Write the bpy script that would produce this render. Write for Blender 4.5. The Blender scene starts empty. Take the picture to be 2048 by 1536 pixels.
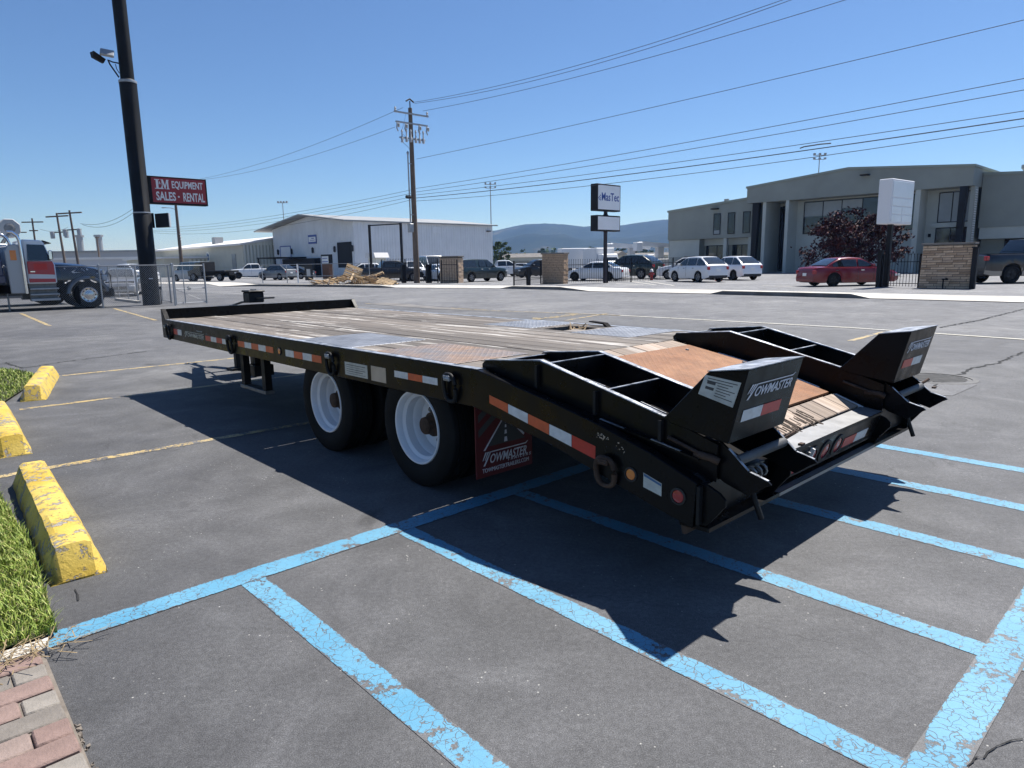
import bpy, bmesh, math, random
from mathutils import Vector, Matrix
random.seed(11)
SC = bpy.context.scene
COL = SC.collection
V = Vector
# ------------------------------------------------------------------ camera, world, sun, exposure
FPX, CAMH, PITCH, ROLL = 1349.62, 1.4035, 0.1767, -0.0156
_cp, _sp = math.cos(PITCH), math.sin(PITCH)
FWD = V((0, _cp, -_sp)); _UP = V((0, _sp, _cp)); _RT = V((1, 0, 0))
RIGHT = _RT * math.cos(ROLL) + _UP * math.sin(ROLL)
UPV = -_RT * math.sin(ROLL) + _UP * math.cos(ROLL)
cam_data = bpy.data.cameras.new('camera'); cam = bpy.data.objects.new('camera', cam_data); COL.objects.link(cam)
cam_data.sensor_width = 36; cam_data.lens = FPX / 2048 * 36; cam_data.clip_start = 0.05; cam_data.clip_end = 20000
M = Matrix.Identity(4)
for i, c in enumerate((RIGHT, UPV, -FWD)):
    for j in range(3): M[j][i] = c[j]
M[2][3] = CAMH
cam.matrix_world = M
SC.camera = cam
SUN_DIR = V((0.401, 0.398, 1.0)).normalized()
world = bpy.data.worlds.new('World'); SC.world = world; world.use_nodes = True
wt = world.node_tree
sky = wt.nodes.new('ShaderNodeTexSky'); sky.sky_type = 'NISHITA'; sky.sun_disc = False
sky.sun_elevation = math.asin(SUN_DIR.z); sky.sun_rotation = math.atan2(SUN_DIR.x, SUN_DIR.y)
sky.altitude = 1300; sky.air_density = 1.0; sky.dust_density = 0.6; sky.ozone_density = 10.0
bg = wt.nodes['Background']; bg.inputs['Strength'].default_value = 0.074
wt.links.new(sky.outputs[0], bg.inputs[0])
sun_d = bpy.data.lights.new('sun', 'SUN'); sun_d.energy = 5.0; sun_d.angle = math.radians(0.53); sun_d.color = (1.0, 0.968, 0.925)
sun = bpy.data.objects.new('sun', sun_d); COL.objects.link(sun)
sun.rotation_euler = (-SUN_DIR).to_track_quat('-Z', 'Y').to_euler(); sun.location = (0, 0, 60)
SC.view_settings.view_transform = 'Standard'; SC.view_settings.look = 'None'
SC.view_settings.exposure = 0.72; SC.view_settings.gamma = 1.0; SC.view_settings.use_curve_mapping = False
SC.render.engine = 'CYCLES'; SC.render.filter_size = 1.05
cy = SC.cycles
cy.use_denoising = True; cy.max_bounces = 6; cy.diffuse_bounces = 3; cy.glossy_bounces = 3; cy.transmission_bounces = 3
cy.volume_bounces = 0; cy.transparent_max_bounces = 6; cy.caustics_reflective = False; cy.caustics_refractive = False

# ------------------------------------------------------------------ where things stand
D = V((math.cos(2.3176), math.sin(2.3176), 0))     # along the street and the trailer
N = V((D.y, -D.x, 0))                              # across the street, away from the lawn
def G(nv, dv, z=0.0): return N * nv + D * dv + V((0, 0, z))
def ray(px, py):
    a, b = (px - 1024) / FPX, (py - 768) / FPX
    return RIGHT * a - UPV * b + FWD
C0 = V((0, 0, CAMH))
def gp(px, py, z=0.0):                             # point of the ground seen at a place in the photograph
    r = ray(px, py); return C0 + r * ((z - CAMH) / r.z)
def gx(px, dist):                                  # ground point in that direction at a forward distance
    lo, hi = 400.0, 4000.0
    for _ in range(50):
        m = (lo + hi) / 2; r = ray(px, m)
        y = 1e9 if r.z > -1e-7 else (C0 + r * (-CAMH / r.z)).y
        if y > dist: lo = m
        else: hi = m
    return gp(px, hi)
def on_n(px, py, nv): r = ray(px, py); return C0 + r * (nv / r.dot(N))
def on_d(px, py, dv): r = ray(px, py); return C0 + r * (dv / r.dot(D))
def at(px, py, dist): r = ray(px, py); return C0 + r * (dist / r.y)
def YAW(v): return math.atan2(v.y, v.x)
YN, YD = YAW(N), YAW(D)

# ------------------------------------------------------------------ object helpers
def link(o, parent=None, kind=None, label=None, cat=None, group=None):
    COL.objects.link(o)
    if parent is not None: o.parent = parent
    if kind: o['kind'] = kind
    if label: o['label'] = label
    if cat: o['category'] = cat
    if group: o['group'] = group
    return o
def thing(name, label, cat, loc=(0, 0, 0), rz=0.0, group=None):
    o = bpy.data.objects.new(name, None); o.empty_display_size = 0.2
    o.location = loc; o.rotation_euler = (0, 0, rz)
    return link(o, None, None, label, cat, group)
def place(name, mesh, parent=None, loc=None, rot=None, scale=None, **k):
    o = bpy.data.objects.new(name, mesh)
    if loc is not None: o.location = loc
    if rot is not None: o.rotation_euler = rot
    if scale is not None: o.scale = scale
    return link(o, parent, **k)
def copy_tree(o, parent=None):
    c = o.copy(); COL.objects.link(c)
    if parent is not None:
        c.parent = parent; c.matrix_parent_inverse = o.matrix_parent_inverse.copy()
    for ch in list(o.children): copy_tree(ch, c)
    return c
class MB:
    """collects faces, then becomes one mesh"""
    def __init__(s): s.v = []; s.f = []; s.m = []; s.k = 0
    def add(s, pts, faces, k=None):
        b = len(s.v); s.v += [tuple(p) for p in pts]
        for f in faces: s.f.append(tuple(b + i for i in f)); s.m.append(s.k if k is None else k)
        return s
    def quad(s, *p, k=None): return s.add(p, [tuple(range(len(p)))], k)
    def box(s, a, b, k=None, T=None):
        x0, y0, z0 = a; x1, y1, z1 = b
        p = [V((x, y, z)) for z in (z0, z1) for y in (y0, y1) for x in (x0, x1)]
        if T is not None: p = [T @ q for q in p]
        return s.add(p, [(0, 2, 3, 1), (4, 5, 7, 6), (0, 1, 5, 4), (2, 6, 7, 3), (0, 4, 6, 2), (1, 3, 7, 5)], k)
    def hexa(s, p, k=None):                        # 4 bottom points, 4 top points
        return s.add(p, [(3, 2, 1, 0), (4, 5, 6, 7), (0, 1, 5, 4), (1, 2, 6, 5), (2, 3, 7, 6), (3, 0, 4, 7)], k)
    def prism(s, poly, f0, f1, k=None):            # poly of 2-tuples, f0/f1 map them to 3-D at either end
        n = len(poly); p = [f0(*q) for q in poly] + [f1(*q) for q in poly]
        return s.add(p, [tuple(range(n - 1, -1, -1)), tuple(range(n, 2 * n))] + [(i, (i + 1) % n, n + (i + 1) % n, n + i) for i in range(n)], k)
    def tube(s, path, r, n=8, k=None, cap=True, r1=None):
        path = [V(p) for p in path]; m = len(path); pts = []; up = V((0, 0, 1))
        for i, p in enumerate(path):
            t = (path[min(i + 1, m - 1)] - path[max(i - 1, 0)]).normalized()
            a = t.cross(up)
            if a.length < 1e-3: a = t.cross(V((1, 0, 0)))
            a.normalize(); b = a.cross(t).normalized()
            rr = r if r1 is None else r + (r1 - r) * i / max(1, m - 1)
            pts += [p + (a * math.cos(2 * math.pi * j / n) + b * math.sin(2 * math.pi * j / n)) * rr for j in range(n)]
        f = [(i * n + j, (i + 1) * n + j, (i + 1) * n + (j + 1) % n, i * n + (j + 1) % n) for i in range(m - 1) for j in range(n)]
        if cap: f += [tuple(range(n)), tuple(range((m - 1) * n + n - 1, (m - 1) * n - 1, -1))]
        return s.add(pts, f, k)
    def lathe(s, prof, n=32, T=None, k=None, close=False):   # profile of (r, h), axis +Z
        pts = []
        for r, h in prof:
            pts += [V((r * math.cos(2 * math.pi * j / n), r * math.sin(2 * math.pi * j / n), h)) for j in range(n)]
        if T is not None: pts = [T @ p for p in pts]
        m = len(prof)
        f = [(i * n + j, i * n + (j + 1) % n, (i + 1) * n + (j + 1) % n, (i + 1) * n + j) for i in range(m - 1) for j in range(n)]
        if close: f += [(((m - 1) * n + j), (m - 1) * n + (j + 1) % n, (j + 1) % n, j) for j in range(n)]
        return s.add(pts, f, k)
    def rings(s, rings, k=None, cap=True, closed=True):
        n = len(rings[0]); m = len(rings); pts = [p for r in rings for p in r]
        e = n if closed else n - 1
        f = [(i * n + j, i * n + (j + 1) % n, (i + 1) * n + (j + 1) % n, (i + 1) * n + j) for i in range(m - 1) for j in range(e)]
        if cap: f += [tuple(range(n - 1, -1, -1)), tuple(range((m - 1) * n, m * n))]
        return s.add(pts, f, k)
    def mesh(s, name, mats, smooth=None, bevel=None, recalc=True, sub=0, jitter=0.0):
        me = bpy.data.meshes.new(name); me.from_pydata(s.v, [], s.f)
        for m in (mats if isinstance(mats, (list, tuple)) else [mats]): me.materials.append(m)
        if any(s.m): me.polygons.foreach_set('material_index', s.m)
        if recalc or bevel or sub or jitter:
            bm = bmesh.new(); bm.from_mesh(me)
            bmesh.ops.remove_doubles(bm, verts=bm.verts, dist=1e-5)
            if recalc: bmesh.ops.recalc_face_normals(bm, faces=bm.faces)
            if bevel:
                es = [e for e in bm.edges if len(e.link_faces) == 2 and e.calc_face_angle(0) > 0.5]
                bmesh.ops.bevel(bm, geom=es, offset=bevel, segments=1, affect='EDGES', profile=0.6, clamp_overlap=True)
            if sub: bmesh.ops.subdivide_edges(bm, edges=bm.edges, cuts=sub, use_grid_fill=True)
            if jitter:
                for v in bm.verts: v.co += V((random.uniform(-1, 1), random.uniform(-1, 1), random.uniform(-1, 1))) * jitter
            bm.to_mesh(me); bm.free()
        if smooth is not None:
            me.shade_smooth(); me.set_sharp_from_angle(angle=math.radians(smooth))
        me.update(); return me
    def obj(s, name, mats, parent=None, smooth=None, bevel=None, loc=None, rot=None, recalc=True, sub=0, jitter=0.0, **k):
        return place(name, s.mesh(name, mats, smooth, bevel, recalc, sub, jitter), parent, loc, rot, **k)

# ------------------------------------------------------------------ materials
def newmat(name):
    m = bpy.data.materials.new(name); m.use_nodes = True
    nt = m.node_tree; b = nt.nodes['Principled BSDF']; return m, nt, b
def node(nt, t, **k):
    n = nt.nodes.new(t)
    for a, v in k.items():
        if a.startswith('i_'): n.inputs[a[2:].replace('_', ' ')].default_value = v
        else: setattr(n, a, v)
    return n
def ramp(nt, fac, stops, interp='LINEAR'):
    r = nt.nodes.new('ShaderNodeValToRGB'); r.color_ramp.interpolation = interp
    el = r.color_ramp.elements
    while len(el) < len(stops): el.new(0.5)
    for e, (p, c) in zip(el, stops):
        e.position = p; e.color = (c, c, c, 1) if isinstance(c, (int, float)) else (*c, 1)
    nt.links.new(fac, r.inputs[0]); return r.outputs[0]
def mix(nt, fac, a, b, mode='MIX'):
    m = nt.nodes.new('ShaderNodeMix'); m.data_type = 'RGBA'; m.blend_type = mode
    for s, v in ((0, fac), (6, a), (7, b)):
        if isinstance(v, (int, float)): m.inputs[s].default_value = v if s == 0 else (v, v, v, 1)
        elif isinstance(v, tuple): m.inputs[s].default_value = (*v, 1)
        else: nt.links.new(v, m.inputs[s])
    return m.outputs[2]
def noise(nt, vec, scale, detail=4, rough=0.55, dist=0.0):
    n = node(nt, 'ShaderNodeTexNoise'); n.inputs['Scale'].default_value = scale; n.inputs['Detail'].default_value = detail
    n.inputs['Roughness'].default_value = rough; n.inputs['Distortion'].default_value = dist
    if vec is not None: nt.links.new(vec, n.inputs['Vector'])
    return n.outputs['Fac']
def coords(nt, kind='pos', scale=None):
    o = node(nt, 'ShaderNodeNewGeometry').outputs['Position'] if kind == 'pos' else node(nt, 'ShaderNodeTexCoord').outputs['Object']
    if scale:
        mp = node(nt, 'ShaderNodeMapping'); mp.inputs['Scale'].default_value = scale; nt.links.new(o, mp.inputs[0]); o = mp.outputs[0]
    return o
def bump(nt, b, h, strength=0.3, dist=0.01):
    n = node(nt, 'ShaderNodeBump'); n.inputs['Strength'].default_value = strength; n.inputs['Distance'].default_value = dist
    nt.links.new(h, n.inputs['Height']); nt.links.new(n.outputs[0], b.inputs['Normal'])
def plain(name, c, rough=0.5, metal=0.0, var=0.0, vs=3.0, bmp=0.0, bs=40.0, spec=0.5, coat=0.0, kind='obj', emit=None, rvar=0.0):
    m, nt, b = newmat(name)
    b.inputs['Base Color'].default_value = (*c, 1); b.inputs['Roughness'].default_value = rough; b.inputs['Metallic'].default_value = metal
    b.inputs['Specular IOR Level'].default_value = spec; b.inputs['Coat Weight'].default_value = coat; b.inputs['Coat Roughness'].default_value = 0.06
    if var or bmp or rvar:
        co = coords(nt, kind)
        if var:
            nz = noise(nt, co, vs, 5)
            col = ramp(nt, nz, [(0.3, tuple(x * (1 - var) for x in c)), (0.7, tuple(min(1, x * (1 + var)) for x in c))])
            nt.links.new(col, b.inputs['Base Color'])
        if rvar:
            nt.links.new(ramp(nt, noise(nt, co, vs * 1.7, 4), [(0.3, max(0, rough - rvar)), (0.7, min(1, rough + rvar))]), b.inputs['Roughness'])
        if bmp: bump(nt, b, noise(nt, co, bs, 4), bmp, 0.01)
    return m
def asphalt_nodes(nt, tint=1.0):
    co = coords(nt)
    big = noise(nt, co, 0.35, 5, 0.6, 0.6); mid = noise(nt, co, 2.2, 5, 0.6); fine = noise(nt, co, 240, 3, 0.75); scuff = noise(nt, co, 1.1, 6, 0.68, 2.2)
    c = ramp(nt, big, [(0.30, (0.068 * tint, 0.068 * tint, 0.071 * tint)), (0.55, (0.095 * tint, 0.095 * tint, 0.097 * tint)), (0.75, (0.125 * tint, 0.124 * tint, 0.123 * tint))])
    c = mix(nt, 0.8, c, ramp(nt, mid, [(0.25, 0.78), (0.75, 1.2)]), 'MULTIPLY')
    c = mix(nt, 1.0, c, ramp(nt, fine, [(0.28, 0.45), (0.5, 1.0), (0.70, 1.8)]), 'MULTIPLY')
    c = mix(nt, 0.55, c, ramp(nt, scuff, [(0.36, 0.80), (0.52, 1.0), (0.66, 1.35)]), 'MULTIPLY')
    vo = node(nt, 'ShaderNodeTexVoronoi', feature='F1'); vo.inputs['Scale'].default_value = 26; nt.links.new(co, vo.inputs['Vector'])
    sp = ramp(nt, vo.outputs['Distance'], [(0.0, 1.0), (0.07, 1.0), (0.10, 0.0)])
    gate = ramp(nt, noise(nt, co, 3.1, 3), [(0.50, 0.0), (0.60, 0.75)])
    ml = node(nt, 'ShaderNodeMath', operation='MULTIPLY'); nt.links.new(sp, ml.inputs[0]); nt.links.new(gate, ml.inputs[1])
    c = mix(nt, ml.outputs[0], c, (0.42, 0.41, 0.38))
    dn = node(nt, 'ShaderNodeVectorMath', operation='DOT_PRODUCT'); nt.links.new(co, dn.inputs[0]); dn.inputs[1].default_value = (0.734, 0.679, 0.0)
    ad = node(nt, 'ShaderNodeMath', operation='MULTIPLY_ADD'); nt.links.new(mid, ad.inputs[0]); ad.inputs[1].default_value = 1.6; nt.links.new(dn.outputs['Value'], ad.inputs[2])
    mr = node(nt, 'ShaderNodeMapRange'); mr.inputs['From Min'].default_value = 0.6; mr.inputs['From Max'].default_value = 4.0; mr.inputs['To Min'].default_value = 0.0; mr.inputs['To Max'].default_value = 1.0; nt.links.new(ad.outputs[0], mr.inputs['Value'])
    c = mix(nt, 1.0, c, ramp(nt, mr.outputs[0], [(0.0, 0.93), (0.5, 1.12), (1.0, 1.28)]), 'MULTIPLY')      # sunward brightening put into the colour: paler away from the lawn
    oil = ramp(nt, noise(nt, co, 0.85, 4, 0.6, 0.8), [(0.64, 1.0), (0.72, 0.62)])
    c = mix(nt, 1.0, c, oil, 'MULTIPLY')
    wv = node(nt, 'ShaderNodeTexNoise'); wv.inputs['Scale'].default_value = 2.6; wv.inputs['Detail'].default_value = 5; nt.links.new(co, wv.inputs['Vector'])
    wm = node(nt, 'ShaderNodeVectorMath', operation='MULTIPLY_ADD'); nt.links.new(wv.outputs['Color'], wm.inputs[0]); wm.inputs[1].default_value = (0.55, 0.55, 0.55); nt.links.new(co, wm.inputs[2])
    cv = node(nt, 'ShaderNodeTexVoronoi', feature='DISTANCE_TO_EDGE'); cv.inputs['Scale'].default_value = 0.62; nt.links.new(wm.outputs[0], cv.inputs['Vector'])
    hair = ramp(nt, cv.outputs['Distance'], [(0.0, 0.45), (0.0045, 1.0)])
    c = mix(nt, ramp(nt, noise(nt, co, 0.5, 3), [(0.50, 0.0), (0.62, 0.85)]), c, mix(nt, 1.0, c, hair, 'MULTIPLY'))
    grit = noise(nt, co, 46, 3, 0.7)
    c = mix(nt, 1.0, c, ramp(nt, grit, [(0.3, 0.80), (0.5, 1.0), (0.7, 1.22)]), 'MULTIPLY')
    return co, c, fine, big
def asphalt(name, tint=1.0, rough=0.78):
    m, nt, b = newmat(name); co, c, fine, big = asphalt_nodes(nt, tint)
    nt.links.new(c, b.inputs['Base Color']); b.inputs['Specular IOR Level'].default_value = 0.24
    nt.links.new(ramp(nt, big, [(0.3, rough - 0.08), (0.7, rough + 0.08)]), b.inputs['Roughness'])
    bump(nt, b, fine, 0.6, 0.004); return m
def worn_paint(name, col, col2, wear=0.5, crack=0.05, tint=1.0):
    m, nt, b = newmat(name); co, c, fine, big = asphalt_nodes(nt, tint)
    n1 = noise(nt, co, 5.5, 6, 0.7, 0.4); n2 = noise(nt, co, 38, 3, 0.65)
    s = node(nt, 'ShaderNodeMath', operation='ADD'); nt.links.new(n1, s.inputs[0])
    at_ = node(nt, 'ShaderNodeAttribute'); at_.attribute_name = 'rim'
    s2 = node(nt, 'ShaderNodeMath', operation='MULTIPLY'); nt.links.new(n2, s2.inputs[0]); s2.inputs[1].default_value = 0.55
    s3 = node(nt, 'ShaderNodeMath', operation='MULTIPLY_ADD'); nt.links.new(at_.outputs['Fac'], s3.inputs[0]); s3.inputs[1].default_value = 0.17; nt.links.new(s2.outputs[0], s3.inputs[2])
    nt.links.new(s3.outputs[0], s.inputs[1])
    keep = ramp(nt, s.outputs[0], [(1.02 - 0.3 * wear, 1.0), (1.06 - 0.3 * wear, 0.0)])
    dv = node(nt, 'ShaderNodeVectorMath', operation='ADD'); nt.links.new(co, dv.inputs[0])
    wn = node(nt, 'ShaderNodeTexNoise'); wn.inputs['Scale'].default_value = 14; nt.links.new(co, wn.inputs['Vector'])
    wsc = node(nt, 'ShaderNodeVectorMath', operation='SCALE'); nt.links.new(wn.outputs['Color'], wsc.inputs[0]); wsc.inputs['Scale'].default_value = 0.074
    nt.links.new(wsc.outputs[0], dv.inputs[1])
    vo = node(nt, 'ShaderNodeTexVoronoi', feature='DISTANCE_TO_EDGE'); vo.inputs['Scale'].default_value = 27; nt.links.new(dv.outputs[0], vo.inputs['Vector'])
    ck = ramp(nt, vo.outputs['Distance'], [(crack * 0.4, 0.0), (crack, 1.0)])
    ckg = ramp(nt, noise(nt, co, 4.0, 3), [(0.50, 1.0), (0.66, 0.15)])
    ck2 = mix(nt, ckg, 1.0, ck)
    kk = mix(nt, 1.0, keep, ck2, 'MULTIPLY')
    pc = mix(nt, ramp(nt, noise(nt, co, 2.3, 4), [(0.35, 0.0), (0.65, 1.0)]), col, col2)
    pc = mix(nt, 0.6, pc, ramp(nt, fine, [(0.3, 0.8), (0.7, 1.12)]), 'MULTIPLY')
    nt.links.new(mix(nt, kk, c, pc), b.inputs['Base Color'])
    b.inputs['Roughness'].default_value = 0.62
    hh = mix(nt, 0.35, kk, fine); bump(nt, b, hh, 0.5, 0.006); return m
def wood(name, c1, c2, white=0.0, along='X', rough=0.75):
    m, nt, b = newmat(name)
    sc = {'X': (0.25, 14, 14), 'Y': (14, 0.25, 14)}[along]
    co = coords(nt, 'obj', sc); oc = coords(nt, 'obj')
    oi = node(nt, 'ShaderNodeObjectInfo')
    n1 = noise(nt, co, 2.2, 6, 0.65, 0.5); n2 = noise(nt, oc, 1.3, 5, 0.6)
    c = ramp(nt, n1, [(0.3, c1), (0.62, c2)])
    c = mix(nt, 0.85, c, ramp(nt, oi.outputs['Random'], [(0, 0.58), (0.5, 1.0), (1, 1.25)]), 'MULTIPLY')
    c = mix(nt, 0.6, c, ramp(nt, n2, [(0.3, 0.7), (0.7, 1.25)]), 'MULTIPLY')
    if white:
        av = node(nt, 'ShaderNodeVectorMath', operation='ADD'); nt.links.new(coords(nt, 'obj', (0.5, 4.5, 4.5)), av.inputs[0]); nt.links.new(oi.outputs['Random'], av.inputs[1]); av2 = node(nt, 'ShaderNodeVectorMath', operation='MULTIPLY_ADD'); nt.links.new(oi.outputs['Random'], av2.inputs[0]); av2.inputs[1].default_value = (37, 11, 5); nt.links.new(av.outputs[0], av2.inputs[2]); n3 = noise(nt, av2.outputs[0], 1.5, 7, 0.72)
        c = mix(nt, ramp(nt, n3, [(0.545, 0.0), (0.64, white)]), c, (0.52, 0.49, 0.45))
    nt.links.new(c, b.inputs['Base Color']); b.inputs['Roughness'].default_value = rough
    bump(nt, b, n1, 0.5, 0.006); return m
def tread(name, base, base2, metal, rough, scale=58.0):
    m, nt, b = newmat(name)
    oc = coords(nt, 'obj')
    mp = node(nt, 'ShaderNodeMapping'); mp.inputs['Rotation'].default_value = (0, 0, math.radians(45)); nt.links.new(oc, mp.inputs[0])
    ck = node(nt, 'ShaderNodeTexChecker'); ck.inputs['Scale'].default_value = scale; nt.links.new(mp.outputs[0], ck.inputs['Vector'])
    w1 = node(nt, 'ShaderNodeTexWave', wave_type='BANDS', bands_direction='X'); w1.inputs['Scale'].default_value = scale / 6.28 * 1.0; nt.links.new(mp.outputs[0], w1.inputs['Vector'])
    w2 = node(nt, 'ShaderNodeTexWave', wave_type='BANDS', bands_direction='Y'); w2.inputs['Scale'].default_value = scale / 6.28 * 1.0; nt.links.new(mp.outputs[0], w2.inputs['Vector'])
    a = node(nt, 'ShaderNodeMath', operation='POWER'); nt.links.new(w1.outputs['Fac'], a.inputs[0]); a.inputs[1].default_value = 3
    a2 = node(nt, 'ShaderNodeMath', operation='POWER'); nt.links.new(w2.outputs['Fac'], a2.inputs[0]); a2.inputs[1].default_value = 3
    lug = mix(nt, ck.outputs['Fac'], a.outputs[0], a2.outputs[0])
    n1 = noise(nt, oc, 2.6, 6, 0.65, 0.3); n2 = noise(nt, oc, 11, 5, 0.6)
    c = ramp(nt, n1, [(0.33, base), (0.66, base2)])
    c = mix(nt, 0.7, c, ramp(nt, n2, [(0.3, 0.7), (0.7, 1.25)]), 'MULTIPLY')
    c = mix(nt, 0.32, c, ramp(nt, lug, [(0.1, 0.75), (0.8, 1.2)]), 'MULTIPLY')
    nt.links.new(c, b.inputs['Base Color']); b.inputs['Metallic'].default_value = metal; b.inputs['Roughness'].default_value = rough
    bump(nt, b, lug, 0.7, 0.0035); return m
def masonry(name, stops):
    m, nt, b = newmat(name); oi = node(nt, 'ShaderNodeObjectInfo'); oc = coords(nt, 'obj')
    c = ramp(nt, oi.outputs['Random'], stops)
    c = mix(nt, 0.7, c, ramp(nt, noise(nt, oc, 9, 5, 0.65), [(0.3, 0.7), (0.7, 1.25)]), 'MULTIPLY')
    nt.links.new(c, b.inputs['Base Color']); b.inputs['Roughness'].default_value = 0.85
    bump(nt, b, noise(nt, oc, 30, 5, 0.7), 0.7, 0.01); return m
def striped(name, c, axis='X', period=0.3, depth=0.6, rough=0.5, var=0.06):
    m, nt, b = newmat(name); oc = coords(nt, 'obj')
    n1 = noise(nt, oc, 0.5, 4); n2 = noise(nt, coords(nt, 'obj', (3, 3, 0.25)), 1.0, 4)
    c1 = ramp(nt, n1, [(0.3, tuple(x * (1 - var) for x in c)), (0.7, tuple(x * (1 + var) for x in c))])
    nt.links.new(mix(nt, 0.35, c1, ramp(nt, n2, [(0.3, 0.82), (0.7, 1.06)]), 'MULTIPLY'), b.inputs['Base Color'])
    b.inputs['Roughness'].default_value = rough; return m

MT = {}
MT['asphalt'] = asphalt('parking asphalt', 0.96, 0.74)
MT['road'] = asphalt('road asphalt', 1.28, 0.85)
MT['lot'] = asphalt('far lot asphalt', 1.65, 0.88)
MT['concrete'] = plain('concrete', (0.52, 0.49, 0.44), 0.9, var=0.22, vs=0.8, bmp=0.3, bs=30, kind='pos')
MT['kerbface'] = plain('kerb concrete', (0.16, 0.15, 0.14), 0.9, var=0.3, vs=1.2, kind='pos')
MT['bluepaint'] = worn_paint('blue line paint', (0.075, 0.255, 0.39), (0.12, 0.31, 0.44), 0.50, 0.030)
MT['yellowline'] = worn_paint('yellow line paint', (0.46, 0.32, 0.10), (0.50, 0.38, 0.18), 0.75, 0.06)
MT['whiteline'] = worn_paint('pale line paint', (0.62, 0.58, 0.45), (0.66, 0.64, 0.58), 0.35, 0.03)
MT['black'] = plain('black trailer paint', (0.0055, 0.0055, 0.0065), 0.32, var=0.25, vs=5, coat=0.0, spec=0.15, rvar=0.12)
MT['black2'] = plain('dull black paint', (0.011, 0.011, 0.012), 0.6, var=0.3, vs=6, rvar=0.15, spec=0.3)
MT['under'] = plain('dirty black frame', (0.009, 0.008, 0.008), 0.85, var=0.4, vs=4, spec=0.15)
MT['bare'] = plain('bare worn steel', (0.30, 0.315, 0.345), 0.42, 0.35, var=0.75, vs=14, bmp=0.3, bs=60, rvar=0.15)
MT['steel'] = plain('grey steel', (0.24, 0.24, 0.24), 0.5, 0.6, var=0.2, vs=9)
MT['rust'] = plain('rusty iron', (0.075, 0.045, 0.030), 0.8, 0.3, var=0.5, vs=14, bmp=0.4)
MT['plank'] = wood('weathered deck board', (0.082, 0.067, 0.055), (0.185, 0.158, 0.132), 0.85)
MT['plank_cross'] = wood('weathered end board', (0.150, 0.105, 0.075), (0.40, 0.31, 0.24), 0.5)
MT['rawwood'] = wood('pale raw lumber', (0.34, 0.22, 0.11), (0.55, 0.40, 0.23), 0.0)
MT['tread_grey'] = tread('grey tread plate', (0.16, 0.165, 0.18), (0.27, 0.28, 0.305), 0.55, 0.5)
MT['tread_rusty'] = tread('part rusted tread plate', (0.17, 0.175, 0.19), (0.29, 0.185, 0.12), 0.35, 0.58)
MT['tread_orange'] = tread('rusty tread plate', (0.21, 0.088, 0.036), (0.30, 0.150, 0.075), 0.08, 0.75)
MT['rubber'] = plain('tyre rubber', (0.010, 0.010, 0.010), 0.8, var=0.25, vs=7, bmp=0.15, bs=90, spec=0.2)
MT['rim_white'] = plain('white wheel paint', (0.74, 0.75, 0.77), 0.38, var=0.05, vs=5)
MT['white'] = plain('white sheet', (0.78, 0.78, 0.77), 0.5)
MT['whitemark'] = plain('white lettering', (0.72, 0.70, 0.74), 0.5, var=0.12, vs=20)
MT['refl_red'] = plain('red reflector', (0.50, 0.025, 0.02), 0.35, var=0.12, vs=30)
MT['refl_orange'] = plain('faded red reflector', (0.62, 0.10, 0.035), 0.4, var=0.15, vs=18)
MT['refl_white'] = plain('white reflector', (0.66, 0.66, 0.66), 0.35, var=0.15, vs=22, bmp=0.2, bs=120)
MT['amber'] = plain('amber lens', (0.70, 0.20, 0.03), 0.25, coat=0.5)
MT['redlens'] = plain('red lens', (0.36, 0.015, 0.02), 0.25, coat=0.5)
MT['decal'] = plain('aged white decal', (0.52, 0.52, 0.47), 0.5, var=0.22, vs=16)
MT['decal_tan'] = plain('tan decal', (0.50, 0.40, 0.30), 0.55, var=0.15, vs=8)
MT['ink'] = plain('dark print', (0.06, 0.06, 0.06), 0.6)
MT['inkblue'] = plain('blue print', (0.05, 0.13, 0.26), 0.6)
MT['flapred'] = plain('red mudflap', (0.115, 0.007, 0.010), 0.6, var=0.15, vs=6)
MT['signred'] = plain('red sign face', (0.30, 0.018, 0.028), 0.35, var=0.10, vs=1.2)
MT['navy'] = plain('navy print', (0.015, 0.06, 0.30), 0.4)
MT['poleblack'] = plain('black pole paint', (0.007, 0.008, 0.010), 0.6, var=0.3, vs=1.5, rvar=0.1, spec=0.25)
MT['galv'] = plain('galvanised steel', (0.36, 0.37, 0.38), 0.5, 0.6, var=0.15, vs=6)
MT['ironblack'] = plain('black iron', (0.010, 0.010, 0.012), 0.6, spec=0.25)
MT['polewood'] = wood('utility pole timber', (0.085, 0.062, 0.045), (0.16, 0.12, 0.09), 0.0)
MT['insul'] = plain('grey insulator', (0.42, 0.43, 0.44), 0.35)
MT['wire'] = plain('wire', (0.03, 0.035, 0.045), 0.6)
MT['stone'] = masonry('stacked stone', [(0, (0.32, 0.215, 0.14)), (0.35, (0.54, 0.39, 0.265)), (0.7, (0.62, 0.46, 0.32)), (1, (0.43, 0.32, 0.235))])
MT['stonelight'] = plain('stone joints', (0.12, 0.10, 0.08), 0.9, var=0.3, vs=8)
MT['paver'] = masonry('paver', [(0, (0.17, 0.150, 0.13)), (0.72, (0.25, 0.225, 0.195)), (0.78, (0.25, 0.175, 0.150)), (1, (0.21, 0.140, 0.12))])
MT['sand'] = plain('joint sand', (0.17, 0.145, 0.12), 0.95, var=0.3, vs=20, kind='pos')
MT['soil'] = plain('lawn soil', (0.055, 0.06, 0.022), 0.95, var=0.4, vs=12, kind='pos')
MT['glassdark'] = plain('dark window glass', (0.012, 0.014, 0.017), 0.06, spec=0.7)
MT['glasscar'] = plain('car glass', (0.016, 0.020, 0.022), 0.04, spec=0.8, coat=0.3)
MT['blind'] = plain('window blind', (0.26, 0.28, 0.29), 0.25, var=0.05, vs=2, spec=0.6)
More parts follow.
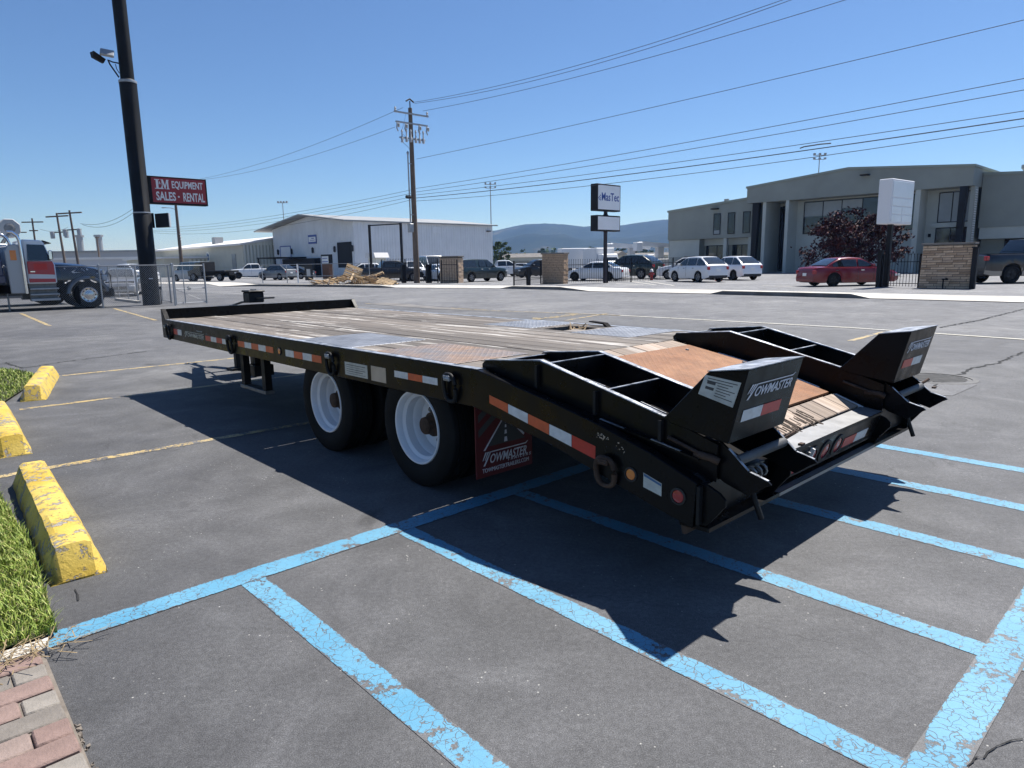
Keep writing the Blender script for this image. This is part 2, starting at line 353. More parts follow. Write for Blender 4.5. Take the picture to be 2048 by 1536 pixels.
MT['chrome'] = plain('chrome', (0.72, 0.73, 0.75), 0.12, 1.0)
MT['plastic'] = plain('black plastic', (0.018, 0.018, 0.019), 0.6)
MT['lampglass'] = plain('lamp glass', (0.60, 0.62, 0.64), 0.1, spec=0.7)
MT['olive'] = plain('grey green render', (0.27, 0.285, 0.255), 0.85, var=0.10, vs=0.4, bmp=0.2, bs=20)
MT['olive_light'] = plain('pale grey green render', (0.46, 0.485, 0.45), 0.85, var=0.08, vs=0.5)
MT['ware'] = striped('white metal cladding', (0.74, 0.75, 0.76), rough=0.55)
MT['wareroof'] = plain('weathered metal roof', (0.30, 0.305, 0.30), 0.55, 0.2, var=0.15, vs=0.5)
MT['beige'] = striped('beige metal cladding', (0.52, 0.50, 0.41), rough=0.6)
MT['beigelight'] = striped('cream cladding', (0.74, 0.72, 0.62), rough=0.6)
MT['roofwhite'] = plain('white roof sheet', (0.72, 0.70, 0.67), 0.5, var=0.06, vs=0.4)
MT['gable_trim'] = plain('trim', (0.28, 0.31, 0.27), 0.7)
MT['grass'] = None
# ------------------------------------------------------------------ the ground
def sheet(name, poly, z, mat, **k):
    m = MB(); m.quad(*[V((p.x, p.y, z)) for p in poly]); return m.obj(name, mat, None, recalc=False, **k)
def nd_rect(n0, n1, d0, d1): return [G(n0, d0), G(n1, d0), G(n1, d1), G(n0, d1)]
MT['land'] = plain('dry ground', (0.20, 0.18, 0.13), 0.95, var=0.35, vs=0.02, kind='pos')
gm = MB(); gm.k = 0
R_ = 26000
gm.quad(V((-R_, -R_, -0.06)), V((R_, -R_, -0.06)), V((R_, R_, -0.06)), V((-R_, R_, -0.06)))
gm.obj('ground', MT['land'], kind='structure', recalc=False)
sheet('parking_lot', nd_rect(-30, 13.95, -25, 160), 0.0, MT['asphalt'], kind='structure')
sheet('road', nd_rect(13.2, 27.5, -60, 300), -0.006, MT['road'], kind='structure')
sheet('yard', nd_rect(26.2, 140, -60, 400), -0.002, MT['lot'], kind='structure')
# kerbs and pavement across the street: raised kerb with lowered driveway stretches
kp = [(-400, 566, 0), (416, 568, 0), (440, 573, 0), (520, 572.5, 1), (606, 573, 1), (680, 574, 1), (760, 575.5, 1), (790, 575.5, 0), (1000, 577, 0), (1026, 577.5, 1), (1120, 579.5, 1), (1180, 583, 0), (1420, 588, 0), (1445, 589, 1), (1600, 593, 1), (1700, 596, 1), (1740, 597.5, 0), (1990, 604, 0), (2300, 613, 0), (2700, 626, 0)]
front = []
for i, (px, py, kerb) in enumerate(kp): front.append((gp(px, py), kerb))
mb = MB()
for (p, ka), (q, kb) in zip(front[:-1], front[1:]):
    za, zb = 0.02 + 0.13 * ka, 0.02 + 0.13 * kb
    def pt(a, off, z): b = a + N * off; return V((b.x, b.y, z))
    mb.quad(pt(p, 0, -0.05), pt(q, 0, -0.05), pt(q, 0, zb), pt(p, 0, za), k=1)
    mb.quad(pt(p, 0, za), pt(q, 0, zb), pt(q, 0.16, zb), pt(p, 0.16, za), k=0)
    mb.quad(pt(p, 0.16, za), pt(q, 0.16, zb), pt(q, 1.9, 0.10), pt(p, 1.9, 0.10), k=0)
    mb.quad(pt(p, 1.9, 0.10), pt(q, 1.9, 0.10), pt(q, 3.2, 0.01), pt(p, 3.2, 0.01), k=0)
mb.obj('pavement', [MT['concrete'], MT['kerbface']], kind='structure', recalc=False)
sheet('patched_asphalt', [gp(1775, 770), gp(1830, 790), gp(1905, 792), gp(1955, 770), gp(1930, 760)], 0.004, asphalt('patch asphalt', 1.35, 0.9), kind='structure')
# lines
def stripe(name, a, b, w, mat, z=0.004, **k):
    t = (b - a).normalized(); s = V((-t.y, t.x, 0)) * (w / 2)
    m = MB(); L = (b - a).length; nseg = max(1, int(L / 0.5)); left = []; right = []
    for i in range(nseg + 1):
        p = a + (b - a) * (i / nseg); j = random.uniform(-0.004, 0.004)
        left.append(p + s * (1 + j * 4)); right.append(p - s * (1 - j * 4))
    rim = []
    for i in range(nseg):
        for f0, f1, r0, r1 in ((0, .1, 1, 0), (.1, .9, 0, 0), (.9, 1, 0, 1)):
            g = lambda j, f: left[j].lerp(right[j], f)
            m.quad(*[V((q.x, q.y, z)) for q in (g(i, f0), g(i, f1), g(i + 1, f1), g(i + 1, f0))]); rim += [r0, r1, r1, r0]
    me = m.mesh(name, mat, recalc=False); a_ = me.attributes.new('rim', 'FLOAT', 'POINT'); a_.data.foreach_set('value', rim)
    return place(name, me, None, kind='structure', **k)
for nv, d0, d1, w in ((1.075, -1.2, 2.915, 0.112), (1.905, 0.36, 2.915, 0.112), (2.755, -1.2, 2.915, 0.112), (3.71, -1.2, 2.915, 0.125), (4.575, -1.2, 2.915, 0.13), (5.40, -1.2, 2.915, 0.125)):
    stripe('blue_marking', G(nv, d0), G(nv, d1), w, MT['bluepaint'], 0.002)
stripe('blue_marking', G(0.27, 2.975), G(5.5, 2.985), 0.135, MT['bluepaint'], 0.0035)
stripe('blue_marking', G(1.85, 0.43), G(6.5, 0.43), 0.13, MT['bluepaint'], 0.0035)
for dv, n0, n1 in ((5.71, 0.35, 6.2), (8.42, 0.9, 6.2), (10.75, 1.55, 7.2)):
    stripe('yellow_marking', G(n0, dv + 0.03), G(n1, dv - 0.12), 0.095, MT['yellowline'], 0.002)
for a, b in (((42, 627), (100, 652)), ((228, 617), (312, 641)), ((1700, 682), (1768, 664)), ((1130, 641), (1215, 627))):
    stripe('yellow_marking', gp(*a), gp(*b), 0.11, MT['yellowline'], 0.004)
pl = [gp(730, 607), gp(800, 610), gp(1000, 622), gp(1150, 627), gp(1240, 631), gp(1450, 642), gp(1700, 655.5), gp(2048, 679), gp(2300, 697)]
for i, (a, b) in enumerate(zip(pl[:-1], pl[1:])):
    stripe('edge_marking', a, b, 0.10, MT['yellowline'] if i < 4 else MT['whiteline'], 0.004)
sheet('worn_concrete_apron', [gp(735, 608), gp(770, 605.5), gp(812, 608), gp(850, 612), gp(990, 624), gp(870, 618)], 0.006, MT['kerbface'], kind='structure')
# cracks in the asphalt
MT['crackdark'] = plain('dark crack', (0.02, 0.02, 0.02), 0.95)  # dark colour of the crack strips
def crack(pts, w):
    m = MB(); P = []
    for a, b in zip(pts[:-1], pts[1:]):
        a, b = gp(*a), gp(*b); n_ = max(2, int((b - a).length / 0.06)); t = (b - a).normalized(); s = V((-t.y, t.x, 0))
        for i in range(n_): P.append((a + (b - a) * (i / n_) + s * random.uniform(-1, 1) * min(0.03, w * 1.6), s))
    for (p, s), (q, s2) in zip(P[:-1], P[1:]):
        w1 = w * random.uniform(0.3, 1.0)
        m.quad(*[V((r.x, r.y, 0.0045)) for r in (p + s * w1, p - s * w1, q - s2 * w1, q + s2 * w1)])
    return m.obj('asphalt_crack', MT['crackdark'], None, recalc=False, kind='structure')
crack([(2048, 704), (1990, 728), (1950, 735), (1900, 758), (1868, 775)], 0.022)
crack([(2048, 1482), (2022, 1483), (2000, 1490), (1985, 1497), (1965, 1516), (1950, 1520), (1940, 1532), (1925, 1536)], 0.0028)
crack([(1880, 655), (1960, 640), (2048, 618)], 0.03)
crack([(150, 1180), (158, 1215)], 0.004)
crack([(10, 725), (45, 737), (120, 725), (300, 702)], 0.02)
# painted word at the street edge
def lettering(s, org, xd, yd, w, h, mat, parent=None, name='lettering', shear=0.0, thick=0.0025, spacing=1.0, bold=0.0, **k):
    """flat raised lettering fitted into a w x h field whose lower left corner is org"""
    cu = bpy.data.curves.new('lettering', 'FONT'); cu.body = s; cu.size = 1; cu.shear = shear; cu.space_character = spacing; cu.resolution_u = 3; cu.extrude = 0.01; cu.offset = bold
    o = bpy.data.objects.new('lettering', cu); COL.objects.link(o)
    me = bpy.data.meshes.new_from_object(o.evaluated_get(bpy.context.evaluated_depsgraph_get()))
    bpy.data.objects.remove(o); bpy.data.curves.remove(cu)
    xs = [v.co.x for v in me.vertices]; ys = [v.co.y for v in me.vertices]
    x0, x1, y0, y1 = min(xs), max(xs), min(ys), max(ys)
    org, xd, yd = V(org), V(xd).normalized(), V(yd).normalized(); nd = xd.cross(yd)
    for v in me.vertices:
        c = v.co; v.co = org + xd * ((c.x - x0) / (x1 - x0) * w) + yd * ((c.y - y0) / (y1 - y0) * h) + nd * (thick if c.z > 0 else 0.0004)
    me.materials.clear(); me.materials.append(mat); me.name = name
    return place(name, me, parent, **k)
a, b, c = gp(1062, 641), gp(1168, 629), gp(1075, 645)
xd = (b - a); yd = V((-xd.y, xd.x, 0))
mk = MB()
for i in range(9):
    p = a + (b - a) * (i / 9); q = p + (b - a) * 0.075
    s = yd.normalized() * random.uniform(0.25, 0.42); o_ = yd.normalized() * random.uniform(-0.08, 0.08)
    mk.quad(*[V((r.x, r.y, 0.005)) for r in (p + o_, q + o_, q + s + o_, p + s * 0.8 + o_)])
mk.obj('faded_road_marking', MT['yellowline'], None, recalc=False, kind='structure')
# manhole
MT['ironcover'] = plain('grey cast iron', (0.10, 0.098, 0.095), 0.7, 0.2, var=0.3, vs=8)
t = thing('manhole_cover', 'round ribbed iron manhole cover set in the asphalt beyond the rear of the trailer', 'manhole', gp(1872, 757))
m = MB(); m.lathe([(0.0, 0.006), (0.31, 0.006), (0.31, 0.0005), (0.36, 0.0005), (0.36, 0.008), (0.42, 0.008), (0.43, 0.0)], 28); m.obj('frame', MT['ironcover'], t, smooth=30)
m = MB()
for i in range(-4, 5):
    L_ = math.sqrt(max(0.01, 0.3 ** 2 - (i * 0.06) ** 2)); m.box((-L_, i * 0.06 - 0.012, 0.006), (L_, i * 0.06 + 0.012, 0.011))
m.obj('rib', MT['ironcover'], t, kind='stuff')
# concrete wheel stops
def stopmat():
    m, nt, b = newmat('chipped yellow paint on concrete'); co = coords(nt)
    n1 = noise(nt, co, 9, 6, 0.7, 0.6); n2 = noise(nt, co, 42, 5, 0.7)
    a = mix(nt, 0.35, n1, n2)
    k = ramp(nt, a, [(0.530, 1.0), (0.560, 0.0)])
    yc = ramp(nt, noise(nt, co, 3, 4), [(0.35, (0.50, 0.335, 0.04)), (0.65, (0.60, 0.44, 0.10))])
    gc = ramp(nt, n2, [(0.35, (0.17, 0.15, 0.125)), (0.65, (0.34, 0.31, 0.275))])
    c = mix(nt, k, gc, yc)
    dv = ramp(nt, noise(nt, co, 55, 4, 0.75), [(0.30, 0.25), (0.40, 1.0)])
    c = mix(nt, 1.0, c, dv, 'MULTIPLY')
    nt.links.new(c, b.inputs['Base Color']); b.inputs['Roughness'].default_value = 0.8
    bump(nt, b, mix(nt, 0.5, k, n2), 0.9, 0.012); return m
MT['stop'] = stopmat()
def wheel_stop(a, b, w, h, label):
    c = (a + b) / 2; L = (b - a).length; yaw = YAW(b - a)
    m = MB(); nx = 22
    prof = [(-0.5, 0.0), (-0.47, 0.25), (-0.30, 0.93), (-0.2, 1.0), (0.2, 1.0), (0.30, 0.93), (0.47, 0.25), (0.5, 0.0)]
    rings = []
    for i in range(nx + 1):
        f = i / nx; x = (f - 0.5) * L
        e = min(1.0, min(i, nx - i) / 1.0)
        hs = h * (1.0 if 0 < i < nx else 0.06); ins = 0
        xx = x
        if i in (1, nx - 1): xx = (-L / 2 + 0.085) if i == 1 else (L / 2 - 0.085)
        rings.append([V((xx + random.uniform(-.004, .004), p[0] * w * (0.96 if i in (0, nx) else 1) + random.uniform(-.003, .003), p[1] * hs + (random.uniform(-.003, .003) if p[1] > 0 else 0))) for p in prof])
    m.rings(rings)
    me = m.mesh('wheel_stop', MT['stop'], smooth=28)
    return place('wheel_stop', me, None, V((c.x, c.y, 0.0)), (0, 0, yaw), label=label, cat='wheel stop', group='yellow concrete wheel stops along the lawn')
wheel_stop(G(0.505, 3.50), G(0.60, 5.46), 0.235, 0.15, 'chipped yellow concrete wheel stop lying closest to the brick paving')
wheel_stop(G(0.60, 6.30), G(0.70, 8.28), 0.235, 0.15, 'yellow concrete wheel stop cut off by the picture edge, middle one of the three')
wheel_stop(G(1.08, 8.90), G(1.52, 10.80), 0.25, 0.16, 'yellow concrete wheel stop by the rounded tip of the far lawn')
# lawns
def grassmat():
    m, nt, b = newmat('grass blade'); co = coords(nt)
    c = ramp(nt, noise(nt, co, 45, 2), [(0.3, (0.10, 0.165, 0.022)), (0.45, (0.19, 0.27, 0.042)), (0.57, (0.33, 0.38, 0.085)), (0.68, (0.46, 0.40, 0.19))])
    c = mix(nt, 0.6, c, ramp(nt, noise(nt, co, 3, 3), [(0.3, 0.75), (0.7, 1.3)]), 'MULTIPLY')
    nt.links.new(c, b.inputs['Base Color']); b.inputs['Roughness'].default_value = 0.55; b.inputs['Specular IOR Level'].default_value = 0.3
    b.inputs['Subsurface Weight'].default_value = 0.0
    return m
MT['grass'] = grassmat()
MT['straw'] = plain('dry straw', (0.24, 0.175, 0.09), 0.8, var=0.3, vs=30, kind='pos')
lawn = [G(0.335, 2.98), G(0.40, 4.0), G(0.39, 5.3), G(0.45, 6.2), G(0.55, 8.3), G(0.85, 9.0), G(1.3, 10.3), G(1.42, 11.0), G(1.2, 11.9), G(0.4, 12.6), G(-6, 13), G(-6, 2.98)]
m = MB(); m.quad(*[V((p.x, p.y, 0.025)) for p in lawn])
m.obj('lawn', MT['soil'], recalc=False, kind='structure')
def inside(p, poly):
    r = False
    for i in range(len(poly)):
        a, b = poly[i], poly[i - 1]
        if (a.y > p.y) != (b.y > p.y) and p.x < (b.x - a.x) * (p.y - a.y) / (b.y - a.y) + a.x: r = not r
    return r
def blades(name, n_, n0, n1, d0, d1, hmin, hmax, mat, wid=0.004, lean=0.6, poly=None):
    v, f = [], []
    for i in range(n_):
        nv, dv = random.uniform(n0, n1), random.uniform(d0, d1); p = G(nv, dv)
        if poly and not inside(p, poly): continue
        a = random.uniform(0, 6.283); h = random.uniform(hmin, hmax); l = random.uniform(0.1, lean) * h
        s = V((math.cos(a), math.sin(a), 0)) * wid; t = V((-math.sin(a), math.cos(a), 0)) * l; b = len(v)
        p.z = 0.02
        v += [p - s, p + s, p + t * 0.35 + V((0, 0, h * 0.6)) + s * 0.7, p + t * 0.35 + V((0, 0, h * 0.6)) - s * 0.7, p + t + V((0, 0, h))]
        f += [(b, b + 1, b + 2, b + 3), (b + 3, b + 2, b + 4)]
    me = bpy.data.meshes.new(name); me.from_pydata(v, [], f); me.materials.append(mat)
    return place(name, me, None, kind='stuff')
lp = lawn
blades('grass', 34000, -0.75, 0.42, 2.96, 5.6, 0.022, 0.062, MT['grass'], 0.003, 1.2, lp)
blades('grass', 16000, -0.4, 1.45, 5.6, 12.3, 0.025, 0.06, MT['grass'], 0.006, 0.9, lp)
# dry straw along the end of the lawn
sv, sf = [], []
for i in range(170):
    p = G(random.gauss(0.16, 0.13), random.gauss(2.86, 0.05)); a = random.uniform(0, 6.283); L_ = random.uniform(0.02, 0.09); z = random.uniform(0.026, 0.05)
    s = V((math.cos(a), math.sin(a), random.uniform(-0.1, 0.25))) * L_; w_ = V((-math.sin(a), math.cos(a), 0)) * 0.0018; b = len(sv)
    p.z = z; sv += [p - w_, p + w_, p + s + w_, p + s - w_]; sf.append((b, b + 1, b + 2, b + 3))
me = bpy.data.meshes.new('dry_straw'); me.from_pydata(sv, [], sf); me.materials.append(MT['straw']); place('dry_straw', me, None, kind='stuff')
# concrete strip and paving in the corner
m = MB(); m.prism([(-3, 2.875), (0.285, 2.875), (0.30, 2.955), (-3, 2.975)], lambda a, b: G(a, b, -0.02), lambda a, b: G(a, b, 0.026)); m.obj('edging_strip', MT['concrete'], kind='structure')
pv = bpy.data.objects.new('brick_paving', None); link(pv, None, 'structure'); pv['label'] = 'worn grey and pink brick paving at the corner of the asphalt'
m = MB(); m.prism([(-1.6, 0.8), (0.252, 0.8), (0.272, 2.872), (-1.6, 2.872)], lambda a, b: G(a, b, -0.03), lambda a, b: G(a, b, 0.014)); m.obj('bedding', MT['sand'], pv)
BL, BW = 0.205, 0.1025
bm_ = MB(); bm_.box((-BL / 2 + .003, -BW / 2 + .003, -0.04), (BL / 2 - .003, BW / 2 - .003, 0.0)); brick_me = bm_.mesh('brick', MT['paver'], bevel=0.006, smooth=40)
bm_ = MB(); bm_.box((-BW / 2 + .003, -BW / 2 + .003, -0.04), (BW / 2 - .003, BW / 2 - .003, 0.0)); half_me = bm_.mesh('brick', MT['paver'], bevel=0.006, smooth=40)
row = 0; dv = 2.872 - BW / 2
while dv > 1.2:
    nv = 0.262 - (BL / 2 if row % 2 == 0 else BW / 2); first = True
    while nv > -0.75:
        half = first and row % 2 == 1
        o = place('brick', half_me if half else brick_me, pv, G(nv + random.uniform(-.002, .002), dv, 0.026 + random.uniform(-.004, .004)), (random.uniform(-.012, .012), random.uniform(-.012, .012), YN + random.uniform(-.012, .012)))
        nv -= (BW / 2 + BL / 2) if half else BL; first = False
    row += 1; dv -= BW
m = MB()
for i in range(90):
    dd_ = random.uniform(1.4, 2.33); p = 0.268 + random.uniform(-.004, .008); m.box((0, 0, 0), (0.004 + random.random() ** 3 * .009, random.uniform(.003, .011), 0.003 + random.random() * .006), T=Matrix.Translation(G(p, dd_, 0)) @ Matrix.Rotation(YN, 4, 'Z'))
m.obj('mortar_crumbs', MT['sand'], kind='stuff', jitter=0.003)
# ------------------------------------------------------------------ the equipment trailer
TW, TL, TH = 2.507, 5.535, 0.8315
TO = V((-0.1929, 3.6649, 0))
TR = thing('equipment_trailer', 'long black flatbed equipment trailer with plank deck, white wheels and folded rear ramps', 'trailer', TO, YD)
def U(u, v, w): return V((u, -v, w))               # trailer frame: u forward, v to its right, w up
RAILTOP = [(TL, TH), (0.0, TH), (-0.557, 0.732), (-0.876, 0.664), (-1.155, 0.588), (-1.36, 0.515)]
RAILBOT = [(-1.372, 0.305), (-1.161, 0.354), (-0.556, 0.512), (0.03, 0.616)]
def deck_w(u):
    for (a, wa), (b, wb) in zip(RAILTOP[:-1], RAILTOP[1:]):
        if b <= u <= a: return wa + (wb - wa) * (a - u) / (a - b)
    return RAILTOP[0][1] if u > TL else RAILTOP[-1][1]
rail_poly = [(TL + 0.125, 0.622), (TL + 0.125, TH + 0.119), (TL + 0.105, TH + 0.119)] + RAILTOP + [(-1.385, 0.505)] + RAILBOT
for v0, v1 in ((0.0, 0.055), (TW - 0.055, TW)):
    m = MB(); m.prism(rail_poly, lambda a, b: U(a, v0, b), lambda a, b: U(a, v1, b))
    r = m.obj('side_rail', MT['black'], TR, bevel=0.004)
    m = MB(); m.prism([(TL - 0.02, TH + 0.003), (0.0, TH + 0.003), (0.0, TH + 0.0005), (TL - 0.02, TH + 0.0005)], lambda a, b: U(a, v0 + 0.003, b), lambda a, b: U(a, v1 - 0.002, b))
    m.obj('worn_edge', MT['bare'], r)
    if v0 == 0:                                     # weld scars on the sloping rail
        m = MB()
        for u_, L_ in ((-0.88, 0.025), (-0.90, 0.03), (-0.89, 0.015), (-1.0, 0.03)):
            for k in range(8):
                x = u_ + random.uniform(-L_, L_); z = deck_w(x) - 0.035 - random.random() * 0.03
                m.box((0, -0.0015, 0), (random.uniform(.002, .008), 0.0, random.uniform(.002, .006)), T=Matrix.Translation(U(x, 0, z)) @ Matrix.Scale(-1, 4, (0, 1, 0)))
        m.obj('paint_chips', MT['decal_tan'], r, kind='stuff')
PV0, PVW = 0.058, (TW - 0.116) / 13
# chassis beneath, with added light-blocking battens
m = MB()
for v in (0.82, 1.62):
    m.prism([(7.0, 0.50), (7.0, 0.70), (0.0, 0.70), (-1.3, 0.44), (-1.3, 0.36), (0.0, 0.46), (5.4, 0.46)], lambda a, b: U(a, v, b), lambda a, b: U(a, v + 0.07, b))
for i in range(20):
    u = 0.1 + i * 0.285; m.box(U(u, TW - 0.06, 0.70), U(u + 0.05, 0.06, 0.785))
for i in range(4):
    u = -0.15 - i * 0.32; w = deck_w(u); m.box(U(u, TW - 0.06, w - 0.16), U(u + 0.05, 0.06, w - 0.055))
m.box(U(TL + 0.02, TW - 0.06, 0.62), U(TL + 0.10, 0.06, 0.80))
for u in (0.663, 1.862): m.box(U(u - 0.06, TW - 0.3, 0.325), U(u + 0.06, 0.3, 0.445)); m.box(U(u - 0.3, 0.78, 0.42), U(u + 0.3, 0.90, 0.50)); m.box(U(u - 0.3, 1.60, 0.42), U(u + 0.3, 1.72, 0.50))
for i in range(1, 13):
    v = PV0 + i * PVW; m.box(U(0.03, v + 0.018, 0.7865), U(TL + 0.02, v - 0.018, 0.7905))  # unseen battens added so no light leaks between the planks
for u in (-0.003, -0.151, -1.155, 1.152, 1.443, 2.953, 3.153, 2.9, 4.2, 3.4, 2.2, 3.8, 1.6, 3.6):
    w = deck_w(u); m.box(U(u - 0.02, TW - 0.06, w - 0.052), U(u + 0.02, 0.06, w - 0.0435))  # more added battens crosswise, blocking light at the board ends
m.obj('chassis', MT['under'], TR)
m = MB()
for s in (-1, 1):
    m.prism([(5.5, 0.50), (7.3, 0.50), (7.3, 0.64), (5.5, 0.70)], lambda a, b: U(a, 1.2535 + s * (0.62 - 0.55 * (a - 5.5) / 1.8) - 0.04, b), lambda a, b: U(a, 1.2535 + s * (0.62 - 0.55 * (a - 5.5) / 1.8) + 0.04, b))
m.tube([U(7.2, 1.2535, 0.56), U(7.75, 1.2535, 0.56)], 0.04, 10); m.lathe([(0.045, -.03), (0.045, .03), (0.085, .03), (0.085, -.03)], 16, T=Matrix.Translation(U(7.82, 1.2535, 0.56)), close=True)
m.obj('drawbar', MT['black2'], TR)
m = MB(); m.box(U(6.62, 1.245, 0.02), U(6.70, 1.165, 0.90)); m.box(U(6.55, 1.33, 0.0), U(6.77, 1.08, 0.03)); m.obj('jack', MT['black2'], TR)
m = MB(); m.box(U(5.78, 1.50, 0.70), U(6.36, 1.10, 0.72)); m.box(U(5.86, 1.36, 0.72), U(6.02, 1.20, 0.93)); m.obj('box_shelf', MT['black2'], TR)
m = MB(); m.box(U(5.99, 1.37, 0.95), U(6.20, 1.17, 1.085)); m.box(U(5.975, 1.385, 1.085), U(6.215, 1.155, 1.11)); bx = m.obj('battery_box', MT['black2'], TR, bevel=0.012)
m = MB(); m.tube([U(5.99, 1.27, 1.0), U(5.80, 1.30, 1.012), U(5.62, 1.34, 1.02)], 0.012, 6); m.tube([U(6.3, 1.3, 0.95), U(6.7, 1.35, 0.93), U(7.1, 1.33, 0.86), U(7.5, 1.3, 0.84)], 0.015, 6); m.obj('air_hose', MT['plastic'], TR, smooth=60)
m = MB(); m.box(U(6.04, 1.29, 1.11), U(6.14, 1.25, 1.122)); m.obj('catch', MT['steel'], bx)
# headboard
m = MB(); m.prism([(TL + 0.104, 0.79), (TL + 0.104, TH + 0.110), (TL + 0.080, TH + 0.110), (TL + 0.080, TH + 0.117), (TL + 0.122, TH + 0.117), (TL + 0.122, 0.63), (TL + 0.02, 0.63), (TL + 0.02, 0.79)], lambda a, b: U(a, 0.056, b), lambda a, b: U(a, TW - 0.056, b))
hb = m.obj('headboard', MT['black'], TR)
# deck boards
PV0, PVW = 0.058, (TW - 0.116) / 13
def plank(u0, u1, v0, v1, w0, w1, th=0.04, mat='plank', jit=0.0022):
    L = u1 - u0; dz = random.uniform(-jit, jit); m = MB()
    a = 0.0032 + 0.004 * random.random() ** 2
    m.hexa([V((-L / 2, -(v1 - v0) / 2 + a, -th)), V((L / 2, -(v1 - v0) / 2 + a, -th)), V((L / 2, (v1 - v0) / 2 - a, -th)), V((-L / 2, (v1 - v0) / 2 - a, -th)),
            V((-L / 2, -(v1 - v0) / 2 + a, 0)), V((L / 2, -(v1 - v0) / 2 + a, 0)), V((L / 2, (v1 - v0) / 2 - a, 0)), V((-L / 2, (v1 - v0) / 2 - a, 0))])
    sl = math.atan2(w1 - w0, L)
    return m.obj('plank', MT[mat], TR, bevel=0.004, loc=U((u0 + u1) / 2, (v0 + v1) / 2, (w0 + w1) / 2 + dz), rot=(random.uniform(-.004, .004), -sl, 0))
for i in range(13):
    va, vb = PV0 + i * PVW, PV0 + (i + 1) * PVW
    if i < 3: cuts = [(0.015, 0.255), (1.155, 1.44), (2.295, 2.95 + 0.2 * (i == 1)), (2.955 + 0.2 * (i == 1), TL + 0.10)]
    elif i >= 10: cuts = [(0.015, 0.335), (2.125, 3.6), (3.605, TL + 0.10)] + ([(0.955, 1.02 + 0.1 * (i == 10)), (1.38, 1.475)] if i < 12 else [(0.955, 1.475)])
    else:
        c = (2.9, 4.2, 3.4, 2.2, 3.8, 1.6, 2.95)[i - 3]; cuts = [(0.015, c - 0.003), (c + 0.003, TL + 0.10)]
    for a, b in cuts: plank(a, b, va, vb, TH, TH)
# splintered stub over the hole in the far side of the deck
m = MB()
for k in range(9):
    p = U(1.12 + random.uniform(-.06, .12), 2.12 + random.uniform(-.12, .12), TH - 0.02); q = p + V((random.uniform(-.12, .12), random.uniform(-.12, .12), random.uniform(0.0, .06)))
    m.tube([p, q], 0.012, 4, r1=0.003)
m.obj('splinters', MT['rawwood'], TR, kind='stuff')
m = MB(); m.prism([(1.0, TH), (1.05, TH + 0.035), (1.22, TH + 0.045), (1.22, TH + 0.035), (1.06, TH + 0.022), (1.02, TH - 0.01)], lambda a, b: U(a, 2.36, b), lambda a, b: U(a, 2.42, b)); m.obj('bent_strap', MT['under'], TR)
for k, (u0, u1, v0, v1, mt) in enumerate(((0.262, 1.148, 0.06, 0.655, 'tread_rusty'), (1.447, 2.288, 0.06, 0.70, 'tread_grey'), (0.342, 0.948, 1.80, TW - 0.06, 'tread_grey'), (1.482, 2.118, 1.86, TW - 0.06, 'tread_grey'))):
    m = MB(); m.box(V((-(u1 - u0) / 2, -(v1 - v0) / 2, -0.012)), V(((u1 - u0) / 2, (v1 - v0) / 2, 0.003)))
    m.obj('tread_plate', MT[mt], TR, bevel=0.002, loc=U((u0 + u1) / 2, (v0 + v1) / 2, TH))
# beavertail deck: a rusty centre plate between short boards, steel under the ramps
CV0, CV1 = 0.64, TW - 0.64
for i in range(5):
    w_ = (CV1 - CV0) / 5; plank(-0.15, -0.006, CV0 + i * w_, CV0 + (i + 1) * w_, deck_w(-0.15) + .002, deck_w(-0.006) + .002, mat='plank_cross', jit=.001)
pl_u = [(-0.152, deck_w(-0.152)), (-0.557, deck_w(-0.557)), (-0.876, deck_w(-0.876)), (-1.15, deck_w(-1.15))]
m = MB()
for (a, wa), (b, wb) in zip(pl_u[:-1], pl_u[1:]):
    m.quad(U(a, CV0 + .01, wa + .006), U(a, CV1 - .01, wa + .006), U(b, CV1 - .01, wb + .006), U(b, CV0 + .01, wb + .006))
    m.quad(U(a, CV0 + .01, wa - .006), U(b, CV0 + .01, wb - .006), U(b, CV1 - .01, wb - .006), U(a, CV1 - .01, wa - .006))
a, wa = pl_u[-1]; m.quad(U(a, CV0 + .01, wa - .006), U(a, CV1 - .01, wa - .006), U(a, CV1 - .01, wa + .006), U(a, CV0 + .01, wa + .006))
ct = m.obj('ramp_tread_plate', MT['tread_orange'], TR)
m = MB()
for u, v in ((-0.3, 0.75), (-0.24, 1.7), (-0.6, 1.82), (-0.95, 1.83), (-0.7, 0.8), (-1.1, 1.2)):
    m.lathe([(0.0, 0.010), (0.010, 0.008), (0.014, 0.0)], 8, T=Matrix.Translation(U(u, v, deck_w(u) + 0.006)))
m.obj('bolt', MT['steel'], ct)
for i in range(8):
    w_ = (CV1 - CV0 + 0.06) / 8;  plank(-1.325, -1.16, CV0 - 0.03 + i * w_, CV0 - 0.03 + (i + 1) * w_, deck_w(-1.325) + .001, deck_w(-1.16) + .001, mat='plank_cross', jit=.002)
m = MB()                                             # rotten, splintered stretch of the rear boards
for k in range(46):
    v = CV0 + 0.28 + 0.42 * random.random(); u = random.uniform(-1.30, -1.18); L_ = random.uniform(.02, .075)
    m.hexa([U(u, v, deck_w(u) + .0015), U(u, v + random.uniform(.004, .012), deck_w(u) + .0015), U(u - L_, v + random.uniform(.0, .015), deck_w(u - L_) + .0015), U(u - L_, v, deck_w(u - L_) + .0015), U(u, v, deck_w(u) + .004), U(u, v + .006, deck_w(u) + .0045), U(u - L_, v + .01, deck_w(u - L_) + .004), U(u - L_, v, deck_w(u - L_) + .004)])
m.obj('splinters', plain('rotten wood', (.045, .03, .02), .9, var=.5, vs=30), TR, kind='stuff')
